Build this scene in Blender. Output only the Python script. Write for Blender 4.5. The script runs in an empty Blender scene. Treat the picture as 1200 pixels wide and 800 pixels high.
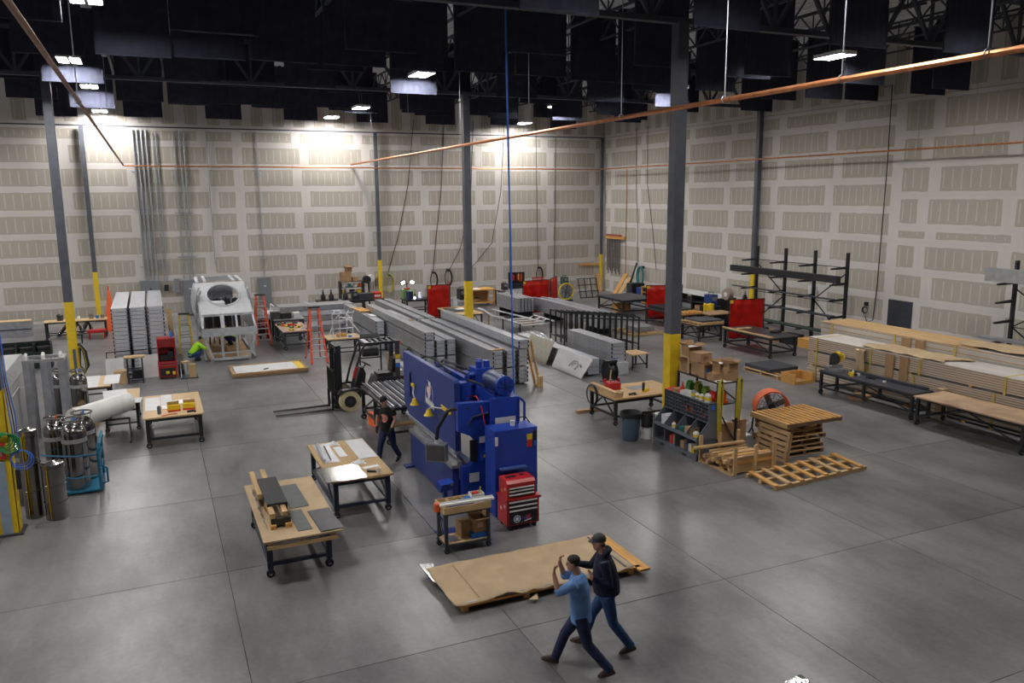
import bpy, bmesh, math, random
from mathutils import Vector, Matrix, Quaternion
random.seed(7)
S = bpy.context.scene
COL = S.collection
R = math.radians

# ------------------------------------------------------------------ camera
CAM_H = 6.7
F_PX, PITCH, YAW, ROLL = 948.0, R(10.18), R(23.87), R(-0.45)
cy, sy, cp, sp = math.cos(YAW), math.sin(YAW), math.cos(PITCH), math.sin(PITCH)
fwd = Vector((sy*cp, cy*cp, -sp)); rgt = Vector((cy, -sy, 0)); upv = rgt.cross(fwd)
r2 = rgt*math.cos(ROLL) + upv*math.sin(ROLL); u2 = upv*math.cos(ROLL) - rgt*math.sin(ROLL)
cam_d = bpy.data.cameras.new('camera'); cam = bpy.data.objects.new('camera', cam_d); COL.objects.link(cam)
cam.matrix_world = Matrix(((r2.x, u2.x, -fwd.x, 0), (r2.y, u2.y, -fwd.y, 0), (r2.z, u2.z, -fwd.z, CAM_H), (0, 0, 0, 1)))
cam_d.sensor_width = 36.0; cam_d.lens = F_PX/1200*36.0; cam_d.clip_end = 300
S.camera = cam
# ------------------------------------------------------------------ world, exposure
w = bpy.data.worlds.new('world'); S.world = w; w.use_nodes = True
w.node_tree.nodes['Background'].inputs[0].default_value = (.05, .055, .06, 1)
w.node_tree.nodes['Background'].inputs[1].default_value = .5
S.view_settings.view_transform = 'Standard'; S.view_settings.look = 'None'
S.view_settings.gamma = 1; S.view_settings.use_curve_mapping = False
S.view_settings.exposure = 0.0
LAMP_STRENGTH = 300.0

# ------------------------------------------------------------------ helpers
def V(*a): return Vector(a)
class MB:
    """collects shapes, links them as one mesh object"""
    def __init__(s): s.v = []; s.f = []; s.m = []; s.k = 0
    def mi(s, k): s.k = k; return s
    def add(s, vs, fs):
        b = len(s.v); s.v += [tuple(v) for v in vs]; s.f += [tuple(b+i for i in f) for f in fs]; s.m += [s.k]*len(fs); return s
    def box(s, x0, x1, y0, y1, z0, z1):
        return s.add([(x0,y0,z0),(x1,y0,z0),(x1,y1,z0),(x0,y1,z0),(x0,y0,z1),(x1,y0,z1),(x1,y1,z1),(x0,y1,z1)],
                     [(0,3,2,1),(4,5,6,7),(0,1,5,4),(1,2,6,5),(2,3,7,6),(3,0,4,7)])
    def cb(s, x, y, z, sx, sy, sz, rz=0, rx=0, ry=0):
        """box by centre, size and rotation"""
        m = Matrix.Rotation(rz,3,'Z') @ Matrix.Rotation(ry,3,'Y') @ Matrix.Rotation(rx,3,'X')
        o = Vector((x,y,z)); vs = []
        for dz in (-.5,.5):
            for dx,dy in ((-.5,-.5),(.5,-.5),(.5,.5),(-.5,.5)):
                vs.append(o + m @ Vector((dx*sx,dy*sy,dz*sz)))
        return s.add(vs, [(0,3,2,1),(4,5,6,7),(0,1,5,4),(1,2,6,5),(2,3,7,6),(3,0,4,7)])
    def bar(s, p0, p1, w, h=None, up=(0,0,1)):
        p0 = Vector(p0); p1 = Vector(p1); h = h or w
        d = (p1-p0).normalized(); u = Vector(up)
        if abs(d.dot(u)) > .98: u = Vector((1,0,0))
        a = d.cross(u).normalized(); b = a.cross(d)
        vs = []
        for p in (p0,p1):
            for i,j in ((-1,-1),(1,-1),(1,1),(-1,1)): vs.append(p + a*(i*w/2) + b*(j*h/2))
        return s.add(vs, [(0,3,2,1),(4,5,6,7),(0,1,5,4),(1,2,6,5),(2,3,7,6),(3,0,4,7)])
    def cyl(s, p0, p1, r, r2=None, n=12, caps=True):
        p0 = Vector(p0); p1 = Vector(p1); r2 = r if r2 is None else r2
        d = (p1-p0).normalized(); u = Vector((0,0,1)) if abs(d.z) < .95 else Vector((1,0,0))
        a = d.cross(u).normalized(); b = a.cross(d); vs = []
        for p,q in ((p0,r),(p1,r2)):
            for i in range(n):
                t = 2*math.pi*i/n; vs.append(p + a*(q*math.cos(t)) - b*(q*math.sin(t)))
        fs = [(i,n+i,n+(i+1)%n,(i+1)%n)[::-1] for i in range(n)]
        if caps: fs += [tuple(range(n))[::-1], tuple(range(n,2*n))]
        return s.add(vs, fs)
    def tube(s, pts, r, n=8, closed=False):
        pts = [Vector(p) for p in pts]; N = len(pts); vs = []; a = None
        for i,p in enumerate(pts):
            q0 = pts[(i-1)%N] if (i > 0 or closed) else p; q1 = pts[(i+1)%N] if (i < N-1 or closed) else p
            d = (q1-q0).normalized()
            if a is None:
                u = Vector((0,0,1)) if abs(d.z) < .9 else Vector((1,0,0)); a = d.cross(u).normalized()
            else:
                a = (a - d*a.dot(d)).normalized()
            b = d.cross(a)
            rr = r[i] if isinstance(r,(list,tuple)) else r
            for k in range(n):
                t = 2*math.pi*k/n; vs.append(p + a*(rr*math.cos(t)) + b*(rr*math.sin(t)))
        fs = []
        for i in range(N if closed else N-1):
            j = (i+1)%N
            for k in range(n): fs.append((i*n+k, i*n+(k+1)%n, j*n+(k+1)%n, j*n+k))
        if not closed: fs += [tuple(range(n))[::-1], tuple(range((N-1)*n, N*n))]
        return s.add(vs, fs)
    def lathe(s, prof, n=16, c=(0,0,0)):
        """prof = [(r,z)...] turned about the vertical through c"""
        vs = []; P = len(prof)
        for k in range(n):
            t = 2*math.pi*k/n
            for r,z in prof: vs.append((c[0]+r*math.cos(t), c[1]+r*math.sin(t), c[2]+z))
        fs = []
        for k in range(n):
            j = (k+1)%n
            for i in range(P-1): fs.append((k*P+i, j*P+i, j*P+i+1, k*P+i+1))
        if prof[0][0] > 1e-4: fs.append(tuple(k*P for k in range(n))[::-1])
        if prof[-1][0] > 1e-4: fs.append(tuple(k*P+P-1 for k in range(n)))
        return s.add(vs, fs)
    def prism(s, poly, axis, a, b):
        """polygon in the two other axes, extruded along axis from a to b"""
        def mk(p,t): return {'x':(t,p[0],p[1]),'y':(p[0],t,p[1]),'z':(p[0],p[1],t)}[axis]
        n = len(poly); vs = [mk(p,a) for p in poly]+[mk(p,b) for p in poly]
        fs = [tuple(range(n))[::-1], tuple(range(n,2*n))]+[(i,(i+1)%n,n+(i+1)%n,n+i) for i in range(n)]
        return s.add(vs, fs)
    def torus(s, c, r, t, axis='z', n=24, m=8, arc=1.0):
        pts = []
        for i in range(n if arc >= 1 else n+1):
            q = 2*math.pi*i/n*arc
            a,b = r*math.cos(q), r*math.sin(q)
            pts.append({'z':(c[0]+a,c[1]+b,c[2]),'y':(c[0]+a,c[1],c[2]+b),'x':(c[0],c[1]+a,c[2]+b)}[axis])
        return s.tube(pts, t, m, closed=arc >= 1)
    def sheet(s, fn, nu, nv):
        vs = [fn(i/nu, j/nv) for j in range(nv+1) for i in range(nu+1)]
        fs = [(j*(nu+1)+i, j*(nu+1)+i+1, (j+1)*(nu+1)+i+1, (j+1)*(nu+1)+i) for j in range(nv) for i in range(nu)]
        return s.add(vs, fs)
    def mesh(s, name, mats):
        me = bpy.data.meshes.new(name); me.from_pydata(s.v, [], s.f)
        for m in (mats if isinstance(mats,(list,tuple)) else [mats]): me.materials.append(m)
        if any(s.m): me.polygons.foreach_set('material_index', s.m)
        bm = bmesh.new(); bm.from_mesh(me); bmesh.ops.recalc_face_normals(bm, faces=bm.faces); bm.to_mesh(me); bm.free()
        me.polygons.foreach_set('use_smooth', [True]*len(me.polygons)); me.set_sharp_from_angle(angle=R(38))
        return me
    def build(s, name, mats, parent=None, world=True, label=None):
        """world: vertices are world coordinates, moved into the parent's frame"""
        me = s.mesh(name, mats); o = bpy.data.objects.new(name, me); COL.objects.link(o)
        if parent is not None:
            o.parent = parent
            if world: me.transform(ORI[parent.name])
            ORI[o.name] = ORI.get(parent.name, Matrix())
        if label: o['label'] = label
        return o
ORI = {}
def thing(name, label, cat, loc=(0,0,0), rz=0, group=None):
    o = bpy.data.objects.new(name, None); COL.objects.link(o); o.empty_display_size = .2
    o.location = loc; o.rotation_euler = (0,0,rz); o['label'] = label; o['category'] = cat
    if group: o['group'] = group
    ORI[o.name] = (Matrix.Translation(loc) @ Matrix.Rotation(rz,4,'Z')).inverted()
    return o
def tag(o, label, cat, group=None):
    o['label'] = label; o['category'] = cat
    if group: o['group'] = group
    return o
def one(mb, name, mats, label, cat, group=None):
    """a thing that is one mesh: origin at its base"""
    xs = [v[0] for v in mb.v]; ys = [v[1] for v in mb.v]; zs = [v[2] for v in mb.v]
    c = Vector(((min(xs)+max(xs))/2, (min(ys)+max(ys))/2, min(zs)))
    me = mb.mesh(name, mats); me.transform(Matrix.Translation(-c))
    o = bpy.data.objects.new(name, me); COL.objects.link(o); o.location = c
    return tag(o, label, cat, group)
def struct(mb, name, mats, label=None):
    o = mb.build(name, mats); o['kind'] = 'structure'
    if label: o['label'] = label
    return o
KIDS = {}
def tree(o): return [(c, tree(c)) for c in COL.objects if c.parent == o]
def dup(root, loc, rz=0, label=None, group=None, kids=None):
    kids = kids if kids is not None else tree(root)
    r = root.copy(); COL.objects.link(r); r.location = loc; r.rotation_euler = (0,0,rz)
    if label: r['label'] = label
    if group: r['group'] = group
    def rec(ks, p):
        for c,g in ks:
            d = c.copy(); COL.objects.link(d); d.parent = p; rec(g, d)
    rec(kids, r); return r

# ------------------------------------------------------------------ materials
MATS = {}
def mat(name, rgb, rough=.6, metal=0., var=.12, scale=6., bump=0., stretch=None, spec=.5, detail=4):
    """a plain material with a little procedural mottling"""
    if name in MATS: return MATS[name]
    m = bpy.data.materials.new(name); m.use_nodes = True; nt = m.node_tree; N = nt.nodes; L = nt.links
    b = N['Principled BSDF']; b.inputs['Roughness'].default_value = rough; b.inputs['Metallic'].default_value = metal
    b.inputs['Specular IOR Level'].default_value = spec
    tc = N.new('ShaderNodeTexCoord'); mp = N.new('ShaderNodeMapping'); nz = N.new('ShaderNodeTexNoise')
    mp.inputs['Scale'].default_value = stretch or (1,1,1)
    nz.inputs['Scale'].default_value = scale; nz.inputs['Detail'].default_value = detail
    rp = N.new('ShaderNodeValToRGB')
    lo = [max(0,c*(1-var)) for c in rgb]; hi = [min(1,c*(1+var)) for c in rgb]
    rp.color_ramp.elements[0].position = .3; rp.color_ramp.elements[1].position = .7
    rp.color_ramp.elements[0].color = (*lo,1); rp.color_ramp.elements[1].color = (*hi,1)
    L.new(tc.outputs['Object'], mp.inputs[0]); L.new(mp.outputs[0], nz.inputs['Vector'])
    L.new(nz.outputs['Fac'], rp.inputs[0]); L.new(rp.outputs[0], b.inputs['Base Color'])
    if bump:
        bp = N.new('ShaderNodeBump'); bp.inputs['Strength'].default_value = bump; bp.inputs['Distance'].default_value = .02
        L.new(nz.outputs['Fac'], bp.inputs['Height']); L.new(bp.outputs[0], b.inputs['Normal'])
    MATS[name] = m; return m
def wood(name, rgb, axis=0, var=.22):
    st = [9,9,9]; st[axis] = .7
    return mat(name, rgb, .65, 0, var, 2.2, .1, st)
def emit(name, rgb, k):
    m = bpy.data.materials.new(name); m.use_nodes = True; N = m.node_tree.nodes
    b = N['Principled BSDF']; b.inputs['Base Color'].default_value = (.8,.8,.8,1)
    b.inputs['Emission Color'].default_value = (*rgb,1); b.inputs['Emission Strength'].default_value = k
    MATS[name] = m; return m

STEEL_BLK = mat('black_steel', (.022,.023,.027), .5, .3)
STEEL_DK = mat('dark_steel', (.055,.06,.075), .45, .4)
STEEL_COL = mat('grey_column_paint', (.075,.082,.102), .5, 0, .15, 3)
YELLOW = mat('safety_yellow', (.72,.50,.015), .5, 0, .1, 4)
ALU = mat('mill_aluminium', (.46,.47,.495), .38, .75, .12, 5)
ALU_D = mat('dull_aluminium', (.36,.37,.40), .45, .6, .15, 5)
ALU_L = mat('pale_aluminium', (.66,.68,.72), .45, .35, .1, 9)
STAIN = mat('stainless', (.40,.39,.375), .15, 1., .12, 7, 0, (1,1,.15))
SHEET = mat('sheet_steel', (.42,.43,.45), .32, .85, .12, 3)
SHEET_D = mat('dark_sheet_steel', (.10,.10,.11), .38, .75, .2, 3)
DEWAR = mat('dewar_steel', (.25,.24,.23), .17, 1., .15, 7, 0, (1,1,.15))
GALV = mat('galvanised', (.36,.38,.41), .45, .6, .15, 8)
GREYBOX = mat('grey_enamel', (.20,.215,.23), .5, 0, .08)
COPPER = mat('copper', (.62,.25,.11), .35, .8, .2, 5)
COPPER_UNLIT = mat('unlit_copper', (.26,.125,.08), .5, .5, .2, 5)  # shaded copy of the copper: missing light put into the colour
BLUE = mat('machine_blue', (.012,.048,.35), .4, 0, .12, 4)
BLUE_D = mat('machine_blue_dark', (.012,.030,.185), .45, 0, .12, 4)
TEAL = mat('teal_paint', (.008,.14,.25), .5, 0, .12)
RED = mat('tool_red', (.42,.012,.018), .35, 0, .1)
RED_D = mat('signal_red', (.60,.03,.015), .5)
ORANGE = mat('orange_paint', (.78,.12,.02), .5, 0, .12)
ORANGE_R = mat('ladder_orange', (.75,.085,.03), .5)
GREEN = mat('green_paint', (.05,.22,.03), .55)
WHITE = mat('white_paint', (.75,.75,.75), .5, 0, .05)
WHITE_P = mat('white_plastic', (.72,.72,.70), .4, 0, .06)
OFFW = mat('offwhite_sheet', (.62,.62,.63), .5, 0, .08, 3)
BLK = mat('black_plastic', (.012,.012,.014), .5)
RUB = mat('rubber', (.018,.018,.02), .75, 0, .2)
CREAM = mat('cream_tyre', (.55,.48,.28), .7, 0, .15)
GREYP = mat('bin_grey', (.11,.125,.15), .5, 0, .1)
SLATE = mat('slate_plastic', (.075,.11,.155), .45, 0, .08)
PINE = wood('pine', (.52,.34,.16)); PINE_Y = wood('pine_y', (.52,.34,.16), 1); PINE_Z = wood('pine_z', (.50,.33,.16), 2)
OAK = wood('weathered_board', (.36,.23,.12)); OAK_Y = wood('weathered_board_y', (.38,.25,.13), 1)
ORPINE = wood('orange_pine', (.60,.31,.08)); ORPINE_Y = wood('orange_pine_y', (.60,.31,.08), 1)
PLY = mat('plywood', (.55,.39,.21), .6, 0, .1, 5, 0, (1,4,1))
OSB = mat('particle_board', (.46,.31,.15), .7, 0, .35, 40)
CARD = mat('cardboard', (.37,.225,.115), .8, 0, .12, 4)
CARD_D = mat('cardboard_inside', (.22,.13,.065), .85, 0, .12, 4)
KRAFT = mat('kraft_paper', (.46,.335,.20), .75, 0, .1, 2.5, .15)
PAPER = mat('paper', (.8,.8,.8), .7, 0, .04)
SKIN = mat('skin', (.50,.27,.18), .55, 0, .08)
DENIM = mat('denim', (.022,.06,.17), .85, 0, .25, 14, .2); DENIM_D = mat('dark_denim', (.012,.022,.07), .85, 0, .25, 14, .2)
SHIRT_B = mat('blue_shirt', (.14,.29,.60), .8, 0, .15, 9, .2)
NAVY = mat('navy_fleece', (.008,.011,.035), .9, 0, .2, 14, .2)
TEE = mat('black_tee', (.008,.008,.010), .9, 0, .2, 14, .2)
HIVIS = mat('hivis_yellow', (.42,.86,.02), .7, 0, .12, 9)
HAIR = mat('dark_hair', (.02,.013,.009), .7, 0, .3, 40)
LEATHER = mat('brown_leather', (.05,.028,.018), .6)
GLOVE = mat('dark_glove', (.03,.03,.04), .8)
CAPM = mat('grey_cap', (.045,.045,.045), .85)
NAVYB = mat('baffle_fabric', (.020,.023,.042), .9, 0, .25, 3, .3)
BAFEDGE = mat('baffle_seam', (.035,.040,.065), .9)
YHOSE = mat('yellow_hose', (.42,.36,.02), .5); BHOSE = mat('blue_hose', (.02,.14,.62), .4); GHOSE = mat('green_hose', (.01,.25,.06), .5)
DECK = mat('roof_deck', (.78,.82,.86), .6, 0, .1, 3)
TRUSS = mat('truss_paint', (.045,.052,.068), .6)
HOSE_T = mat('teal_coil', (.03,.20,.20), .6)

def floor_mat():
    m = bpy.data.materials.new('sealed_concrete'); m.use_nodes = True; nt = m.node_tree; N = nt.nodes; L = nt.links
    b = N['Principled BSDF']; g = N.new('ShaderNodeNewGeometry'); oi = N.new('ShaderNodeObjectInfo')
    def noise(sc, det=6, st=None):
        n = N.new('ShaderNodeTexNoise'); n.inputs['Scale'].default_value = sc; n.inputs['Detail'].default_value = det
        if st:
            mp = N.new('ShaderNodeMapping'); mp.inputs['Scale'].default_value = st
            L.new(g.outputs['Position'], mp.inputs[0]); L.new(mp.outputs[0], n.inputs['Vector'])
        else: L.new(g.outputs['Position'], n.inputs['Vector'])
        return n
    n1 = noise(.35, 8); n2 = noise(1.3, 7, (.6,1,1)); n3 = noise(12, 3)
    def mul(a, k, c=0):
        x = N.new('ShaderNodeMath'); x.operation = 'MULTIPLY_ADD'; L.new(a, x.inputs[0]); x.inputs[1].default_value = k; x.inputs[2].default_value = c; return x.outputs[0]
    def addv(a, c):
        x = N.new('ShaderNodeMath'); x.operation = 'ADD'; L.new(a, x.inputs[0]); L.new(c, x.inputs[1]); return x.outputs[0]
    n4 = noise(.9, 9, (1.0,.35,1)); n4.inputs['Roughness'].default_value = .68
    t = addv(addv(mul(n1.outputs['Fac'], .50), mul(n4.outputs['Fac'], .60)), addv(mul(n3.outputs['Fac'], .12), mul(oi.outputs['Random'], .08, -.12)))
    rp = N.new('ShaderNodeValToRGB'); e = rp.color_ramp.elements
    e[0].position = .36; e[0].color = (.066,.065,.070,1); e[1].position = .68; e[1].color = (.225,.221,.224,1)
    L.new(t, rp.inputs[0]); L.new(rp.outputs[0], b.inputs['Base Color'])
    rr = N.new('ShaderNodeMapRange'); rr.inputs['From Min'].default_value = .3; rr.inputs['From Max'].default_value = .75
    rr.inputs['To Min'].default_value = .42; rr.inputs['To Max'].default_value = .27
    L.new(addv(mul(n1.outputs['Fac'], .5), mul(n2.outputs['Fac'], .5)), rr.inputs['Value']); L.new(rr.outputs[0], b.inputs['Roughness'])
    b.inputs['Specular IOR Level'].default_value = .55
    bp = N.new('ShaderNodeBump'); bp.inputs['Strength'].default_value = .12; bp.inputs['Distance'].default_value = .02
    L.new(n2.outputs['Fac'], bp.inputs['Height']); L.new(bp.outputs[0], b.inputs['Normal'])
    return m
CONCRETE = floor_mat()
def board_mat():
    """bare gypsum paper, joint compound over the edges, screw lines every 0.41 m"""
    m = bpy.data.materials.new('taped_drywall'); m.use_nodes = True; nt = m.node_tree; N = nt.nodes; L = nt.links
    b = N['Principled BSDF']; b.inputs['Roughness'].default_value = .85; b.inputs['Specular IOR Level'].default_value = .2
    u1 = N.new('ShaderNodeUVMap'); u1.uv_map = 'lo'; u2_ = N.new('ShaderNodeUVMap'); u2_.uv_map = 'hi'
    s1 = N.new('ShaderNodeSeparateXYZ'); s2 = N.new('ShaderNodeSeparateXYZ'); L.new(u1.outputs[0], s1.inputs[0]); L.new(u2_.outputs[0], s2.inputs[0])
    g = N.new('ShaderNodeNewGeometry'); nz = N.new('ShaderNodeTexNoise'); nz.inputs['Scale'].default_value = 2.2; nz.inputs['Detail'].default_value = 5
    L.new(g.outputs['Position'], nz.inputs['Vector'])
    def M(op, a, c=None):
        x = N.new('ShaderNodeMath'); x.operation = op
        for i,q in enumerate((a,c)):
            if q is None: continue
            if isinstance(q,(int,float)): x.inputs[i].default_value = q
            else: L.new(q, x.inputs[i])
        return x.outputs[0]
    jit = M('MULTIPLY', M('SUBTRACT', nz.outputs['Fac'], .5), .10)
    ex = M('ADD', M('MINIMUM', s1.outputs[0], s2.outputs[0]), jit)
    ez = M('ADD', M('MINIMUM', s1.outputs[1], s2.outputs[1]), jit)
    inx = M('GREATER_THAN', ex, .27); inz = M('GREATER_THAN', ez, .16)
    paper = M('MULTIPLY', inx, inz)
    fr = M('FRACT', M('DIVIDE', M('ADD', s1.outputs[0], .2), .406))
    line = M('LESS_THAN', M('ABSOLUTE', M('SUBTRACT', fr, .5)), .075)
    nz2 = N.new('ShaderNodeTexNoise'); nz2.inputs['Scale'].default_value = 3.7; L.new(g.outputs['Position'], nz2.inputs['Vector'])
    zin = M('GREATER_THAN', M('ADD', ez, M('MULTIPLY', M('SUBTRACT', nz2.outputs['Fac'], .5), .35)), .27)
    line = M('MULTIPLY', M('MULTIPLY', line, zin), .55)
    fac = M('MULTIPLY', paper, M('SUBTRACT', 1., line))
    mx = N.new('ShaderNodeMix'); mx.data_type = 'RGBA'; L.new(fac, mx.inputs[0])
    mx.inputs[6].default_value = (.575,.553,.53,1); mx.inputs[7].default_value = (.40,.37,.318,1)
    nz3 = N.new('ShaderNodeTexNoise'); nz3.inputs['Scale'].default_value = .5; nz3.inputs['Detail'].default_value = 4; L.new(g.outputs['Position'], nz3.inputs['Vector'])
    mr = N.new('ShaderNodeMapRange'); mr.inputs['To Min'].default_value = .90; mr.inputs['To Max'].default_value = 1.08; L.new(nz3.outputs['Fac'], mr.inputs['Value'])
    sc = N.new('ShaderNodeVectorMath'); sc.operation = 'SCALE'; L.new(mx.outputs[2], sc.inputs[0]); L.new(mr.outputs[0], sc.inputs['Scale'])
    L.new(sc.outputs[0], b.inputs['Base Color'])
    return m
BOARD = board_mat()
def curtain_mat():
    m = bpy.data.materials.new('red_welding_vinyl'); m.use_nodes = True; nt = m.node_tree; N = nt.nodes; L = nt.links
    b = N['Principled BSDF']; b.inputs['Roughness'].default_value = .3
    nz = N.new('ShaderNodeTexNoise'); nz.inputs['Scale'].default_value = 2.5; nz.inputs['Detail'].default_value = 3
    tc = N.new('ShaderNodeTexCoord'); L.new(tc.outputs['Object'], nz.inputs['Vector'])
    rp = N.new('ShaderNodeValToRGB'); rp.color_ramp.elements[0].position = .35; rp.color_ramp.elements[1].position = .7
    rp.color_ramp.elements[0].color = (.30,.008,.005,1); rp.color_ramp.elements[1].color = (.68,.022,.012,1)
    L.new(nz.outputs['Fac'], rp.inputs[0]); L.new(rp.outputs[0], b.inputs['Base Color'])
    tr = N.new('ShaderNodeBsdfTranslucent'); tr.inputs[0].default_value = (.9,.04,.02,1)
    mx = N.new('ShaderNodeMixShader'); mx.inputs[0].default_value = .35
    L.new(b.outputs[0], mx.inputs[1]); L.new(tr.outputs[0], mx.inputs[2]); L.new(mx.outputs[0], N['Material Output'].inputs[0])
    return m
CURTAIN = curtain_mat()
LAMP = emit('lamp_tubes', (1.0,.97,.94), LAMP_STRENGTH)
# ================================================================== the hall
XW, YW, XL, YF, ZC = 29.5, 50.5, -20.0, -7.0, 13.3
# floor: concrete slabs with saw-cut joints
fl = struct(MB().box(XL,XW,YF,YW,-.25,-.02), 'floor', mat('joint_filler', (.045,.045,.05), .9), 'grey sealed concrete floor cut into square slabs')
PX, PY, X0J, Y0J = 4.005, 4.03, .81-4.005*6, 10.70-4.03*5
slab_cache = {}
def slab(x0, x1, y0, y1):
    k = (round(x1-x0,2), round(y1-y0,2))
    if k not in slab_cache:
        slab_cache[k] = MB().box(0,x1-x0,0,y1-y0,-.02,0).mesh('slab', CONCRETE)
    o = bpy.data.objects.new('slab', slab_cache[k]); COL.objects.link(o); o.location = (x0,y0,0); o.parent = fl
xs = [XL] + [X0J+PX*i for i in range(40) if XL+.2 < X0J+PX*i < XW-.2] + [XW]
ys = [YF] + [Y0J+PY*i for i in range(40) if YF+.2 < Y0J+PY*i < YW-.2] + [YW]
for i in range(len(xs)-1):
    for j in range(len(ys)-1): slab(xs[i]+.006, xs[i+1]-.006, ys[j]+.006, ys[j+1]-.006)
# walls, each faced with taped drywall boards
WALLM = mat('wall_backing', (.35,.34,.32), .9)
wb = struct(MB().box(XL,XW+.3,YW,YW+.3,0,ZC), 'wall_back', WALLM, 'tall back wall of taped unpainted drywall boards')
wr = struct(MB().box(XW,XW+.3,YF,YW,0,ZC), 'wall_right', WALLM, 'tall right wall of taped unpainted drywall boards')
struct(MB().box(XL-.3,XL,YF,YW+.3,0,ZC), 'wall_left', mat('wall_plain', (.5,.49,.47), .9))
struct(MB().box(XL-.3,XW+.3,YF-.3,YF,0,ZC), 'wall_front', MATS['wall_plain'])
bcache = {}
def board(parent, along, u0, u1, z0, z1, off):
    L_, h = round(u1-u0-.004,3), round(z1-z0-.004,3)
    key = (L_,h)
    if key not in bcache:
        me = bpy.data.meshes.new('drywall_board')
        t = .012
        me.from_pydata([(0,0,0),(L_,0,0),(L_,0,h),(0,0,h),(0,t,0),(L_,t,0),(L_,t,h),(0,t,h)], [], [(0,1,2,3),(4,7,6,5),(0,4,5,1),(1,5,6,2),(2,6,7,3),(3,7,4,0)])
        a = me.uv_layers.new(name='lo'); b = me.uv_layers.new(name='hi')
        for lp in me.loops:
            v = me.vertices[lp.vertex_index].co
            a.data[lp.index].uv = (v.x, v.z); b.data[lp.index].uv = (L_-v.x, h-v.z)
        me.materials.append(BOARD); bcache[key] = me
    o = bpy.data.objects.new('drywall_board', bcache[key]); COL.objects.link(o); o.parent = parent
    if along == 'x': o.location = (u0+.002, YW-.012, z0+.002)
    else: o.location = (XW-.012, u1-.002, z0+.002); o.rotation_euler = (0,0,-math.pi/2)
def board_wall(parent, along, lo, hi, ctrl, zrows, first, L_=3.75):
    """rows of long boards, running bond, cut at the control joints"""
    segs = sorted([lo,hi]+[c for c in ctrl if lo < c < hi])
    for s0,s1 in zip(segs[:-1], segs[1:]):
        for r,(z0,z1) in enumerate(zrows):
            u = s0; k = first+(0 if r%2 == 0 else .45)
            cuts = [s0]
            while True:
                u = cuts[-1] + (k if len(cuts) == 1 else L_)
                if u > s1-.35: break
                cuts.append(u)
            cuts.append(s1)
            for a,b in zip(cuts[:-1], cuts[1:]): board(parent, along, a, b, z0, z1, 0)
zr = [0,.96]+[.96+1.256*i for i in range(1,8)]+[10.62]
rows = list(zip(zr[:-1], zr[1:]))
board_wall(wb, 'x', -16, XW-.05, [-11.5,4.99,21.48], rows, 3.35)
board_wall(wr, 'y', 25.65, YW-.05, [42.1], rows, 3.35)
zs2 = (0,.92,2.16,3.40,4.65,5.27,6.6,7.9,9.1,10.62)
board_wall(wr, 'y', 6, 25.65, [9.2], list(zip(zs2[:-1],zs2[1:])), 3.35)
for i in range(38):                                    # standing boards above the seam
    board(wb, 'x', -16+1.2*i, -16+1.2*(i+1), 10.66, ZC-.05, 0)
    if i < 37: board(wr, 'y', 6+1.2*i, 6+1.2*(i+1), 10.66, ZC-.05, 0)
struct(MB().box(-16,XW-.05,YW-.03,YW-.008,10.60,10.67), 'trim_1', STEEL_DK, 'dark seam strip across the back wall')
# roof: corrugated deck on joists and girders
def deck():
    b = MB(); n = int((XW-XL)/.3)
    for i in range(n):
        x = XL+.3*i; b.box(x,x+.18,YF,YW,ZC-.06,ZC-.02)
    b.box(XL-.3,XW+.3,YF-.3,YW+.3,ZC-.02,ZC+.1)
    return b
struct(deck(), 'ceiling', DECK, 'pale ribbed steel roof deck')
def truss_meshes(Ln, z0, z1, wdt, step, c):
    t = MB().box(0,Ln,-wdt/2,wdt/2,z1-c,z1).mesh('top_chord', TRUSS)
    b = MB().box(0,Ln,-wdt/2,wdt/2,z0,z0+c).mesh('bottom_chord', TRUSS)
    wbm = MB(); n = int(round(Ln/step))
    for i in range(n):
        a = Ln*i/n; e = Ln*(i+1)/n; m = (a+e)/2
        wbm.bar((a,0,z1-c/2),(m,0,z0+c/2), wdt*.45); wbm.bar((m,0,z0+c/2),(e,0,z1-c/2), wdt*.45)
        wbm.bar((m,0,z0+c/2),(m,0,z1-c/2), wdt*.35)
    return t, b, wbm.mesh('web', TRUSS)
def truss(ms, name, label, loc, rz, group):
    o = thing(name, label, 'truss', loc, rz, group)
    for nm,me in zip(('top_chord','bottom_chord','web'), ms):
        c = bpy.data.objects.new(nm, me); COL.objects.link(c); c.parent = o
gm = truss_meshes(16.0, 11.05, 12.75, .22, 1.9, .14)
for y,where in ((2.4,'over the near floor'),(18.4,'over the blue machine'),(34.3,'over the middle of the hall')):
    for x in (-19,-3,13):
        truss(gm, 'roof_girder', 'deep dark steel roof girder spanning between columns '+where, (x+.1,y,0), 0, 'girders '+where)
jm = truss_meshes(15.8, 12.3, 12.98, .1, 1.3, .06)
for y,where in ((2.5,'in the near bay'),(18.5,'in the middle bay'),(34.4,'in the bay by the back wall')):
    for i in range(23):
        x = -17.6+2.08*i
        if x < 29: truss(jm, 'roof_joist', 'slender dark open web roof joist '+where, (x,y,0), math.pi/2, 'roof joists '+where)
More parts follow.
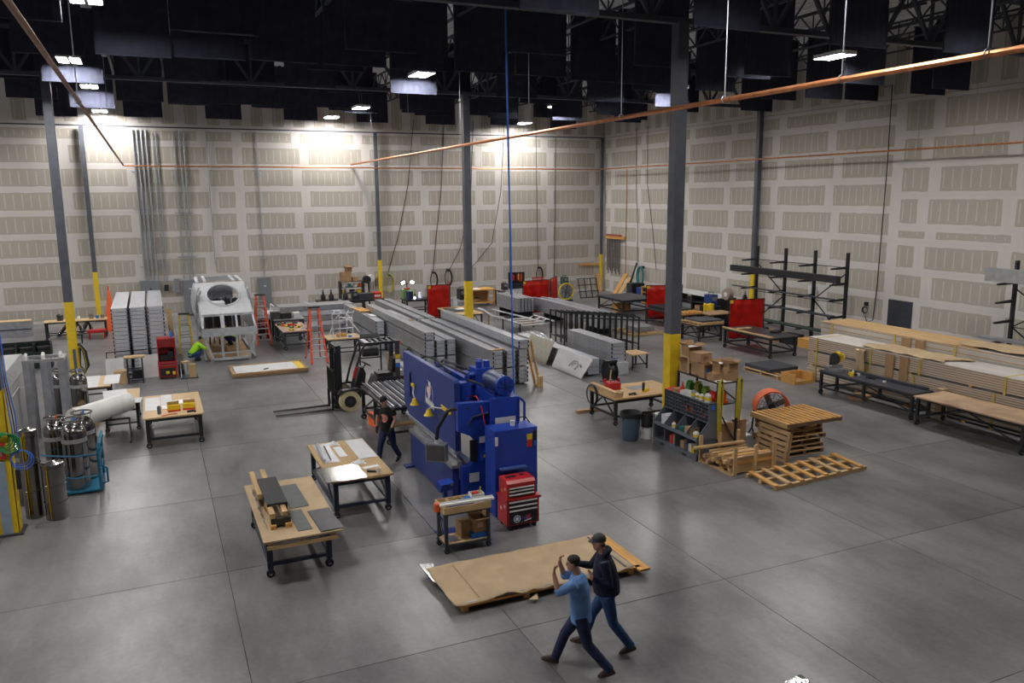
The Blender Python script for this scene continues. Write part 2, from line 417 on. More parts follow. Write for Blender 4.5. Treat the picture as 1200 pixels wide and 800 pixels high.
# columns
def column(x, y, w_, top, label, ztop=2.93):
    o = thing('steel_column', label, 'column', (x,y,0))
    MB().box(x-w_/2,x+w_/2,y-w_/2,y+w_/2,ztop,top).build('shaft', STEEL_COL, o)
    MB().box(x-w_/2-.006,x+w_/2+.006,y-w_/2-.006,y+w_/2+.006,0,ztop).build('painted_foot', YELLOW, o, label='yellow painted lower part')
    MB().box(x-w_/2-.1,x+w_/2+.1,y-w_/2-.1,y+w_/2+.1,-.0,.03).build('base_plate', STEEL_DK, o)
    o['kind'] = 'thing'
    return o
column(13,18.4,.32,11.1,'thick grey steel column with yellow foot behind the bolt bin shelf')
column(13.03,34.3,.30,11.1,'grey steel column with yellow foot among the aluminium beam stacks')
column(-3.0,34.3,.30,11.1,'grey steel column with yellow foot beside the tall aluminium tray stack')
c0 = column(-3.1,18.5,.34,11.1,'steel column with yellow sides carrying a red sign and hoses beside the gas cylinders',3.0)
column(29.21,34.15,.24,12.6,'slim steel column with yellow foot behind the cantilever rack against the side wall',2.65)
column(-2.95,50.16,.22,10.6,'slim steel column with yellow foot against the back wall beside the orange cone',2.75)
column(13.1,50.16,.20,10.6,'slim steel column with yellow foot against the back wall behind the welding benches',2.8)
column(29.2,50.2,.16,10.6,'thin steel column in the far corner of the hall',2.6)
# roof bracing pipes
one(MB().tube([(7.13,15,12.255),(7.13,34,12.255)],.045), 'sprinkler_pipe', TRUSS, 'dark roof pipe running lengthwise above the blue machine', 'pipe')
one(MB().tube([(23.80,10,12.255),(23.80,34,12.255)],.045), 'sprinkler_pipe', TRUSS, 'dark roof pipe running lengthwise near the side wall', 'pipe')
# hanging sound baffles
BAF = [(7.4,16.2,10.56),(11.8,16.2,10.53),(15.96,16.2,10.40),(19.98,16.2,10.46),(24.1,16.2,10.45),(3.2,16.2,10.5),(-1.0,16.2,10.5),(-5.1,16.2,10.5),
 (4.91,21.4,10.42),(9.33,21.4,10.63),(13.5,21.4,10.5),(17.6,21.4,10.45),(23.0,22.55,10.58),(26.0,21.4,10.4),(.8,21.4,10.6),(-3.3,21.4,10.6),
 (1.2,23.6,10.98),(18.64,23.6,10.71),(27.5,23.6,10.53),
 (-.96,25.4,10.56),(1.02,25.4,10.61),(3.08,25.4,10.64),(5.19,25.4,10.64),(7.21,25.4,10.62),(9.31,25.4,10.66),(11.44,25.4,10.66),(15.36,25.4,10.57),(23.91,25.4,10.42),(-5.1,25.4,10.6),
 (14.45,27.2,10.87),(20.0,27.2,10.75),(27.5,26.9,10.66),(-3.24,28.3,10.92),(5.2,28.3,10.9),(24.2,28.3,10.7),(17.8,28.3,10.8),
 (8.97,31.75,10.70),(13.76,32.5,10.83),(18.10,32.5,10.82),(21.28,31.95,10.66),(26.6,32.5,10.71),(5.1,32.5,10.85),(.9,32.5,10.9),
 (-2.95,32.75,10.70),(1.23,34.8,11.08),(19.94,34.8,10.51),(23.9,34.8,10.8),(7.2,34.8,11.0),(15.9,34.8,10.9),(11.6,34.8,10.95),(-5.2,34.8,11.0),(3.2,34.8,11.05),
 (-.87,40.2,10.93),(11.81,40.2,10.99),(3.3,40.2,10.95),(7.5,40.2,10.95),(16.0,40.2,11.0),(20.2,40.2,10.9),(24.4,40.2,10.9),(-5.0,40.2,10.9),
 (-2.93,43.8,10.94),(9.84,44.1,11.15),(1.3,43.8,11.25),(5.4,43.8,11.2),(13.7,43.8,11.1),(18.0,43.8,11.1),(22.1,43.8,11.1),(26.3,43.8,11.1),
 (-4.81,48.4,10.91),(-.78,48.4,10.99),(3.26,48.4,11.0),(7.43,48.4,11.06),(11.58,48.4,11.06),(15.81,48.4,11.06),(20.07,48.4,11.13),(24.26,48.4,11.03),
 (1.37,46.6,11.5),(5.5,46.6,11.5),(9.6,46.6,11.5),(13.8,46.6,11.5),(17.9,46.6,11.5),(22.2,46.6,11.5)]
bf = thing('sound_baffle', 'x', 'baffle', (0,0,0))
BW, BH = 1.88, 2.45
def quilt(u, v):
    return (BW*u, .035+.012*math.sin(u*40)+.01*math.sin(v*7+u*9), BH*v)
q = MB(); q.sheet(lambda u,v: (BW*u, -.03-.010*math.sin(u*50)-.008*math.sin(v*7+u*9), .02*math.sin(u*9)*(1-v)+BH*v), 26, 5)
q.sheet(lambda u,v: (BW*(1-u), .03, BH*v+.02*math.sin((1-u)*9)*(1-v)), 26, 5)
q.box(0,.02,-.03,.03,.02,BH); q.box(BW-.02,BW,-.03,.03,.02,BH)
q.build('fabric', NAVYB, bf, world=False)
MB().box(0,BW,-.034,.034,-.012,.012).build('hem', BAFEDGE, bf, world=False)
MB().box(-.02,BW+.02,-.04,.04,BH-.04,BH+.02).build('hanger_rail', TRUSS, bf, world=False)
bk = tree(bf); first = True
for x,y,z in BAF:
    if y < 22: grp = 'over the near floor'
    elif y < 30: grp = 'over the blue machine'
    elif y < 41: grp = 'over the middle of the hall'
    else: grp = 'close to the back wall'
    lab = 'dark navy quilted sound baffle hanging from the roof '+grp
    if first: o = bf; o.location = (x,y,z); o['label'] = lab; o['group'] = 'sound baffles '+grp; first = False
    else: dup(bf, (x,y,z), 0, lab, 'sound baffles '+grp, bk)
# high-bay lamps: twin reflector bays, tubes recessed
lp = thing('high_bay_lamp', 'x', 'lamp', (0,0,0))
for s in (-1,1):
    c = s*.19
    h = MB()
    h.box(c-.16,c+.16,-.62,.62,.10,.13)
    for a,b in ((-.16,-.15),(.15,.16)): h.box(c+a,c+b,-.62,.62,0,.10)
    for a,b in ((-.62,-.61),(.61,.62)): h.box(c-.16,c+.16,a,b,0,.10)
    rf = h.build('reflector', WHITE, lp, world=False)
    for k in (-1,0,1): MB().cyl((c+k*.09,-.59,.045),(c+k*.09,.59,.045),.028,n=8).build('lamp_tube', LAMP, rf, world=False)
MB().box(-.2,.2,-.3,.3,.13,.20).build('ballast', GREYBOX, lp, world=False)
hg = MB()
for s in (-1,1): hg.tube([(0,s*.25,.2),(0,s*.25,2.0)],.008,6)
hg.build('hanger', GALV, lp, world=False)
lk = tree(lp); first = True
LAMPS = [(x,12.0,11.25) for x in (-13.5,-1.6,10.3,21.7)]+[(-13.0,22.0,11.25),(-.94,21.97,11.25),(21.68,21.77,11.25),(-13.2,31.6,11.25),(-2.01,31.68,11.25),(9.9,30.66,11.25),(21.54,30.86,11.25),
 (-13.2,42.6,11.25),(-2.0,42.6,11.72),(10.53,42.98,11.25),(21.9,42.8,11.72),(-13.2,48.6,11.28),(-1.92,49.1,11.27),(10.15,48.6,11.27),(22.4,48.6,11.27)]
for x,y,z in LAMPS:
    rowt = 'over the near floor' if y < 15 else 'over the blue machine' if y < 25 else 'ahead of the middle girder' if y < 35 else 'behind the middle girder' if y < 45 else 'washing the back wall'
    lab = 'bright twin fluorescent high bay lamp '+rowt
    if first: lp.location = (x,y,z); lp['label'] = lab; lp['group'] = 'lamps '+rowt; first = False
    else: dup(lp, (x,y,z), 0, lab, 'lamps '+rowt, lk)
# copper air line around the hall
def pipe_line(pts, r, label, hangers=(), name='copper_pipe', m=None):
    o = thing(name, label, 'pipe', pts[0])
    MB().tube(pts, r, 8).build('run', m or COPPER, o)
    for x,y,z in hangers:
        h = MB(); h.tube([(x,y,z+.04),(x,y,12.9)],.012,6); h.torus((x,y,z),r+.02,.012,'y',12,6)
        h.build('hanger_rod', GALV, o)
    return o
HY = (8.6,11.4,14.67,18.9,24.6,31,38,45)
pipe_line([(11.55,0,8.72),(11.6,50.35,8.68)],   .056, 'copper pipe running the length of the hall past the thick grey column', [(11.55,y,8.72) for y in HY])
pipe_line([(-1.06,2,8.56),(-1.05,49.9,8.52)], .038, 'copper pipe running lengthwise to the back wall near the grey conduits', [(-1.06,18,8.55),(-1.06,34,8.53)], m=COPPER_UNLIT)
pipe_line([(-1.0,49.97,8.49),(28.45,49.97,8.47)], .04, 'thin copper pipe running level along the back wall', [(x,49.97,8.49) for x in (8,14.6,17,20,23,26.5)])
pipe_line([(28.5,49.9,8.46),(28.5,6,8.43)], .04, 'thin copper pipe running level along the side wall', [(28.5,y,8.44) for y in (21.5,23.9,27,29.8,33,37,41.5)])
# ================================================================== people
def remesh(mb, name, mat_, voxel, it=5):
    me = mb.mesh(name, mat_); t = bpy.data.objects.new('tmp', me); COL.objects.link(t)
    m = t.modifiers.new('r','REMESH'); m.mode = 'VOXEL'; m.voxel_size = voxel
    if it:
        k = t.modifiers.new('s','SMOOTH'); k.iterations = it; k.factor = .5
    dg = bpy.context.evaluated_depsgraph_get(); out = bpy.data.meshes.new_from_object(t.evaluated_get(dg))
    bpy.data.objects.remove(t); out.name = name
    if not out.materials: out.materials.append(mat_)
    out.polygons.foreach_set('use_smooth', [True]*len(out.polygons))
    return out
def link(me, name, parent):
    o = bpy.data.objects.new(name, me); COL.objects.link(o); o.parent = parent; return o
def loft(mb, rings, n=16):
    """rings: (centre, side vector, front vector, r_side, r_front)"""
    vs = []; fs = []
    for c,s,f,rs,rf in rings:
        for k in range(n):
            t = 2*math.pi*k/n; vs.append(Vector(c)+Vector(s)*(rs*math.cos(t))+Vector(f)*(rf*math.sin(t)))
    for i in range(len(rings)-1):
        for k in range(n): fs.append((i*n+k, i*n+(k+1)%n, (i+1)*n+(k+1)%n, (i+1)*n+k))
    fs += [tuple(range(n))[::-1], tuple(range((len(rings)-1)*n, len(rings)*n))]
    mb.add(vs, fs)
def limb(mb, a, b, c, ra, rm, rb, rk, rc, n=12):
    a,b,c = Vector(a),Vector(b),Vector(c)
    pts = [a, a.lerp(b,.35), a.lerp(b,.7), b, b.lerp(c,.3), b.lerp(c,.65), c]
    mb.tube(pts, [ra, rm, (rm+rb)/2, rb, rk, (rk+rc)/2, rc], n)
def ell(mb, c, rx, ry, rz, fx=(1,0,0), fz=(0,0,1), n=14):
    fx = Vector(fx).normalized(); fz = Vector(fz).normalized(); fy = fz.cross(fx); rings = []
    for i in range(1,9):
        t = math.pi*i/9; rings.append((Vector(c)-fz*(rz*math.cos(t)), fy, fx, ry*math.sin(t), rx*math.sin(t)))
    loft(mb, rings, n)
def hand(mb, wrist, d, nrm, side, curl=.5):
    """palm, four unequal bent fingers and a thumb leaving the side of the palm; nrm points out of the palm"""
    w_ = Vector(wrist); d = Vector(d).normalized(); nrm = Vector(nrm); nrm = (nrm-d*nrm.dot(d)).normalized(); t = d.cross(nrm)*side
    loft(mb, [(w_-d*.02,t,nrm,.026,.020),(w_+d*.03,t,nrm,.036,.019),(w_+d*.075,t,nrm,.043,.017),(w_+d*.10,t,nrm,.040,.013)], 10)
    for k,(off,ln) in enumerate(((.032,.070),(.011,.080),(-.011,.074),(-.031,.056))):
        p0 = w_+d*.085+t*off; a1 = .35*curl+.1; d1 = d*math.cos(a1)+nrm*math.sin(a1); p1 = p0+d1*(ln*.5)
        a2 = a1+1.1*curl; d2 = d*math.cos(a2)+nrm*math.sin(a2); p2 = p1+d2*(ln*.32)
        a3 = a2+.9*curl; d3 = d*math.cos(a3)+nrm*math.sin(a3); p3 = p2+d3*(ln*.26)
        mb.tube([p0,p1,p2,p3], [.0105,.0105,.0095,.008], 7)
    b0 = w_+d*.03+t*.028; b1 = b0+(t*.75+d*.6+nrm*.25).normalized()*.045; b2 = b1+(t*.25+d*.9+nrm*.3*(1+curl)).normalized()*.032
    mb.tube([b0,b1,b2,b2+(b2-b1)*.55], [.016,.0135,.0115,.009], 7)
def person(label, loc, rz, J, top, pants, shoe, sleeve=1.0, hem=.86, hat=None, hairm=HAIR, gloves=None, hoodie=False, tee_print=False, curl=(.5,.5), group=None, belly=0.0, lean=None):
    """local frame: +x ahead, +y to the person's left"""
    o = thing('person', label, 'person', loc, rz, group)
    g = {k: Vector(v) for k,v in J.items()}
    pel, chest, neck, head = g['pelvis'], g['chest'], g['neck'], g['head']
    side = (g['shl']-g['shr']).normalized(); up = (neck-pel).normalized(); fr = side.cross(up).normalized()
    hs = (g['hipl']-g['hipr']).normalized(); hf = hs.cross(Vector((0,0,1))).normalized()
    fdir = g.get('look', Vector((1,0,-.1))).normalized(); hu = g.get('hup', Vector((0,0,1))); hu = (hu-fdir*hu.dot(fdir)).normalized(); hsd = hu.cross(fdir)
    b = MB()
    # trunk, neck, head
    loft(b, [(pel-up*.08,hs,hf,.12,.10),(pel+up*.05,hs,hf,.145,.115),(pel.lerp(chest,.5),side,fr,.13,.105),(chest,side,fr,.155,.12),(chest.lerp(neck,.6),side,fr,.13,.09),(neck-up*.03,side,fr,.07,.065)])
    loft(b, [(neck-up*.05,side,fr,.062,.060),(neck.lerp(head,.4),hsd,fdir,.053,.056),(head-hu*.05,hsd,fdir,.05,.055)], 12)
    rings = [(-.118,.030,.028,.045),(-.105,.045,.045,.035),(-.075,.058,.070,.018),(-.04,.066,.083,.008),(0,.072,.090,0),(.04,.075,.094,-.004),(.08,.068,.086,-.008),(.105,.045,.060,-.010),(.118,.015,.02,-.010)]
    loft(b, [(head+hu*z+fdir*x,hsd,fdir,a,c) for z,a,c,x in rings], 18)
    nb = head+fdir*.085
    loft(b, [(nb+hu*.02,hsd,fdir,.008,.012),(nb-hu*.015+fdir*.012,hsd,fdir,.013,.018),(nb-hu*.03+fdir*.008,hsd,fdir,.016,.018),(nb-hu*.038,hsd,fdir,.010,.010)], 8)
    loft(b, [(head+fdir*.075-hu*.06,hsd,fdir,.024,.022),(head+fdir*.075-hu*.068,hsd,fdir,.027,.024),(head+fdir*.072-hu*.078,hsd,fdir,.022,.020)], 10)
    for s in (-1,1):
        e = head+hsd*(.074*s)-fdir*.005; ell(b, e, .022, .010, .032, fdir, hu, 8)
    for k,s in (('l',1),('r',-1)):
        sh,el,wr = g['sh'+k],g['el'+k],g['wr'+k]
        limb(b, sh, el, wr, .058,.052,.042,.043,.028)
        hd = g.get('hd'+k, wr-el); pn = g.get('pn'+k, -side*s)
        if not gloves: hand(b, wr, hd, pn, s, curl[0 if k == 'l' else 1])
        hp,kn,an = g['hip'+k],g['kn'+k],g['an'+k]
        limb(b, hp, kn, an, .085,.075,.058,.055,.04)
    link(remesh(b, 'body', SKIN, .0085, 3), 'body', o)
    if gloves:
        for k,s in (('l',1),('r',-1)):
            q = MB(); hand(q, g['wr'+k], g.get('hd'+k, g['wr'+k]-g['el'+k]), g.get('pn'+k, -side*s), s, .6)
            d = (g['wr'+k]-g['el'+k]).normalized(); q.tube([g['wr'+k]-d*.05, g['wr'+k]+d*.02],[.036,.034],10); link(remesh(q,'glove',gloves,.009,2),'glove',o)
    for s in (-1,1):
        ey = MB(); ell(ey, head+fdir*.083+hsd*(.031*s)+hu*.012, .010,.013,.008, fdir, hu, 8); ey.build('eye', BLK, o, world=False)
    # trousers
    t = MB()
    loft(t, [(pel+Vector((0,0,.10)),hs,hf,.155,.125+belly*.5),(pel,hs,hf,.170,.140),(pel-Vector((0,0,.07)),hs,hf,.165,.135),(pel-Vector((0,0,.11)),hs,hf,.13,.11)])
    for k in 'lr':
        hp,kn,an = g['hip'+k],g['kn'+k],g['an'+k]; d = (an-kn).normalized()
        limb(t, hp+Vector((0,0,.02)), kn, an+d*.02, .105,.100,.078,.076,.068)
    link(remesh(t,'jeans',pants,.016,4),'jeans',o)
    # top with sleeves
    t = MB(); dn = (pel-chest).normalized()
    hemc = pel+Vector((0,0,hem-.92)) if hem else pel
    loft(t, [(hemc,hs,hf,.180,.150+belly),(pel.lerp(chest,.3),side,fr,.175,.150+belly*1.2),(pel.lerp(chest,.65),side,fr,.178,.148+belly),(chest,side,fr,.19,.150+belly*.4),(chest.lerp(neck,.55),side,fr,.185,.125),(chest.lerp(neck,.85),side,fr,.12,.095),(neck-up*.015,side,fr,.078,.078)], 20)
    for k in 'lr':
        sh,el,wr = g['sh'+k],g['el'+k],g['wr'+k]
        if sleeve >= 1.5: limb(t, sh, el, wr-(wr-el).normalized()*.01, .082,.076,.064,.060,.045)
        elif sleeve >= 1: t.tube([sh, sh.lerp(el,.4), sh.lerp(el,.8), el, el.lerp(wr,.18)], [.082,.076,.068,.062,.060], 12)
        else: t.tube([sh, sh.lerp(el,.35), sh.lerp(el,sleeve)], [.082,.082,.080], 12)
    if hoodie:
        bk = neck-fr*.07; t.tube([bk+side*.11-up*.02+fr*.07, bk+side*.07+up*.02, bk+up*.03-fr*.02, bk-side*.07+up*.02, bk-side*.11-up*.02+fr*.07], [.035,.05,.055,.05,.035], 8)
    link(remesh(t, 'hoodie' if hoodie else 'shirt', top, .016, 4), 'hoodie' if hoodie else 'shirt', o)
    if tee_print:
        pr = MB(); c = chest+fr*.158-up*.03+side*.02
        n = 14; vs = [c+side*(.10*math.cos(2*math.pi*i/n))+up*(.10*math.sin(2*math.pi*i/n)*(1.0 if math.sin(2*math.pi*i/n) > 0 else 1.35))-fr*(.035*math.cos(2*math.pi*i/n)**2) for i in range(n)]+[c+fr*.012]
        pr.add(vs, [(i,(i+1)%n,n) for i in range(n)]); pr.build('chest_print', mat('pink_print', (.62,.22,.20), .8, 0, .45, 22), o, world=False, label='pink and white print on the chest')
    # hair or hat
    hm = MB(); hr = [(-.03,.062,.060,-.032),(.0,.078,.078,-.020),(.035,.082,.092,-.014),(.075,.076,.094,-.010),(.105,.055,.070,-.012),(.124,.02,.028,-.012)]
    if hat is None:
        loft(hm, [(head+hu*z+fdir*x,hsd,fdir,a,c) for z,a,c,x in hr], 16); link(remesh(hm,'hair',hairm,.012,2),'hair',o)
    else:
        loft(hm, [(head+hu*z+fdir*x,hsd,fdir,a,c) for z,a,c,x in [(-.05,.052,.045,-.045),(-.01,.072,.062,-.03)]], 12); link(remesh(hm,'hair',hairm,.012,2),'hair',o)
        hm = MB(); loft(hm, [(head+hu*z+fdir*x,hsd,fdir,a,c) for z,a,c,x in [(.03,.085,.103,-.004),(.07,.086,.104,-.004),(.11,.07,.085,-.006),(.138,.035,.045,-.006),(.143,.01,.01,-.006)]], 18)
        if hat == 'cap':
            hm.sheet(lambda u,v: head+hu*(.035-.02*v)+fdir*(.085+.075*v*math.sin(math.pi*(.15+.7*u)))+hsd*(.08*(1-2*u)*(1-.25*v)), 8, 4)
            hm.sheet(lambda u,v: head+hu*(.040-.02*v)+fdir*(.085+.075*v*math.sin(math.pi*(.15+.7*(1-u))))+hsd*(.08*(2*u-1)*(1-.25*v)), 8, 4)
        c = hm.build('cap', CAPM if hat == 'cap' else TEE, o, world=False)
        if hat == 'cap': MB().cb(*(head+hu*.075+fdir*.100), .012,.045,.035, math.atan2(fdir.y,fdir.x)).build('badge', ORANGE, c, world=False)
    # shoes
    for k in 'lr':
        an = g['an'+k]; f = g.get('ft'+k, hf).normalized(); s_ = f.cross(Vector((0,0,1))).normalized(); un = s_.cross(f)
        base = an-un*.075
        q = MB(); loft(q, [(base+un*.0+f*.07,s_,f,.044,.135),(base+un*.03+f*.07,s_,f,.046,.135),(base+un*.055+f*.055,s_,f,.042,.115),(base+un*.10+f*.005,s_,f,.042,.055),(base+un*.13,s_,f,.040,.045)], 16)
        q.build('shoe', shoe, o, world=False)
    return o
def walk(H=1.75, st=.38, lead='r', lean=.04):
    k = H/1.75; f = 1 if lead == 'l' else -1
    J = dict(pelvis=(0,0,.90), chest=(lean,0,1.28), neck=(lean*1.6,0,1.50), head=(lean*2.2+.03,0,1.635),
             shl=(lean*1.3,.185,1.43), shr=(lean*1.3,-.185,1.43), hipl=(0,.09,.86), hipr=(0,-.09,.86))
    # front leg nearly straight, rear leg bent with the heel up
    J['kn'+lead] = (st*.62,.10*f,.50); J['an'+lead] = (st*.98,.10*f,.10)
    r = 'r' if lead == 'l' else 'l'
    J['kn'+r] = (-st*.28,-.10*f,.47); J['an'+r] = (-st*1.05,-.10*f,.135); J['ft'+r] = (.93,0,-.36); J['ft'+lead] = (1,0,.10)
    return {a: tuple(q*k for q in b) if not a.startswith('ft') else b for a,b in J.items()}
J = walk(1.75,.40,'r')
J.update(ell=(.29,.22,1.28), wrl=(.37,.15,1.53), hdl=(-.1,-.15,1), pnl=(-1,-.1,0), elr=(.28,-.19,1.34), wrr=(.33,-.09,1.60), hdr=(-.2,.15,1), pnr=(-1,.1,0), look=(1,.05,-.12))
person('man in a light blue shirt and dark jeans walking with both hands raised', (5.15,9.29,0), R(143), J, SHIRT_B, DENIM_D, LEATHER, 1.0, .80, curl=(1.0,1.0))
J = walk(1.82,.33,'r')
J.update(ell=(-.04,.30,1.18), wrl=(.22,.27,1.26), hdl=(.25,.1,1), pnl=(.6,.6,0), elr=(.24,-.24,1.22), wrr=(.46,-.14,1.30), hdr=(1,.1,.1), look=(1,-.05,-.05))
person('man in a navy hoodie, blue jeans and grey cap walking beside the blue shirt', (5.76,9.62,0), R(150), J, NAVY, DENIM, LEATHER, 1.5, .90, hat='cap', hoodie=True, curl=(.12,.4), belly=.045)
J = walk(1.78,.32,'r')
J.update(ell=(.05,.27,1.20), wrl=(.16,.20,.96), elr=(.04,-.27,1.19), wrr=(.10,-.26,.94), look=(.85,-.35,-.35))
person('man in a black printed tee, dark cap and gloves walking beside the blue machine', (5.12,19.42,0), R(222), J, TEE, DENIM_D, BLK, .62, .86, hat='beanie', gloves=GLOVE, tee_print=True)
def squat(lookd=(1,0,-.25)):
    return dict(pelvis=(-.14,0,.27), chest=(.12,0,.58), neck=(.24,0,.78), head=(.31,0,.905), shl=(.16,.19,.72), shr=(.16,-.19,.72), hipl=(-.12,.10,.24), hipr=(-.12,-.10,.24),
             knl=(.30,.16,.42), knr=(.26,-.16,.40), anl=(.08,.14,.10), anr=(.02,-.14,.10), ell=(.38,.20,.52), wrl=(.60,.14,.42), elr=(.36,-.20,.54), wrr=(.58,-.12,.44), look=lookd, ftl=(1,.1,0), ftr=(1,-.1,0))
person('crouching worker in a bright yellow shirt and jeans beside the silver cabin frame', (1.30,35.85,0), R(8), squat(), HIVIS, DENIM, BLK, 1.5, .92, curl=(.8,.8))
person('worker in a bright yellow shirt crouching inside the silver cabin frame', (2.92,37.0,.36), R(200), squat((1,.2,-.4)), HIVIS, DENIM_D, BLK, 1.5, .92, curl=(.8,.8))
# ================================================================== work tables and foreground machines
def caster(parent, x, y, r=.06, s=1):
    c = MB(); c.box(x-.05,x+.05,y-.05,y+.05,2*r+.02,2*r+.035)
    for k in (-1,1): c.box(x-.03,x+.03,y+k*.037-.004,y+k*.037+.004,r,2*r+.02)
    o = c.build('caster', STEEL_DK, parent)
    MB().cyl((x,y-.03,r),(x,y+.03,r),r,n=16).build('wheel', RUB, o); MB().cyl((x,y-.034,r),(x,y+.034,r),r*.45,n=10).build('hub', GALV, o)
def work_table(label, x0, x1, y0, y1, h, top=PLY, th=.03, over=.04, frame=STEEL_BLK, cast=True, leg=.07, low=.22, braces=True, name='work_table', group=None, r=.06, lean=0, midlegs=False):
    o = thing(name, label, 'table', ((x0+x1)/2,(y0+y1)/2,0), 0, group)
    MB().box(x0-over,x1+over,y0-over,y1+over,h-th,h).build('tabletop', top, o)
    zb = 2*r+.035 if cast else 0; zt = h-th
    yl = [y0+leg/2,y1-leg/2] + ([(y0+y1)/2] if midlegs else [])
    for x in (x0+leg/2,x1-leg/2):
        for y in yl:
            MB().box(x-leg/2,x+leg/2,y-leg/2,y+leg/2,zb,zt).build('leg', frame, o)
            if cast and y != (y0+y1)/2: caster(o, x, y, r)
    t = leg*.8
    f = MB()
    for x in (x0,x1-t): f.box(x,x+t,y0+leg,y1-leg,zt-t,zt)
    for y in (y0,y1-t): f.box(x0+leg,x1-leg,y,y+t,zt-t,zt)
    f.build('top_rail', frame, o)
    if low:
        f = MB(); t *= .8
        for x in (x0+.01,x1-t-.01): f.box(x,x+t,y0+leg,y1-leg,low,low+t)
        for y in (y0+.01,y1-t-.01): f.box(x0+leg,x1-leg,y,y+t,low,low+t)
        f.build('lower_rail', frame, o)
    if braces:
        ym = (y0+y1)/2
        for x in (x0+.03,x1-.03):
            for ya in (y0+leg,y1-leg):
                MB().bar((x,ya,(low or .2)+.03),(x,ym,zt-.05),.035).build('brace', frame, o)
    return o
def plate(x0, x1, y0, y1, z, t, m, label, cat='sheet', name='metal_sheet', group=None, rz=0):
    return one(MB().cb((x0+x1)/2,(y0+y1)/2,z+t/2,x1-x0,y1-y0,t,rz), name, m, label, cat, group)
def carton(x, y, z, sx, sy, sz, rz, label, flaps=True, group=None, m=CARD, mark=None, name='cardboard_box', fill=None):
    o = thing(name, label, 'box', (x,y,z), rz, group)
    w_ = .008; b = MB(); hx, hy = sx/2, sy/2
    b.box(-hx,hx,-hy,hy,0,w_)
    for a in (-hx,hx-w_): b.box(a,a+w_,-hy,hy,w_,sz)
    for a in (-hy,hy-w_): b.box(-hx+w_,hx-w_,a,a+w_,w_,sz)
    if not flaps: b.box(-hx,hx,-hy,hy,sz,sz+w_)
    b.build('carton', m, o, world=False)
    if flaps:
        L_ = min(sx,sy)*.42
        for s,a in ((1,.45),(-1,.8)):
            MB().add(*slant((s*hx,-hy,sz),(s*hx,hy,sz),(s*L_*math.cos(a),0,L_*math.sin(a)))).build('flap', m, o, world=False)
        for s,a in ((1,1.0),(-1,.25)):
            MB().add(*slant((-hx,s*hy,sz),(hx,s*hy,sz),(0,s*L_*math.cos(a),L_*math.sin(a)))).build('flap', m, o, world=False)
    if fill: MB().cb(0,0,sz*.7,sx*.7,sy*.7,sz*.5,.3).build('contents', fill, o, world=False)
    if mark: MB().box(-hx*.5,hx*.3,-hy-.003,-hy,sz*.35,sz*.7).build('printed_label', mark, o, world=False)
    return o
def slant(a, b, d, t=.006):
    a,b,d = Vector(a),Vector(b),Vector(d); n = (b-a).cross(d).normalized()*t
    return [a,b,b+d,a+d,a+n,b+n,b+d+n,a+d+n], [(0,1,2,3),(7,6,5,4),(0,4,5,1),(1,5,6,2),(2,6,7,3),(3,7,4,0)]
# --- rolling table carrying a pallet with channels and plates
NAVYSTEEL = mat('blue_black_steel', (.025,.032,.055), .45, .3)
work_table('blue black rolling table carrying a boarded wooden pallet', 1.45,2.60,14.12,16.62,.74, PLY, .02, 0, NAVYSTEEL, leg=.10, r=.075)
pl = thing('wooden_pallet', 'pine pallet topped with a brown board on the rolling table', 'pallet', (2.03,15.2,.74))
for y in (13.68,14.6,15.54,16.36): MB().box(1.42,2.64,y,y+.09,.74,.765).build('bottom_board', PINE, pl)
for x in (1.44,1.98,2.50):
    for y in (13.68,14.6,15.54,16.36): MB().box(x,x+.10,y,y+.09,.765,.85).build('block', OAK, pl)
MB().box(1.36,2.72,13.66,16.74,.85,.885).build('top_board', KRAFT, pl)
MB().box(1.42,2.64,13.655,13.68,.73,.79).build('end_board', PINE, pl)
for x0,x1,y0,y1,m,t in ((2.01,2.36,15.05,16.38,SHEET_D,.012),(1.97,2.22,13.9,14.92,MATS['grey_enamel'],.012)):
    plate(x0,x1,y0,y1,.885,t,mat('greenish_steel',(.13,.145,.14),.5,.5),'grey green steel plate lying on the brown board '+('next to the black channel' if x0 > 2 else 'at its near end'),rz=.03)
plate(2.32,2.72,13.70,14.76,.885,.02,SHEET_D,'dark polished steel plate overhanging the corner of the brown board',rz=.05)
ch = thing('steel_channel', 'black folded steel channel resting on pine battens on the brown board', 'channel', (1.73,15.3,.885))
b = MB(); b.prism([(1.56,1.02),(1.60,1.02),(1.60,1.17),(1.88,1.17),(1.88,1.02),(1.92,1.02),(1.92,1.20),(1.56,1.20)],'y',14.62,16.12); b.build('channel', STEEL_BLK, ch)
b = MB(); b.box(1.57,1.91,14.22,14.30,.93,1.05); b.box(1.60,1.88,14.24,14.60,.93,.95); b.build('end_bracket', STEEL_BLK, ch)
for i,(x,y0,y1,z) in enumerate(((1.52,15.35,16.78,1.06),(1.74,16.0,16.85,1.06),(1.60,14.24,14.95,1.06),(1.83,14.28,14.98,1.06))):
    MB().box(x-.045,x+.045,y0,y1,z,z+.09).build('batten', PINE_Y, ch)
for i,(x,y) in enumerate(((1.56,16.2),(1.62,15.2),(1.60,14.2),(1.86,14.2))): MB().box(x-.05,x+.05,y-.05,y+.12,.885,.96).build('spacer_block', ORPINE, ch)
MB().sheet(lambda u,v: (1.50-.06*v+.02*math.sin(u*30), 14.2+2.0*u, .89+.16*v+.02*math.sin(u*17+v*5)), 24, 3).build('plastic_film', mat('clear_film',(.75,.76,.78),.25,0,.15), ch)
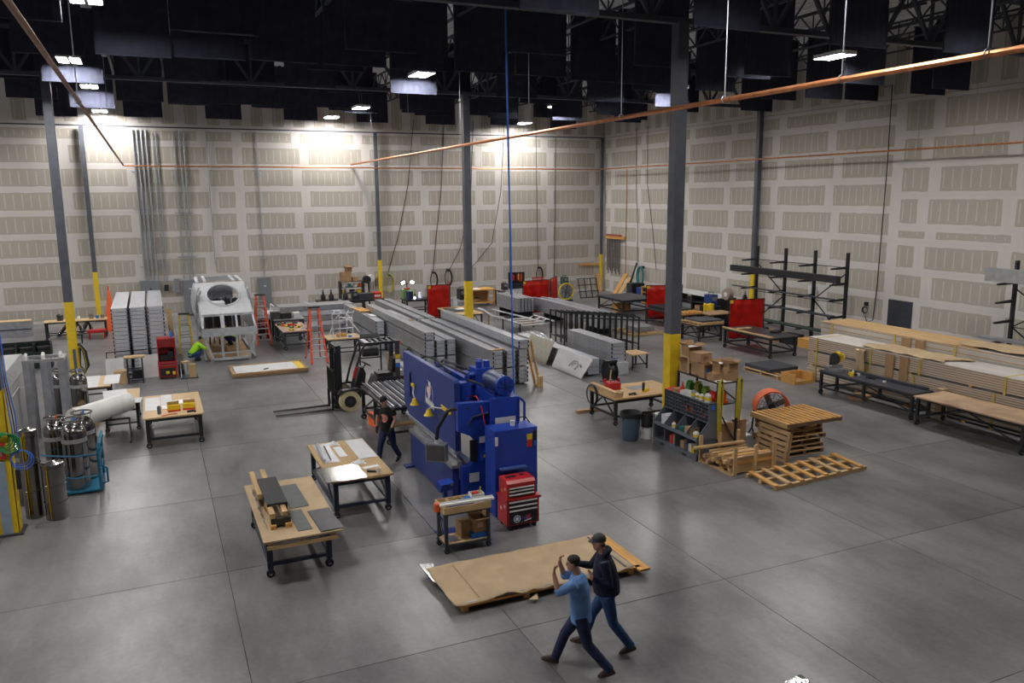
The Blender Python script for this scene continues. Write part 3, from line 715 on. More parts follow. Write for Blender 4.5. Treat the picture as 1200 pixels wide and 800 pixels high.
# --- second rolling table with sheets
work_table('rolling table with particle board top and bright metal sheets', 3.10,4.32,16.32,19.02,.86, OSB, .05, .06, NAVYSTEEL, leg=.10, r=.07)
plate(2.92,3.80,16.2,17.18,.862,.008,STAIN,'bright shiny metal sheet overhanging the particle board table')
plate(3.14,3.50,17.5,18.98,.862,.006,SHEET,'dull grey metal sheet flat on the particle board table')
one(MB().tube([(3.18,17.62,.90),(3.26,18.92,.90)],.03), 'metal_tube', GALV, 'grey tube lying along the edge of the particle board table', 'tube')
one(MB().tube([(3.32,17.66,.885),(3.38,18.72,.885)],.018), 'metal_rod', STAIN, 'thin bright rod lying on the particle board table', 'rod')
plate(3.94,4.36,17.5,19.02,.862,.006,OFFW,'pale coated sheet on the far corner of the particle board table')
plate(3.56,3.74,17.82,18.62,.862,.006,WHITE,'narrow white strip on the particle board table')
def rag(x, y, z, r, label, m=WHITE):
    b = MB(); b.sheet(lambda u,v: (x+r*(2*u-1)*(1+.2*math.sin(v*9)), y+r*(2*v-1)*(1+.25*math.sin(u*7)), z+.004+.045*abs(math.sin(u*5+v*3))*math.sin(math.pi*u)*math.sin(math.pi*v)*2), 10, 10)
    return one(b, 'rag', m, label, 'rag')
rag(3.62,18.84,.866,.12,'crumpled white rag beside the pale sheet on the particle board table'); rag(3.86,17.22,.866,.12,'crumpled white rag in the middle of the particle board table')
plate(3.86,4.22,16.78,16.92,.862,.01,PAPER,'white paper strip on the particle board table','paper','paper_strip',rz=.15)
one(MB().lathe([(.0,0),(.04,0),(.05,.11),(.046,.11),(.037,.01),(.0,.01)],12,(4.08,16.38,.862)), 'plastic_cup', WHITE_P, 'white plastic cup on the near corner of the particle board table', 'cup')
t = thing('caulking_gun','black hand tool lying beside the white cup','tool',(3.98,16.48,.862)); MB().cb(3.98,16.5,.885,.2,.05,.04,-.5).build('barrel',BLK,t); MB().cb(3.90,16.56,.885,.05,.10,.03,-.2).build('handle',BLK,t)
# --- steel cart
ct = thing('steel_cart','black steel cart with a plywood tray and lower shelf','cart',(5.12,13.97,0))
for x in (4.69,5.55):
    for y in (13.75,14.19):
        MB().box(x-.03,x+.03,y-.03,y+.03,.13,.80).build('leg',STEEL_DK,ct); caster(ct,x,y,.05)
b = MB()
for z in (.13,.76):
    for y in (13.73,14.17): b.box(4.66,5.58,y,y+.04,z,z+.04)
    for x in (4.67,5.53): b.box(x,x+.04,13.75,14.19,z,z+.04)
b.build('frame',STEEL_DK,ct)
MB().box(4.68,5.56,13.74,14.20,.17,.19).build('lower_shelf',PLY,ct)
b = MB(); b.box(4.64,5.60,13.70,14.24,.80,.815)
tr = b.build('tray',PLY,ct)
for q in ((4.64,5.60,13.70,13.72),(4.64,5.60,14.22,14.24),(4.64,4.66,13.72,14.22),(5.58,5.60,13.72,14.22)): MB().box(*q,.815,.93).build('tray_side',PLY,tr)
one(MB().cb(5.14,13.80,.955,1.08,.09,.04,-.03).cb(5.14,13.84,.975,1.08,.012,.05,-.03),'angle_bar',WHITE,'white painted angle bar lying across the cart tray','bar')
t = thing('tape_roll','tan roll of tape on the cart tray','tape',(4.80,13.99,.815)); MB().torus((4.80,13.99,.90),.075,.028,'x',16,8).build('roll',mat('tan_tape',(.45,.30,.13),.5),t)
t = thing('tape_roll','tan roll of masking tape beside the blue glove on the cart tray','tape',(5.04,14.08,.815)); MB().torus((5.04,14.08,.90),.07,.03,'y',16,8).build('roll',MATS['tan_tape'],t)
b = MB(); [b.tube([(5.10+.05*i,14.0,.85),(5.18+.05*i,14.04+.02*i,.93),(5.26+.04*i,14.02,.93)],[.04,.04,.03],8) for i in range(3)]; one(b,'work_glove',mat('bright_blue',(.02,.17,.62),.5),'bright blue glove heaped on the cart tray','glove')
b = MB(); [b.tube([(4.78+.03*i,13.84+.05*i,.84),(5.0,13.88+.03*i,.86),(5.3,13.86+.05*i,.85)],.03,8) for i in range(3)]; one(b,'rag',mat('blue_rag',(.05,.07,.26),.85),'dark blue rags lying in the cart tray','rag')
t = thing('plastic_tub','clear square tub of small tools on the cart tray','tub',(5.42,14.03,.815))
b = MB(); 
for q in ((-.13,.13,-.10,-.09),(-.13,.13,.09,.10),(-.13,-.12,-.09,.09),(.12,.13,-.09,.09)): b.box(5.42+q[0],5.42+q[1],14.03+q[2],14.03+q[3],.815,1.02)
b.box(5.29,5.55,13.93,14.13,.815,.825); b.build('tub',WHITE_P,t); MB().cb(5.40,14.03,1.0,.1,.08,.06,.4).build('red_tool',RED_D,t); MB().cyl((5.46,14.0,.9),(5.50,14.02,1.12),.012).build('screwdriver',YELLOW,t)
one(MB().lathe([(0,0),(.065,0),(.065,.15),(.055,.16),(0,.16)],14,(4.59,13.95,.80)).box(4.60,4.64,13.93,13.97,.80,.83),'tin_can',ORANGE,'orange tin hung on the end of the steel cart','tin')
carton(5.14,14.02,.19,.22,.26,.30,.1,'plain brown carton on the lower cart shelf',False)
carton(5.40,13.93,.30,.28,.28,.27,.05,'open brown carton with pink and white label on the lower cart shelf',True,mark=mat('pink_label',(.7,.42,.45),.6))
plate(5.22,5.56,13.77,14.10,.19,.11,mat('blue_carton',(.02,.14,.50),.6,0,.2,20),'flat bright blue carton under the brown carton on the cart','box','blue_box')
plate(4.74,4.98,13.82,14.08,.19,.008,SHEET,'small square of sheet metal on the lower cart shelf')
b = MB()
for i in range(5): b.tube([(4.62,13.74+.05*i,.74),(4.60-.02*(i%2),13.75+.05*i,.60),(4.62,13.72+.06*i,.42-.04*(i%3))],.010,6)
one(b,'clamp_bundle',STEEL_DK,'bundle of steel clamps hanging from the end of the cart','clamp')
# --- red tool chest
tb = thing('tool_chest','red rolling tool chest with black drawers beside the blue cabinet','tool chest',(6.5,14.44,0))
MB().box(6.14,6.86,14.20,14.68,.11,.66).build('lower_cabinet',RED,tb)
up = MB().box(6.17,6.80,14.24,14.66,.66,.98); up.prism([(14.24,.98),(14.66,.98),(14.66,1.04),(14.30,1.04)],'x',6.17,6.80); up.build('upper_chest',RED,tb)
MB().box(6.12,6.90,14.185,14.70,.645,.675).build('ledge',RED,tb)
for z0,z1 in ((.70,.76),(.765,.835),(.84,.90)):
    d = MB().box(6.21,6.76,14.225,14.25,z0,z1).build('drawer',BLK,tb); MB().box(6.21,6.76,14.21,14.235,z1-.022,z1).build('handle',WHITE,d)
for z0,z1 in ((.53,.62),(.44,.525),(.345,.435)):
    d = MB().box(6.19,6.81,14.185,14.21,z0,z1).build('drawer',BLK,tb); MB().box(6.19,6.81,14.17,14.195,z1-.024,z1).build('handle',WHITE,d)
d = MB().box(6.19,6.81,14.185,14.21,.14,.34).build('door',BLK,tb)
MB().cyl((6.36,14.186,.245),(6.36,14.182,.245),.078,n=20).build('round_sticker',WHITE,d); MB().cyl((6.36,14.182,.245),(6.36,14.180,.245),.062,n=20).build('sticker_ring',mat('seal_blue',(.02,.06,.40),.5),d); MB().cyl((6.36,14.180,.245),(6.36,14.178,.245),.040,n=16).build('sticker_centre',WHITE,d)
b = MB(); b.prism([(6.50,.25),(6.60,.29),(6.64,.25),(6.54,.21)],'y',14.180,14.184); b.build('flag_sticker',mat('flag_blue',(.03,.04,.25),.5),d)
b = MB()
for i in range(3): b.cb(6.615,14.181,.292-.03*i,.10,.003,.013,0,0,-.25)
b.build('flag_stripes',RED_D,d); MB().cb(6.60,14.180,.195,.16,.003,.022,0,0,-.2).build('sticker_lettering',WHITE,d)
MB().tube([(6.86,14.25,.60),(6.93,14.25,.62),(6.93,14.62,.62),(6.86,14.62,.60)],.012,6).build('push_handle',BLK,tb)
for i,(z,y) in enumerate(((.85,14.35),(.78,14.5),(.5,14.3),(.42,14.5))): MB().box(6.134 if z < .66 else 6.164,6.142 if z < .66 else 6.172,y-.03,y+.03,z-.03,z+.03).build('side_sticker',(OFFW,YELLOW,OFFW,WHITE)[i],tb)
MB().cb(6.36,14.5,1.046,.22,.08,.012,.1).build('lid_sticker',BLK,tb); MB().cb(6.62,14.54,1.046,.08,.06,.012).build('lid_latch',BLK,tb)
for x in (6.22,6.78):
    for y in (14.27,14.62): caster(tb,x,y,.036)
# --- palm button stand
ps = thing('button_stand','blue palm button stand on a flat foot beside the steel cart','control stand',(5.0,14.62,0))
MB().box(4.80,5.24,14.50,14.86,0,.012).build('foot_plate',BLUE_D,ps); MB().box(4.96,5.04,14.64,14.72,.012,.95).build('post',BLUE,ps)
MB().cb(5.0,14.66,1.02,.30,.18,.16,.2,.3).build('button_box',BLUE,ps)
for s in (-1,1): MB().cyl((5.0+s*.10,14.58,1.05),(5.0+s*.10,14.55,1.06),.03,n=10).build('palm_button',STAIN,ps)
# --- blue press brake
pb = thing('press_brake','large blue press brake with yellow lamps and grey tooling','machine',(6.4,17.2,0))
MB().prism([(16.02,1.22),(16.02,2.74),(16.12,2.80),(19.88,2.80),(19.88,1.45),(19.5,1.22)],'x',5.72,5.85).build('ram_plate',BLUE_D,pb)
MB().box(5.85,6.45,17.3,17.4,2.1,2.2).box(5.85,6.45,18.9,19.0,2.1,2.2).box(5.85,6.45,16.3,17.1,1.95,2.1).build('ram_tie',BLUE,pb)
MB().box(5.70,5.87,16.05,19.75,1.16,1.22).build('clamp_bar',ALU,pb)
MB().prism([(5.75,1.16),(5.83,1.16),(5.80,1.03),(5.78,1.03)],'y',16.1,19.7).build('punch',SHEET,pb)
MB().prism([(5.60,.86),(5.98,.86),(5.98,.93),(5.86,.93),(5.84,1.0),(5.74,1.0),(5.72,.93),(5.60,.93)],'y',15.95,19.15).build('die_rail',SHEET,pb)
MB().box(5.63,5.78,16.0,19.12,0.03,.86).box(5.78,6.6,16.2,19.0,.03,.5).build('bed',BLUE_D,pb)
for y in (16.1,18.95): MB().box(5.40,5.66,y-.12,y+.12,0,.05).build('foot',BLUE_D,pb)
MB().prism([(16.95,1.45),(16.95,2.44),(17.02,2.52),(19.45,2.52),(19.45,1.45)],'x',6.45,6.53).build('rear_plate',BLUE,pb)
C = [(5.80,.0),(7.02,.0),(7.02,2.28),(5.72,2.34),(5.72,1.72),(6.02,1.58),(6.12,1.45),(6.12,1.06),(5.98,.92),(5.80,.92)]
MB().prism(C,'y',15.82,15.98).build('side_frame',BLUE,pb); MB().prism(C,'y',19.22,19.36).build('side_frame',BLUE,pb)
MB().box(5.98,6.13,15.80,15.83,1.02,1.5).build('throat_guard',BLK,pb)
MB().box(6.55,7.05,15.55,18.6,1.35,2.42).build('oil_tank',BLUE,pb)
MB().box(6.35,6.97,15.50,15.56,1.5,2.45).build('tank_end',BLUE,pb)
MB().box(6.45,6.93,15.495,15.502,1.78,2.02).build('notice_panel',OFFW,pb)
MB().tube([(7.04,15.5,1.6),(7.14,15.5,1.65),(7.14,15.5,2.3),(7.04,15.5,2.4)],.03,8).build('guard_pipe',BLUE,pb)
mo = MB().cyl((6.76,15.75,2.66),(6.76,16.5,2.66),.205,n=20).build('motor',mat('motor_blue',(.03,.045,.13),.35,.2),pb)
MB().cyl((6.76,15.66,2.66),(6.76,15.75,2.66),.215,n=20).build('fan_cover',BLUE,mo)
b = MB()
for i in range(8): b.bar((6.76,15.655,2.66),(6.76+.18*math.cos(i*.785),15.655,2.66+.18*math.sin(i*.785)),.022,.01)
b.build('fan_grille',BLUE_D,mo); MB().box(6.58,6.94,15.85,16.4,2.42,2.5).build('motor_foot',BLUE_D,mo)
vb = MB().box(6.55,6.98,16.85,17.3,2.42,2.82).build('valve_block',BLUE,pb)
for x,y in ((6.66,16.95),(6.86,16.97),(6.76,17.18)): MB().cyl((x,y,2.82),(x,y,2.98),.075,n=12).build('valve',BLUE,vb)
MB().cyl((6.55,16.95,2.68),(6.40,16.95,2.68),.07,n=10).build('valve',BLUE,vb); MB().cyl((6.55,17.2,2.55),(6.42,17.2,2.55),.07,n=10).build('valve',BLUE,vb)
for k,(p) in enumerate(([(6.4,19.0,2.55),(6.3,18.4,2.78),(6.35,17.7,2.80),(6.55,17.25,2.72)],[(6.15,18.6,2.55),(6.2,18.0,2.76),(6.3,17.4,2.72),(6.5,17.0,2.62)],[(6.2,17.2,2.35),(6.35,16.8,2.6),(6.5,16.5,2.56),(6.6,16.4,2.5)],[(5.95,19.6,2.5),(6.0,18.9,2.82),(6.05,18.2,2.85),(6.2,17.6,2.6)])):
    MB().tube(p,.028,8).build('hydraulic_hose',BLK,pb)
for y in (16.6,18.2): MB().cyl((6.1,y,1.7),(6.1,y,2.62),.13,n=14).build('cylinder',BLUE,pb); 
for y in (17.6,18.8): MB().cb(6.05,y,2.45,.22,.22,.25).build('manifold',BLUE,pb)
MB().tube([(6.2,17.0,2.2),(6.3,16.2,2.36),(6.25,15.79,2.22),(6.35,15.77,1.7),(6.30,15.6,1.35),(6.45,15.4,1.5)],.014,6).build('red_cable',RED_D,pb)
MB().tube([(5.95,15.80,1.85),(6.05,15.79,2.02),(6.4,15.79,2.08),(6.5,15.79,1.9),(6.52,15.79,1.4)],.02,6).build('cable_conduit',STEEL_DK,pb)
MB().box(5.96,6.18,15.80,15.822,.55,.75).build('warning_notice',OFFW,pb); MB().box(6.2,6.42,15.79,15.822,1.42,1.55).build('warning_notice',OFFW,pb)
MB().box(6.22,6.38,15.70,15.82,1.03,1.22).build('switch_box',BLUE,pb); MB().box(6.25,6.36,15.695,15.70,1.11,1.17).build('switch_label',YELLOW,pb)
# electric cabinet
ec = MB().box(6.17,7.14,14.86,15.40,.06,1.92).build('electric_cabinet',BLUE,pb)
MB().box(6.90,7.02,14.852,14.862,1.66,1.78).build('warning_label',YELLOW,ec); MB().box(6.90,7.02,14.851,14.861,1.50,1.65).build('warning_label',RED_D,ec); MB().box(7.04,7.12,14.85,14.862,1.60,1.84).build('main_switch',BLK,ec); MB().box(7.06,7.10,14.835,14.852,1.52,1.62).build('switch_lever',mat('bright_blue',(.02,.17,.62)),ec)
MB().box(6.25,6.85,14.72,14.87,1.10,1.13).build('shelf_lip',mat('steel_blue',(.06,.12,.35),.4,.3),ec); MB().cyl((6.70,15.15,1.92),(6.70,15.15,2.03),.05,n=10).build('cable_gland',WHITE_P,ec)
MB().box(6.175,6.23,14.83,14.87,1.62,1.80).build('plug_socket',OFFW,ec)
MB().tube([(6.85,15.2,1.93),(6.88,15.2,2.06),(7.0,15.15,2.08),(7.08,15.1,1.95)],.015,6).build('cable',BLK,ec)
# pendant control
pc = MB().tube([(5.98,15.84,2.22),(5.62,15.95,2.20),(5.55,16.0,2.16),(5.38,16.22,1.72),(5.37,16.25,1.42)],.042,10).build('pendant_arm',BLK,pb)
MB().cyl((5.37,16.25,1.40),(5.37,16.25,1.48),.05,n=10).build('swivel',WHITE_P,pc)
MB().cb(5.37,16.25,1.20,.46,.20,.40,R(-38)).build('pendant_box',ALU_D,pc); MB().cb(5.30,16.16,1.20,.40,.02,.34,R(-38)).build('pendant_screen',mat('screen_grey',(.10,.095,.095),.35),pc)
# yellow work lamps on the ram
for y,z,dx,br in ((18.55,1.80,.13,(19.15,2.06)),(17.45,1.80,.13,(16.2,2.02))):
    l = MB().lathe([(.02,.16),(.05,.14),(.075,.06),(.12,.0),(.10,.0),(.06,.06),(.03,.12)],14,(5.72-dx,y,z-.10)).build('work_lamp',YELLOW,pb)
    MB().tube([(5.72-dx,y,z+.06),(5.72-dx,y+(br[0]-y)*.2,z+.16),(5.68,y+(br[0]-y)*.55,br[1])],.016,6).build('gooseneck',OFFW,l)
    for q in (0,.06): MB().bar((5.69,y+(br[0]-y)*.5,br[1]+q),(5.69,br[0],br[1]+q*.6),.03,.03).build('clamp',YELLOW,l)
# maker's badge on the ram
MB().torus((5.718,17.78,2.12),.27,.006,'x',28,6).build('badge_ring',OFFW,pb)
bd = MB().prism([(17.66,2.42),(17.92,2.44),(17.93,2.18),(17.80,1.98),(17.67,2.14)],'x',5.712,5.719).build('badge_shield',WHITE,pb)
for k in range(4): MB().cb(5.710,17.80-.05*(k%2),2.12+.07*k,.004,.14,.022,0,.5).build('badge_stripe',RED_D,bd)
MB().box(5.711,5.714,17.80,17.93,2.28,2.43).build('badge_canton',BLUE_D,bd)
MB().prism([(17.42,1.80),(18.08,1.86),(18.08,2.02),(17.42,1.96)],'x',5.713,5.719).build('nameplate',mat('nameplate_grey',(.35,.36,.42),.5,0,.5,30),pb)
for k in range(8): MB().box(5.710,5.714,17.47+.073*k,17.515+.073*k,1.85+.006*k,1.945+.006*k).build('nameplate_stroke',WHITE,pb)
# --- sheet on timbers under kraft paper
sp = thing('paper_wrapped_sheet','large flat sheet under creased brown kraft paper on low pine bearers','sheet stack',(5.85,12.25,0))
for x in (4.25,5.35,6.45,7.42): MB().box(x-.05,x+.05,11.55,13.05,0,.09).build('bearer',ORPINE_Y,sp)
MB().box(7.50,7.72,11.40,12.98,.09,.13).build('edge_board',ORPINE_Y,sp); MB().box(4.2,7.60,11.52,11.60,.09,.13).build('edge_board',ORPINE,sp)
MB().box(4.05,7.46,11.55,13.02,.13,.155).build('steel_sheet',SHEET,sp)
MB().prism([(3.98,13.25),(4.22,13.18),(4.12,12.2),(4.0,12.5)],'z',.13,.15).build('sheet_corner',STAIN,sp)
def krf(u,v):
    x = 4.06+3.36*u; y = 11.50+1.52*v; z = .165
    if v < .08: y -= .02*abs(math.sin(u*23))+.012*math.sin(u*57); z -= .02*abs(math.sin(u*23))
    if u < .06: x -= .03*abs(math.sin(v*7)); 
    z += .006*math.sin(u*31+v*9)+.004*math.sin(v*23)
    if .16 < u < .36 and v < .22: z += .05*max(0,math.sin((u-.16)*15.7))*(1-v/.22)
    return (x,y,z)
b = MB(); b.sheet(krf,48,20); ks = b.build('kraft_paper',KRAFT,sp); md = ks.modifiers.new('thick','SOLIDIFY'); md.thickness = .004
MB().prism([(5.30,11.36),(5.52,11.50),(5.44,11.30)],'z',.07,.075).build('torn_flap',KRAFT,sp)
MB().box(4.50,4.52,11.6,12.9,.168,.176).build('crease',mat('kraft_shadow',(.36,.25,.14),.8),sp); MB().cb(7.30,12.25,.178,.03,1.4,.012,.0).build('tape_strip',mat('grey_tape',(.12,.12,.15),.5),sp)
# ================================================================== left side of the hall
STRIPE = mat('yellow_tape', (.55,.36,.03), .5)
# things fixed to the near column
MB().box(-3.20,-3.02,18.30,18.326,0,1.55).build('bumper_plate',mat('pale_blue_grey',(.26,.33,.42),.45),c0)
MB().box(-3.28,-2.98,18.27,18.30,1.62,1.95).build('red_sign',RED_D,c0); MB().box(-3.22,-3.04,18.262,18.271,1.68,1.78).build('sign_print',mat('pinkish',(.7,.35,.33),.6),c0)
MB().box(-2.905,-2.895,18.34,18.66,0,3.0).build('yellow_cover',YELLOW,c0)
for i,(m,dx) in enumerate(((BHOSE,.0),(mat('brown_cable',(.08,.03,.025),.6),.03),(BHOSE,.06))):
    MB().tube([(-2.90+dx,18.30,4.6-.2*i),(-2.88+dx,18.28,3.2),(-2.84+dx+.02*i,18.27,2.5),(-2.80+dx,18.26,1.9)],.012,6).build('hose',m,c0)
for i in range(5): MB().torus((-3.02+.03*i,18.24-.01*i,2.02-.02*i),.15+.012*i,.014,'y',18,6).build('hose_coil',GHOSE,c0)
for i in range(3): MB().torus((-2.74+.02*i,18.24,1.62-.03*i),.16+.02*i,.010,'y',18,6).build('hose_coil',BHOSE,c0)
MB().box(-2.86,-2.78,18.28,18.36,.95,1.35).build('regulator',BLK,c0)
# steel drums with tape stripes
def drum(x, y, r, h, label, lid=True):
    o = thing('steel_drum', label, 'drum', (x,y,0))
    prof = [(r,0)]
    for k in range(1,4):
        z = h*k/3.2; prof += [(r,z-.02),(r+.012,z-.01),(r+.012,z+.01),(r,z+.02)]
    prof += [(r,h-.03),(r+.012,h-.02),(r+.012,h)]
    MB().lathe(prof,20,(x,y,0)).build('shell',DEWAR,o); MB().lathe([(r-.01,h),(r*.5,h+.02),(.04,h+.05),(0,h+.05)],20,(x,y,0)).build('lid',STAIN,o)
    a = R(-115); MB().bar((x+(r+.014)*math.cos(a),y+(r+.014)*math.sin(a),.04),(x+(r+.014)*math.cos(a),y+(r+.014)*math.sin(a),h-.1),.04,.008).build('tape_stripe',STRIPE,o)
drum(-2.72,19.25,.19,1.92,'tall narrow steel drum with yellow stripe beside the yellow column'); drum(-2.28,18.98,.22,1.22,'short steel drum with yellow stripe in front of the tall drum')
# dewars
def dewar(x, y, r, h, label, cap=ORANGE, z=0):
    o = thing('gas_dewar', label, 'gas cylinder', (x,y,z))
    MB().lathe([(r*.97,0),(r,.02),(r,h*.80),(r*.96,h*.85),(r*.78,h*.90),(r*.45,h*.935),(0,h*.94)],24,(x,y,z)).build('vessel',DEWAR,o)
    MB().torus((x,y,z+h),r*.88,.022,'z',22,8).build('handling_ring',STAIN,o)
    b = MB()
    for k in range(3):
        a = k*2.09+.4; b.bar((x+r*.75*math.cos(a),y+r*.75*math.sin(a),z+h*.88),(x+r*.86*math.cos(a),y+r*.86*math.sin(a),z+h),.04,.012)
    b.build('ring_post',STAIN,o)
    MB().lathe([(r+.003,h*.68),(r+.003,h*.74)],24,(x,y,z)).build('print_band',mat('band_print',(.30,.30,.31),.5,0,.6,60),o)
    v = MB().cyl((x,y,z+h*.95),(x,y,z+h+.03),.03,n=8).build('valve',GALV,o); MB().cyl((x+.05,y-.05,z+h*.97),(x+.05,y-.05,z+h+.05),.022,n=8).build('valve_knob',cap,v)
dewar(-1.98,20.58,.265,1.64,'polished gas dewar with blue valve knob at the front of the teal trolley',BHOSE,.09); dewar(-2.40,21.08,.255,1.60,'polished gas dewar with orange valve knob on the teal trolley',ORANGE,.09); dewar(-1.84,21.26,.25,1.62,'polished gas dewar at the back of the teal trolley beside the white roll',BHOSE,.09)
dewar(-2.98,20.2,.22,1.52,'slim gas dewar on the floor behind the two steel drums',GALV)
tc_ = thing('gas_trolley','teal trolley strapping three gas dewars','trolley',(-2.0,20.9,0))
MB().box(-2.72,-1.48,20.26,21.58,.05,.09).build('deck',TEAL,tc_)
for y in (20.28,21.50): MB().tube([(-1.50,y,.06),(-1.50,y,.95),(-1.46,y,1.05)],.035,8).build('upright',TEAL,tc_)
MB().tube([(-1.50,20.28,.95),(-1.47,20.34,1.14),(-1.46,20.9,1.18),(-1.47,21.44,1.14),(-1.50,21.50,.95)],.035,8).build('top_bar',TEAL,tc_)
for z in (.45,.75): MB().tube([(-1.50,20.28,z),(-1.50,21.50,z)],.03,8).build('crossbar',TEAL,tc_)
MB().tube([(-1.50,20.5,.14),(-1.36,20.5,.16),(-1.36,20.5,.5),(-1.50,20.5,.6)],.025,8).build('step',TEAL,tc_)
for z in (.40,.92): MB().tube([(-2.70,20.75,z),(-2.55,20.60,z),(-2.0,20.28,z),(-1.50,20.30,z)],.02,6).build('strap',TEAL,tc_)
for x in (-2.55,-1.62):
    for y in (20.4,21.45): MB().cyl((x-.02,y,.025),(x+.02,y,.025),.025,n=10).build('wheel',RUB,tc_)
# tall frame of aluminium posts
fr = thing('post_rack','tall open frame of grey aluminium posts beside the pale grey housing','rack',(-2.98,25.7,0))
for x in (-3.40,-2.98,-2.56):
    for y in (25.35,26.05):
        b = MB(); b.box(x-.075,x+.075,y-.075,y+.075,0,2.28); b.box(x-.095,x-.075,y-.03,y+.03,0,2.28); b.box(x+.075,x+.095,y-.03,y+.03,0,2.28); b.build('post',ALU_D,fr)
b = MB(); 
for y in (25.35,26.05): b.box(-3.5,-2.46,y-.05,y+.05,2.28,2.36)
for x in (-3.45,-2.51): b.box(x-.05,x+.05,25.4,26.0,2.28,2.36)
b.build('top_frame',ALU,fr)
for x in (-3.40,-2.98,-2.56): MB().tube([(x,25.35,2.36),(x,25.36,2.46),(x,25.44,2.52)],.045,8).build('lug',WHITE_P,fr)
dewar(-2.85,27.6,.25,1.6,'gas dewar glimpsed behind the frame of aluminium posts',ORANGE); dewar(-2.35,27.3,.24,1.6,'gas dewar with teal strap behind the end of the post frame',BHOSE)
# big grey box
gb = thing('machine_housing','large pale grey sheet metal housing beside the tall post frame','housing',(-4.9,25.5,0))
MB().prism([(-6.2,0),(-3.72,0),(-3.72,1.82),(-3.95,2.02),(-6.2,2.02)],'y',22.6,28.6).build('shell',mat('pale_grey_enamel',(.46,.46,.46),.5,0,.06),gb)
MB().prism([(-3.725,1.815),(-3.705,1.815),(-3.94,2.03),(-3.96,2.03)],'y',22.6,28.6).build('edge_strip',ALU,gb)
MB().tube([(-3.7,24.6,1.55),(-3.62,25.2,1.66),(-3.45,25.6,1.55),(-3.4,25.8,1.3)],.012,6).build('cable',WHITE_P,gb)
# dark bins
for i in range(4):
    x = -6.5+.62*i; o = thing('parts_bin','dark green open bin in a row behind the pale grey housing','bin',(x+.3,37.3,0),0,'dark bins behind the housing')
    b = MB(); b.box(x,x+.6,37.0,37.03,0,.7); b.box(x,x+.6,37.57,37.6,0,1.0); b.box(x,x+.03,37.03,37.57,0,1.0); b.box(x+.57,x+.6,37.03,37.57,0,1.0); b.box(x+.03,x+.57,37.03,37.57,0,.04); b.build('body',mat('dark_green_bin',(.012,.024,.024),.5),o)
    MB().cb(x+.3,37.3,.6,.45,.45,.5,.3).build('contents',BLK,o)
one(MB().bar((-5.9,37.25,1.04),(-4.1,37.35,1.04),.08),'steel_bar',STEEL_BLK,'black bar lying across the top of the dark bins','bar')
# beams by the back wall and left bench
for i in range(2): plate(-9.5,-5.75,46.0,46.7,.0+.42*i,.36,ALU_D,('lower','upper')[i]+' grey beam bundle on the floor at the back wall','beam','beam_bundle')
plate(-9.5,-5.8,46.02,46.68,.785,.03,PLY,'plywood strip on top of the grey beam bundles','board','board')
work_table('long wooden topped bench against the back wall near the orange cone',-5.0,-2.35,44.35,45.15,.88,PLY,.04,.05,low=.2,r=.06)
b = MB(); [b.tube([(-4.6+.5*i,45.4,.02),(-4.2+.5*i,45.6,.5+.1*i),(-3.9+.4*i,45.5,.2)],.12,8) for i in range(3)]; one(b,'foil_roll',STAIN,'crumpled silver foil under the back bench','foil')
for i,(x,m,s) in enumerate(((-4.35,SHEET_D,.28),(-3.55,WHITE_P,.14),(-3.0,STAIN,.2),(-2.72,mat('bright_blue',(.02,.17,.62)),.14),(-2.5,STAIN,.16))):
    one(MB().lathe([(0,0),(s*.5,0),(s*.55,s),(s*.3,s*1.2),(0,s*1.2)],12,(x,44.75,.88)),'tool_pot',m,('dark metal','white','shiny','blue','small shiny')[i]+' pot on the bench by the orange cone','pot')
o = thing('orange_cone','tall slim orange cone against the back wall','cone',(-2.2,46.4,0)); MB().lathe([(.36,0),(.34,.05),(.06,2.05),(.045,2.1),(0,2.1)],18,(-2.2,46.4,0)).build('cone',ORANGE,o); MB().box(-2.6,-1.8,46.0,46.8,0,.03).build('foot',ORANGE,o); MB().cyl((-2.2,46.4,2.1),(-2.2,46.4,2.3),.03).build('tip',RED_D,o)
one(MB().box(-3.15,-2.35,43.6,44.1,.32,.45).box(-3.1,-3.05,43.65,43.7,0,.32).box(-2.45,-2.4,43.65,43.7,0,.32).box(-3.1,-3.05,44.0,44.05,0,.32).box(-2.45,-2.4,44.0,44.05,0,.32),'low_stand',RED,'low red stand in front of the back bench','stand')
one(MB().box(-3.9,-3.3,42.6,43.0,.40,.45).box(-3.88,-3.84,42.62,42.66,0,.4).box(-3.36,-3.32,42.62,42.66,0,.4).box(-3.88,-3.84,42.94,42.98,0,.4).box(-3.36,-3.32,42.94,42.98,0,.4),'low_stand',STEEL_BLK,'low black stand in front of the back bench','stand')
# tables near the white roll
work_table('small black table with white sheets between the post frame and the trays',-2.42,-1.58,28.2,29.9,.86,PLY,.04,.04,low=.25,cast=False)
plate(-2.45,-1.9,28.1,29.95,.862,.01,OFFW,'white sheet on the table behind the post frame'); plate(-1.75,-1.30,28.4,29.9,.862,.01,OFFW,'white sheet overhanging the table behind the post frame')
work_table('black table with loose white sheets behind the rolling plywood table',-1.62,-.72,25.6,27.3,.88,PLY,.04,.04,low=.2)
plate(-1.66,-1.0,25.7,27.3,.882,.01,OFFW,'white sheet lying across the black table by the roll',rz=.08); plate(-1.0,-.62,25.3,25.9,.882,.012,OFFW,'white sheet hanging off the corner of the black table',rz=-.1)
rs = thing('roll_stand','black tube stand under the white roll','stand',(-1.4,24.5,0))
for x in (-1.85,-.95): MB().bar((x,24.2,.03),(x,25.2,.03),.05).build('foot',STEEL_BLK,rs); MB().bar((x,24.7,.03),(x,24.7,.62),.05).build('post',STEEL_BLK,rs); MB().bar((x,24.3,.05),(x,24.7,.55),.03).build('brace',STEEL_BLK,rs)
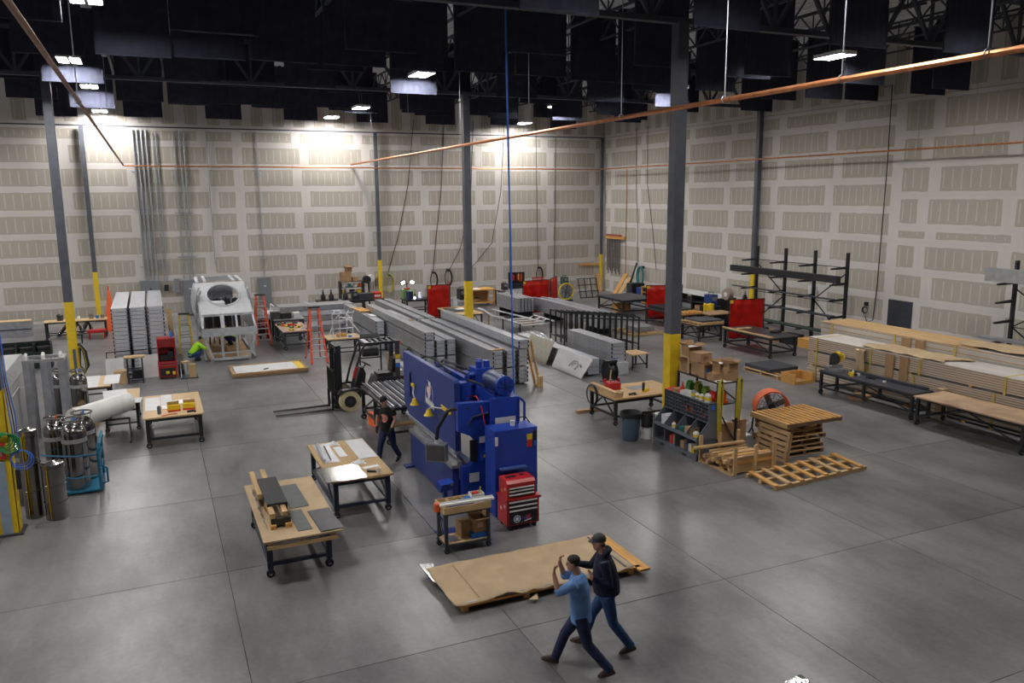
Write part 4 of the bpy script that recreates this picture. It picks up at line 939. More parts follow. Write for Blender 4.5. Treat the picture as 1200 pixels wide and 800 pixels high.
MB().bar((-1.85,24.7,.60),(-.95,24.7,.60),.05).build('crossbar',STEEL_BLK,rs)
wr_ = thing('white_roll','big white roll of sheeting lying on a black stand','roll',(-1.55,24.6,.64)); p0,p1 = V(-2.25,23.85,.93),V(-.98,25.35,.93)
MB().cyl(p0,p1,.29,.27,28).build('roll',WHITE_P,wr_); MB().cyl(p0+(p0-p1)*.004,p1+(p1-p0)*.004,.05,n=12).build('core',CARD,wr_)
one(MB().box(-2.45,-1.95,24.95,25.4,0,.5),'crate',mat('box_ochre',(.42,.30,.10),.7),'ochre crate under the white roll','crate')
one(MB().box(-2.55,-1.85,26.6,27.0,0,.55),'crate',PLY,'plywood crate behind the white roll','crate')
# rolling plywood table
work_table('rolling table with plywood top and yellow parts boxes',-.52,.92,23.40,26.05,.86,PLY,.04,.05,STEEL_BLK,leg=.10,r=.075)
plate(-.52,-.12,24.2,25.8,.862,.006,OFFW,'long pale sheet along the edge of the rolling plywood table'); plate(-.10,.20,24.5,26.0,.862,.006,OFFW,'pale sheet in the middle of the rolling plywood table'); plate(.05,.72,24.55,25.0,.862,.05,PAPER,'stack of white paper on the rolling plywood table','paper','paper_stack',rz=.12); plate(-.08,.25,24.2,24.6,.862,.02,PAPER,'small white paper pile beside the yellow boxes','paper','paper_stack')
for x,y,rz in ((.22,23.92,.15),(.62,23.98,-.1)):
    o = thing('parts_box','yellow parts box with red stripe on the rolling plywood table '+('next to the spray can' if x < .4 else 'near its outer edge'),'box',(x,y,.86),rz); MB().box(-.16,.16,-.10,.10,.05,.17).build('box',YELLOW,o,world=False); MB().box(-.162,.162,-.102,.102,0,.05).build('red_stripe',RED_D,o,world=False); MB().cb(0,.06,.22,.3,.02,.1,0,.4).build('lid',PLY,o,world=False)
one(MB().lathe([(0,0),(.05,0),(.05,.2),(.03,.23),(0,.23)],12,(-.16,23.72,.86)),'spray_can',SLATE,'dark spray can standing on the rolling plywood table','can')
t = thing('hand_drill','black hand tool on the corner of the rolling plywood table','tool',(.66,23.6,.86)); MB().cb(.66,23.6,.885,.22,.06,.05,.2).build('body',BLK,t); MB().cb(.74,23.56,.88,.06,.12,.04,.2).build('grip',BLK,t)
one(MB().tube([(-.1,23.42,.87),(.1,23.5,.88),(.3,23.52,.87)],.012,6),'red_cable',RED_D,'short red cable on the rolling plywood table','cable')
# ---------------------------------------------------------------- stacked aluminium trays
TABM = mat('black_tab', (.015,.016,.02), .5); ENDM = mat('tray_end', (.47,.495,.54), .5, .2, .25, 30)
def tray_proto(Ln, w_=.40, h=.145):
    o = thing('aluminium_tray','x','tray',(0,0,0))
    b = MB(); b.box(0,w_,.012,Ln-.012,0,h-.012); b.box(0,.03,.012,Ln-.012,h-.012,h); b.box(w_-.03,w_,.012,Ln-.012,h-.012,h)
    b.build('shell',ALU,o,world=False)
    MB().box(.035,w_-.035,.02,Ln-.02,h-.012,h-.006).build('cover',ALU_D,o,world=False)
    for y in (0,Ln-.012): MB().box(.02,w_-.02,y,y+.012,.006,h-.006).build('end_plate',ENDM,o,world=False)
    for x in (-.022,w_-.018): MB().box(x,x+.04,-.012,.02,h*.22,h*.78).build('side_tab',TABM,o,world=False)
    return o
PROTO = {}
def tray(x, y, z, Ln, label, group, w_=.40):
    k = (Ln,w_)
    if k not in PROTO:
        p = tray_proto(Ln,w_); PROTO[k] = (p, tree(p)); p.location = (x,y,z); p['label'] = label; p['group'] = group; return p
    p,kk = PROTO[k]; return dup(p,(x,y,z),0,label,group,kk)
for c,nm in enumerate(('beside the grey column','in the middle row','beside the red tool cabinet')):
    for k in range(17):
        tray(-1.58+.63*c,33.8,.10+.15*k,6.0,'long aluminium tray in the tall stack '+nm,'trays in the tall left stack '+nm,.54)
for c in range(3):
    for y in (34.6,39.5): one(MB().box(-1.58+.63*c,-1.04+.63*c,y,y+.1,0,.098),'skid',PINE,'pine skid under the tall tray stack','skid','skids under the tall tray stack')
one(MB().bar((-1.9,33.75,.98),(.3,33.75,1.02),.04,.03).bar((-1.88,33.75,0),(-1.88,33.75,.98),.03).bar((.28,33.75,0),(.28,33.75,1.0),.03),'steel_bar',STEEL_BLK,'black bar rail standing across the front of the tall tray stack','bar')
# in front of the tall stack
def leaning(x0,x1,y,z,lean,m,label,t=.012): 
    b = MB(); b.add([(x0,y,0),(x1,y,0),(x1,y+lean,z),(x0,y+lean,z),(x0,y+t,0),(x1,y+t,0),(x1,y+lean+t,z),(x0,y+lean+t,z)],[(0,1,2,3),(7,6,5,4),(0,4,5,1),(1,5,6,2),(2,6,7,3),(3,7,4,0)]); return one(b,'leaning_sheet',m,label,'sheet')
leaning(-1.92,-1.30,33.25,.80,.2,OFFW,'pale sheet leaning on the tall trays beside the plywood box'); leaning(-.75,-.08,33.2,.85,.2,OFFW,'pale sheet leaning on the tall trays beside the red cabinet')
one(MB().box(-1.62,-1.20,32.4,32.8,0,.48),'plywood_box',PLY,'small plywood box in front of the tall trays','box')
o = thing('trestle_stand','tall black stand with a wooden top in front of the tall trays','stand',(-.9,32.5,0)); MB().box(-1.25,-.55,32.25,32.72,.95,1.0).build('top',PLY,o)
for x in (-1.15,-.65):
    for y in (32.3,32.67): MB().bar((x,y,0),(x,y,.95),.05).build('leg',STEEL_DK,o)
for z in (.12,.5): MB().bar((-1.15,32.3,z),(-.65,32.3,z),.04).build('rung',STEEL_DK,o); MB().bar((-1.15,32.67,z),(-.65,32.67,z),.04).build('rung',STEEL_DK,o)
one(MB().cb(-.85,32.5,.31,.3,.2,.3,.3),'tool_bag',BLK,'black bag inside the tall stand','bag')
rc = thing('tool_cabinet','red tool cabinet with an open middle beside the tall trays','tool cabinet',(.2,32.85,0))
MB().box(-.12,.54,32.6,33.1,.08,.66).build('lower_cabinet',RED,rc); MB().box(-.10,.52,32.62,33.08,1.22,1.55).build('upper_chest',RED,rc)
for x in (-.10,.49): MB().box(x,x+.03,32.62,33.08,.66,1.22).build('side_panel',RED,rc)
MB().box(-.1,.52,33.05,33.08,.66,1.22).build('back_panel',RED,rc)
for z0 in (1.26,1.33,1.40,1.47): d = MB().box(-.07,.49,32.6,32.63,z0,z0+.055).build('drawer',RED,rc); MB().box(-.07,.49,32.59,32.61,z0+.035,z0+.05).build('handle',STAIN,d)
for z0 in (.46,.56): d = MB().box(-.09,.51,32.58,32.61,z0,z0+.08).build('drawer',RED,rc); MB().box(-.09,.51,32.57,32.59,z0+.055,z0+.075).build('handle',STAIN,d)
MB().box(-.06,.48,32.585,32.61,.12,.42).build('open_bay',BLK,rc); b = MB(); b.cb(.1,32.8,.80,.3,.2,.22,.2); b.cb(.36,32.8,.86,.18,.2,.36,-.1); b.build('tool_cases',BLK,rc); MB().cb(.2,32.57,.25,.12,.03,.1,.5).build('yellow_tool',YELLOW,rc); MB().cb(.42,32.57,.22,.1,.03,.12,-.5).build('yellow_tool',YELLOW,rc)
for x in (-.04,.46):
    for y in (32.68,33.02): caster(rc,x,y,.025)
one(MB().lathe([(0,0),(.05,0),(.05,.18),(.02,.24),(0,.24)],10,(.42,32.85,1.55)),'water_bottle',mat('bright_blue',(.02,.17,.62)),'blue bottle standing on the red tool cabinet','bottle')
o = thing('round_bag','black round bag on the floor beside the red tool cabinet','bag',(.68,33.22,.0)); MB().cyl((.58,33.22,.2),(.78,33.22,.2),.2,n=14).build('bag',BLK,o); MB().tube([(.60,33.22,.36),(.66,33.22,.55),(.74,33.22,.36)],.012,6).build('strap',BLK,o)
one(MB().bar((.55,38.5,.0),(.50,40.2,1.7),.22,.03),'plank',PINE_Z,'pine plank leaning behind the tall trays','plank')
o = thing('saw_stand','small steel stand with a pine block beside the red cabinet','stand',(.9,32.6,0)); MB().box(.62,1.25,32.3,32.95,0,.03).build('base',STEEL_DK,o)
for x in (.66,.84): MB().bar((x,32.4,.03),(x,32.9,.60),.03).build('strut',GALV,o)
MB().box(.95,1.18,32.35,32.6,.03,.52).build('pine_block',PINE_Z,o); MB().box(.70,.96,32.3,32.5,.60,.66).build('pine_top',PINE,o)
# ladders
def ladder(label, xl, xr, yf, yb, h, n, rail, cap, group=None):
    o = thing('step_ladder', label, 'ladder', ((xl+xr)/2,(yf+yb)/2,0), 0, group); xm = (xl+xr)/2; tw = .17; yt = yf+(yb-yf)*.52
    for x,s in ((xl,-1),(xr,1)):
        MB().bar((x,yf,0),(xm+s*tw,yt-.06,h-.05),.035,.085,(1,0,0)).build('front_rail',rail,o)
        MB().bar((x-s*.02,yb,0),(xm+s*tw,yt+.06,h-.05),.03,.05,(1,0,0)).build('rear_rail',rail,o)
        MB().box(x-.03,x+.03,yf-.05,yf+.05,0,.03).build('foot',BLK,o); MB().box(x-.03,x+.03,yb-.04,yb+.04,0,.03).build('foot',BLK,o)
    for k in range(1,n+1):
        t = k/(n+1.0); z = (h-.05)*t; hw = ((xr-xl)/2)*(1-t)+tw*t; y = yf+(yt-.06-yf)*t
        MB().box(xm-hw,xm+hw,y-.05,y+.05,z-.02,z+.015).build('step',ALU,o)
        if k%2: MB().box(xm-hw,xm+hw,yb+(yt+.06-yb)*t-.012,yb+(yt+.06-yb)*t+.012,z-.015,z+.015).build('rear_brace',ALU_D,o)
    MB().box(xm-tw-.06,xm+tw+.06,yt-.14,yt+.12,h-.06,h).build('top_cap',cap,o)
    return o
ladder('orange step ladder standing between the white pallet and the cluttered tables',5.62,6.26,32.9,34.4,2.28,8,ORANGE_R,BLK)
ladder('orange step ladder standing right beside the silver cabin frame',4.12,4.74,38.3,39.8,2.30,8,ORANGE_R,BLK)
ladder('yellow step ladder standing behind the crouching worker',.78,1.36,37.6,38.7,1.75,6,YELLOW,BLK)
# ---------------------------------------------------------------- silver cabin frame
cf = thing('cabin_frame','unfinished silver aircraft-like cabin frame with a round roof opening','cabin frame',(2.7,37.5,0))
FW = mat('primer_silver',(.46,.48,.51),.45,.3,.14,6); FW2 = mat('pale_primer',(.56,.57,.59),.45,.1,.08,5)
def fb(name,p0,p1,w_,h=None,m=None): MB().bar(p0,p1,w_,h).build(name,m or FW,cf)
for x in (1.95,2.40,2.98,3.45): fb('front_post',(x if x > 2.2 else 2.0,35.25,.12),(x if x not in (1.95,3.45) else (1.68 if x < 2 else 3.74),35.2,1.08),.09)
fb('sill',(1.9,35.25,.10),(3.5,35.25,.10),.10); fb('sill',(1.9,35.3,.34),(3.5,35.3,.34),.06)
for x in (1.95,3.45): MB().box(x-.06,x+.06,35.2,35.35,0,.1).build('foot',FW,cf); MB().box(x-.06,x+.06,40.2,40.35,0,.1).build('foot',FW,cf)
MB().prism([(1.60,1.08),(3.82,1.08),(3.80,1.40),(1.62,1.40)],'y',35.12,35.22).build('nose_band',FW,cf)
for x in (1.66,2.42,2.50,3.02,3.74): fb('window_post',(x,35.18,1.40),(x if x not in (1.66,3.74) else (1.72 if x < 2 else 3.68),35.55,1.92),.08)
fb('window_head',(1.68,35.55,1.92),(3.72,35.55,1.92),.10)
# sloped roof panel with a big round opening
def P3(u,v): return V(1.70+2.0*u+(u-.5)*.1*v, 35.6+3.3*v, 1.94+1.02*v)
outer = [P3(u,v) for u,v in ((0,0),(.25,0),(.5,0),(.75,0),(1,0),(1,.25),(1,.5),(1,.75),(1,1),(.75,1),(.5,1),(.25,1),(0,1),(0,.75),(0,.5),(0,.25))]
cen = (.5,.56); inner = []
for k in range(16):
    a = -math.pi*.75+2*math.pi*k/16; inner.append(P3(cen[0]+.34*math.cos(a), cen[1]+.34*math.sin(a)))
dn = V(0,.03,-.06); vs = outer+inner+[p+dn for p in outer]+[p+dn for p in inner]; fs = []
for k in range(16):
    j = (k+1)%16; fs += [(k,j,16+j,16+k),(32+k,48+k,48+j,32+j),(16+k,16+j,48+j,48+k),(k,32+k,32+j,j)]
MB().add(vs,fs).build('roof_panel',FW2,cf)
MB().tube([p+V(0,0,.02) for p in inner],.05,6,True).build('opening_ring',FW,cf)
# curved side skins and ribs
for s in (-1,1):
    xs_ = lambda t: 2.7+s*(1.05+.12*math.sin(t*math.pi))
    b = MB(); b.sheet(lambda u,v: (2.7+s*(1.02+.16*math.sin(v*math.pi)), 36.9+3.6*u, 1.1+1.75*v), 8, 8); q = b.build('side_skin',FW,cf); q.modifiers.new('t','SOLIDIFY').thickness = .03
    for y in (36.2,37.4,38.8,40.2): fb('rib',(2.7+s*1.02,y,.12),(2.7+s*1.06,y,1.2),.07); fb('rib',(2.7+s*.95,y,2.9),(2.7+s*1.04,y,2.7),.07)
    fb('roof_rail',(2.7+s*.95,38.9,2.95),(2.7+s*.90,41.2,3.0),.14,.10,FW2); fb('roof_rail',(2.7+s*.62,38.9,2.98),(2.7+s*.6,41.2,3.02),.12,.10,FW2)
    fb('lower_rail',(2.7+s*.98,35.3,.12),(2.7+s*.98,40.3,.12),.08); fb('cheek',(2.7+s*1.02,35.2,1.1),(2.7+s*1.02,36.9,1.25),.06); fb('cheek',(2.7+s*1.0,35.6,1.9),(2.7+s*1.05,36.9,2.3),.06)
    b = MB(); b.add([(2.7+s*1.06,35.2,1.1),(2.7+s*1.06,36.9,1.15),(2.7+s*1.06,36.9,2.35),(2.7+s*1.04,35.6,1.95),(2.7+s*1.06,35.22,1.4)],[(0,1,2,3,4)]); q = b.build('cheek_skin',FW,cf); q.modifiers.new('t','SOLIDIFY').thickness = .03
for y in (39.6,40.4,41.2): fb('roof_cross',(1.8,y,3.0),(3.6,y,3.0),.08)
MB().box(2.05,3.35,40.25,40.3,.5,2.6).build('rear_bulkhead',ALU_D,cf); MB().box(1.85,3.55,35.5,40.2,.06,.12).build('floor_pan',OAK,cf)
for k in range(9): fb('stringer',(1.9+.2*k,38.3+.2*(k%3),.2),(1.9+.2*k,38.3+.2*(k%3),2.3),.06,None,(ALU_D,STEEL_DK)[k%2])
MB().box(1.9,3.5,38.9,38.95,.9,2.2).build('interior_shade_panel',SHEET_D,cf)  # added dark sheet, stands in for the shade inside the cabin behind its windows
MB().box(2.2,2.7,36.6,37.4,2.2,2.3).build('cross_plate',OFFW,cf)
one(MB().box(2.7,3.15,36.9,37.35,.12,.42),'seat_box',PLY,'plywood box used as a seat inside the cabin frame','box')

o = thing('lead_bundle','dark welding leads hung on the grey column beside the tall trays','leads',(-2.72,34.2,.1))
for k in range(5): MB().tube([(-2.80+.02*k,34.12-.01*k,1.3),(-2.68+.03*k,34.08,1.05),(-2.62+.03*k,34.05,.5),(-2.70+.02*k,34.08,.12+.04*k),(-2.80,34.1,.5),(-2.82+.02*k,34.12,1.2)],.018,6).build('lead',(BLK,YHOSE,BLK,STEEL_DK,BLK)[k],o)
MB().box(-2.84,-2.74,34.1,34.3,1.25,1.35).build('hook',STEEL_BLK,o)
one(MB().box(-3.02,-2.92,34.11,34.142,.0,1.15),'column_guard',SLATE,'slate strip on the yellow foot of the column beside the tall trays','guard')
# ================================================================== centre of the hall
# white sheet on a pallet
o = thing('wooden_pallet','low pine pallet with a white and yellow sheet near the orange ladder','pallet',(3.85,32.35,0))
for y in (31.55,32.3,33.05): MB().box(2.42,5.24,y,y+.09,.02,.11).build('runner',OAK,o)
for i in range(7): MB().box(2.42+.45*i,2.54+.45*i,31.5,33.2,.11,.135).build('slat',OAK_Y,o)
for y in (31.5,33.1): MB().box(2.42,5.24,y,y+.06,.135,.19).build('edge_strip',PINE,o)
plate(2.56,4.85,31.62,33.02,.136,.04,OFFW,'white sheet lying in the low pine pallet'); plate(4.86,5.12,31.62,33.02,.136,.035,YELLOW,'narrow yellow board lying in the low pine pallet','board','board')
one(MB().cb(3.7,31.95,.19,.2,.06,.03,.6),'glove',BLK,'small black glove on the white sheet','glove')
# cluttered tables
work_table('heavy rolling table heaped with yellow and red tools',5.08,6.22,36.5,39.0,.86,mat('pink_ply',(.42,.28,.22),.7,0,.2,8),.05,.05,STEEL_DK,leg=.09,r=.09)
random.seed(3)
cols = [(YELLOW,'yellow'),(RED_D,'red'),(BLK,'black'),(YELLOW,'yellow'),(WHITE_P,'white'),(ORANGE,'orange'),(YELLOW,'yellow'),(GREEN,'green')]
for i in range(16):
    m,nm = cols[i%8]; x,y = random.uniform(5.15,6.15), random.uniform(36.6,38.9)
    t = thing('hand_tool',nm+' hand tool in the clutter on the heavy rolling table','tool',(x,y,.86),random.uniform(0,3),'tools on the heavy rolling table'); MB().box(-.12,.12,-.035,.035,0,.07).build('body',m,t,world=False); MB().box(.05,.11,-.16,-.03,0,.05).build('grip',BLK,t,world=False)
work_table('small table with boxes behind the heavy rolling table',5.1,6.5,39.6,40.6,.95,GALV,.04,.03,STEEL_DK,low=.2,cast=False)
for i,(x,m,sx,sz) in enumerate(((5.2,SHEET_D,.4,.35),(5.7,BLK,.5,.28),(6.2,OFFW,.3,.25))): one(MB().box(x-sx/2,x+sx/2,39.8,40.3,.95,.95+sz),'tool_case',m,('dark grey','black','pale')[i]+' case on the small table behind the heavy table','case')
o = thing('equipment_cart','dark cart of red and black hoses beside the orange ladder','cart',(4.7,40.5,0)); MB().box(4.4,5.0,40.15,40.85,.15,.9).build('body',BLK,o); [MB().torus((4.7,40.11,.5+.18*k),.18,.03,'y',16,6).build('hose_coil',RED if k else STEEL_DK,o) for k in range(3)]; [MB().cyl((x,y,.0),(x,y,.15),.05).build('foot',BLK,o) for x in (4.5,4.9) for y in (40.25,40.75)]
work_table('small rolling table carrying silver tube frames',6.52,7.85,33.75,34.75,.84,PLY,.05,.05,STEEL_BLK,leg=.07,r=.06)
o = thing('tube_frame','silver welded tube frame standing on the small rolling table','frame',(7.1,34.2,.84))
for x in (6.75,7.05,7.35,7.6): MB().tube([(x,34.0,.84),(x,34.0,1.85),(x+.12,34.1,1.95)],.022,6).build('upright',ALU_L,o)
for z in (1.2,1.55,1.85): MB().tube([(6.7,34.0,z),(7.65,34.0,z+.03)],.02,6).build('crossbar',ALU_L,o)
MB().tube([(7.1,34.1,1.7),(7.5,34.2,1.55),(7.95,34.3,.95)],.03,6).build('strut',ALU_L,o); MB().tube([(6.7,34.5,.9),(6.9,34.4,1.5),(7.3,34.4,1.95),(7.6,34.4,1.6)],.022,6).build('strut',ALU_L,o)
MB().cb(7.0,34.3,1.95,.3,.2,.06,.2).build('bracket',ALU_L,o); MB().cb(7.45,34.3,1.6,.35,.2,.07,-.4).build('bracket',ALU_L,o)
one(MB().box(6.95,7.4,34.15,34.4,.84,.97),'parts_tray',ORPINE,'orange wooden tray on the small rolling table','tray'); one(MB().cb(7.45,33.9,.88,.12,.08,.08,.5),'blue_clamp',mat('bright_blue',(.02,.17,.62)),'blue clamp on the small rolling table','clamp')
# beams lying crosswise
for k in range(5):
    for c in range(2): plate(4.9 if k < 4 else 5.6,9.3,41.2+.62*c,41.78+.62*c,.02+.27*k,.24,ALU_L if k%2 else ALU,'pale aluminium beam lying crosswise, '+('front' if c == 0 else 'rear')+' row of the crosswise pile','beam','aluminium_section','crosswise aluminium beams '+('front' if c == 0 else 'rear'))
for x in (5.3,7.0,8.8): one(MB().box(x,x+.05,41.14,41.18,0,1.42).box(x,x+.05,42.44,42.48,0,1.42).box(x,x+.05,41.14,42.48,1.385,1.42),'strap_frame',ALU_L,'pale strap frame around the crosswise beams','strap',group='straps on the crosswise beams')
# long tray stacks
def block(x, y, Ln, z0, n, label, group, w_=.36):
    for k in range(n): tray(x,y,z0+.15*k,Ln,label,group,w_)
for c,x in enumerate((10.74,11.25,11.74)):
    nm = ('next to the crosswise stack','in the middle row','beside the leaning planks')[c]
    for l,z in enumerate((.06,.70)): block(x,25.9+.03*c,8.6,z,4,('bottom','upper')[l]+' layer aluminium tray of the long front stack '+nm,'long front stack '+nm+str(l))
block(11.74,25.9,8.6,1.34,2,'topmost aluminium tray of the long front stack','long front stack top')
for c,x in enumerate((9.23,9.67,10.11)):
    nm = ('facing the forklift','in the middle row','facing the blue hose')[c]
    for l,z in enumerate((.06,.70)): block(x,29.0+.02*c,9.2,z,4,('bottom','upper')[l]+' layer aluminium tray of the long rear stack '+nm,'long rear stack '+nm+str(l))
block(9.23,29.0,9.2,1.34,2,'topmost aluminium tray of the long rear stack','long rear stack top')
block(8.78,34.6,7.0-.6,.06,4,'bottom layer aluminium tray of the short stack behind the forklift','short stack bottom'); block(8.78,34.6,7.0-.6,.74,4,'upper layer aluminium tray of the short stack behind the forklift','short stack upper')
for c,x in enumerate((10.75,11.25)): block(x,34.9,7.6,.55,5,'aluminium tray of the far stack, '+('left','right')[c].replace('left','row beside the long rear stack').replace('right','row beside the yellow footed column'),'far stack '+str(c))
for x0,x1,y,n in ((10.7,12.15,26.3,'long front stack'),(10.7,12.15,33.8,'long front stack'),(9.2,10.5,29.5,'long rear stack'),(9.2,10.5,37.6,'long rear stack'),(8.75,9.16,35.0,'short stack'),(8.75,9.16,40.3,'short stack')):
    one(MB().box(x0,x1,y,y+.1,0,.058),'skid',STEEL_BLK,'dark skid under the '+n,'skid','skids under the '+n); 
    one(MB().box(x0,x1,y,y+.06,.662,.698) if n != 'short stack' else MB().box(x0,x1,y,y+.06,.662,.738),'spacer',STEEL_BLK,'dark spacer between the layers of the '+n,'spacer','spacers in the '+n)
for y in (35.4,41.8): one(MB().box(10.7,11.65,y,y+.1,0,.548),'trestle_block',STEEL_BLK,'black trestle under the far tray stack','trestle','trestles under the far stack')
one(MB().cb(8.97,38.2,1.39,.5,1.4,.05,.05),'plywood_offcut',ORPINE_Y,'orange plywood offcut on the short tray stack','board'); one(MB().cb(9.0,36.2,1.37,.25,.6,.03,.1),'white_sheet',WHITE,'white scrap on the short tray stack','sheet')
one(MB().cb(10.98,26.15,1.325,.55,.14,.03,.2),'pine_offcut',PINE,'pine offcut lying on the front end of the long front stack','board'); one(MB().cb(10.3,34.4,1.325,.3,.15,.03,.4),'pine_offcut',PINE,'small pine offcut on the long rear stack','board')
for i,(x,y,m) in enumerate(((12.20,25.5,ORPINE),(12.34,25.45,PINE_Z))): one(MB().bar((x,y,0),(x+.02+.05*i,y+.9,1.55-.05*i),.16,.035,(1,0,0)),'plank',(ORPINE,PINE_Z)[i],('wide orange','narrow pine')[i]+' plank leaning on the end of the long front stack','plank')
one(MB().box(12.16,12.32,25.15,25.32,0,.42),'wood_block',PINE_Z,'upright pine block at the foot of the leaning planks','block')
# forklift
fk = thing('forklift','black forklift with long forks and cream tyres','forklift',(6.2,25.5,0))
FKB = mat('forklift_black',(.018,.02,.026),.4,.1)
for y in (24.84,25.96):
    w1 = MB().cyl((5.38,y,.335),(5.38,y+.20,.335),.335,n=28).build('wheel',CREAM,fk); MB().cyl((5.38,y-.012,.335),(5.38,y+.212,.335),.19,n=20).build('rim',BLK,w1); MB().cyl((5.38,y-.02,.335),(5.38,y+.22,.335),.07,n=12).build('hub',STEEL_DK,w1)
for y in (25.0,25.95): MB().cyl((7.0,y-.02,.24),(7.0,y+.14,.24),.24,n=20).build('rear_wheel',CREAM,fk)
MB().prism([(5.05,.30),(5.75,.30),(5.80,.45),(7.45,.30),(7.55,.55),(7.5,.95),(6.35,.95),(6.2,.60),(5.75,.58),(5.05,.45)],'y',25.08,25.94).build('chassis',FKB,fk)
for y0 in (24.80,25.94): MB().prism([(5.0,.60),(5.1,.72),(5.65,.74),(5.85,.62),(5.85,.55),(5.62,.68),(5.12,.68),(5.05,.58)],'y',y0,y0+.26).build('mudguard',FKB,fk)
for y in (25.14,25.78):
    MB().box(5.02,5.20,y-.03,y+.11,.08,2.10).build('mast_rail',FKB,fk); MB().box(4.98,5.08,y+.0,y+.08,.08,1.9).build('inner_rail',BLK,fk)
b = MB(); [b.box(5.02,5.18,25.14,25.86,z,z+.1) for z in (2.0,1.15,.3)]; b.cyl((5.1,25.5,.3),(5.1,25.5,1.9),.045); b.cyl((5.1,25.38,.3),(5.1,25.38,1.9),.02); b.cyl((5.1,25.62,.3),(5.1,25.62,1.9),.02); b.build('mast_cross',FKB,fk)
b = MB(); [b.box(4.92,4.97,25.02,25.98,z,z+.09) for z in (.12,.52)]; b.build('carriage',BLK,fk)
b = MB(); [b.box(4.90,4.94,y,y+.035,.55,1.32) for y in (25.02,25.26,25.50,25.72,25.95)]; b.box(4.90,4.94,25.02,25.985,1.29,1.33); b.build('load_backrest',BLK,fk)
for y in (25.16,25.74):
    MB().prism([(4.92,.62),(4.86,.62),(4.86,.085),(3.12,.05),(3.12,.035),(4.92,.03)],'y',y,y+.11).build('fork',BLK,fk)
for y in (25.12,25.86):
    MB().tube([(5.50,y,.75),(5.62,y,1.2),(5.88,y,1.92),(5.98,y,2.06),(6.1,y,2.10)],.038,8).build('guard_front_post',FKB,fk)
    MB().box(6.96,7.10,y-.05,y+.05,.95,2.1).build('guard_rear_post',STEEL_DK,fk); MB().box(5.95,7.12,y-.045,y+.045,2.06,2.13).build('guard_side',FKB,fk)
for i in range(6): MB().box(6.05+.19*i,6.13+.19*i,25.12,25.86,2.08,2.12).build('guard_bar',STEEL_DK,fk)
MB().box(5.98,6.12,25.12,25.86,2.08,2.14).build('guard_front_bar',ALU_D,fk)
MB().cb(6.65,25.5,1.0,.50,.50,.12).build('seat',BLK,fk); MB().cb(6.95,25.5,1.28,.12,.46,.45,0,0,.15).build('backrest',BLK,fk)
MB().prism([(5.62,.6),(5.95,.6),(6.02,1.1),(5.95,1.3),(5.85,1.3)],'y',25.3,25.7).build('dash',BLK,fk); MB().bar((5.95,25.5,1.2),(6.06,25.5,1.36),.04).build('steering_column',BLK,fk)
b = MB(); b.torus((0,0,0),.17,.018,'z',20,6); sw = b.build('steering_wheel',BLK,fk,world=False); sw.location = V(6.08,25.5,1.38)-Vector(fk.location); sw.rotation_euler = (0,.5,0)
MB().tube([(5.56,25.0,1.05),(5.60,25.0,1.25),(5.68,25.0,1.4)],.045,8).build('fire_extinguisher',RED,fk); MB().cyl((7.12,25.15,2.0),(7.12,25.15,2.12),.05,n=10).build('beacon',ORANGE,fk)
MB().box(6.955,7.105,25.065,25.072,1.55,1.68).build('yellow_label',YELLOW,fk); MB().box(6.955,7.105,25.065,25.072,1.40,1.53).build('white_label',WHITE,fk); MB().box(6.955,7.105,25.065,25.072,1.25,1.38).build('blue_label',mat('bright_blue',(.02,.17,.62)),fk)
for i in range(3): MB().tube([(5.75,25.72,.8),(5.78,25.74,1.05+.05*i),(5.82+.06*i,25.78,1.2)],.014,6).build('lever',BLK,fk)
# tube table
tt = work_table('tall black rolling table loaded with long steel tubes',5.52,6.88,20.9,23.9,1.04,SHEET_D,.02,.02,STEEL_BLK,leg=.09,r=.085,low=.3,midlegs=True)
for i in range(14):
    x = 5.60+.093*i; one(MB().bar((x,20.75+.08*(i%3),1.062+.021),(x,24.05-.05*(i%4),1.062+.021),.042),'steel_tube',(SHEET_D,SHEET,STEEL_DK,GALV)[i%4],'square steel tube lying on the tall rolling table','tube','tubes on the tall rolling table')
o = thing('table_vice','black vice on the end of the tube table','vice',(6.3,20.74,1.04)); MB().box(6.05,6.55,20.62,20.84,1.13,1.20).build('base',BLK,o); MB().box(6.1,6.2,20.64,20.80,1.20,1.34).build('jaw',BLK,o); MB().box(6.35,6.5,20.64,20.80,1.20,1.32).build('jaw',BLK,o)
one(MB().cb(5.75,23.0,.20,.35,.5,.38,.2),'orange_crate',ORANGE,'orange crate under the tall tube table','crate'); one(MB().cb(6.2,21.6,.36,.9,.3,.05,.1),'yellow_plank',PINE,'pine board on the lower rail of the tube table','board'); one(MB().cb(7.25,24.2,1.0,.5,.3,.08,.3).box(7.05,7.15,24.1,24.2,0,.96).box(7.35,7.45,24.25,24.35,0,.96),'orange_stand',ORANGE,'orange stand between the forklift and the blue machine','stand')
# rubber roll on a stand behind the forklift
o = thing('rubber_roll','black rubber roll on a tube stand behind the forklift','roll',(7.4,30.2,0))
MB().cyl((7.05,30.2,1.32),(7.72,30.2,1.32),.24,n=20).build('roll',RUB,o); MB().cyl((7.1,30.25,.82),(7.7,30.25,.82),.16,n=16).build('roll',RUB,o)
for x in (6.98,7.80): MB().bar((x,30.2,.03),(x,30.2,1.34),.05).build('post',STEEL_BLK,o); MB().bar((x,29.8,.03),(x,30.6,.03),.05).build('foot',STEEL_BLK,o)
MB().bar((6.98,30.2,.62),(7.8,30.2,.62),.04).build('crossbar',STEEL_BLK,o); MB().bar((6.98,30.2,1.34),(7.8,30.2,1.34),.04).build('spindle',STEEL_BLK,o)
one(MB().box(8.05,8.35,29.9,30.3,0,.75),'pine_block',PINE_Z,'pine block standing beside the black rubber roll','block')
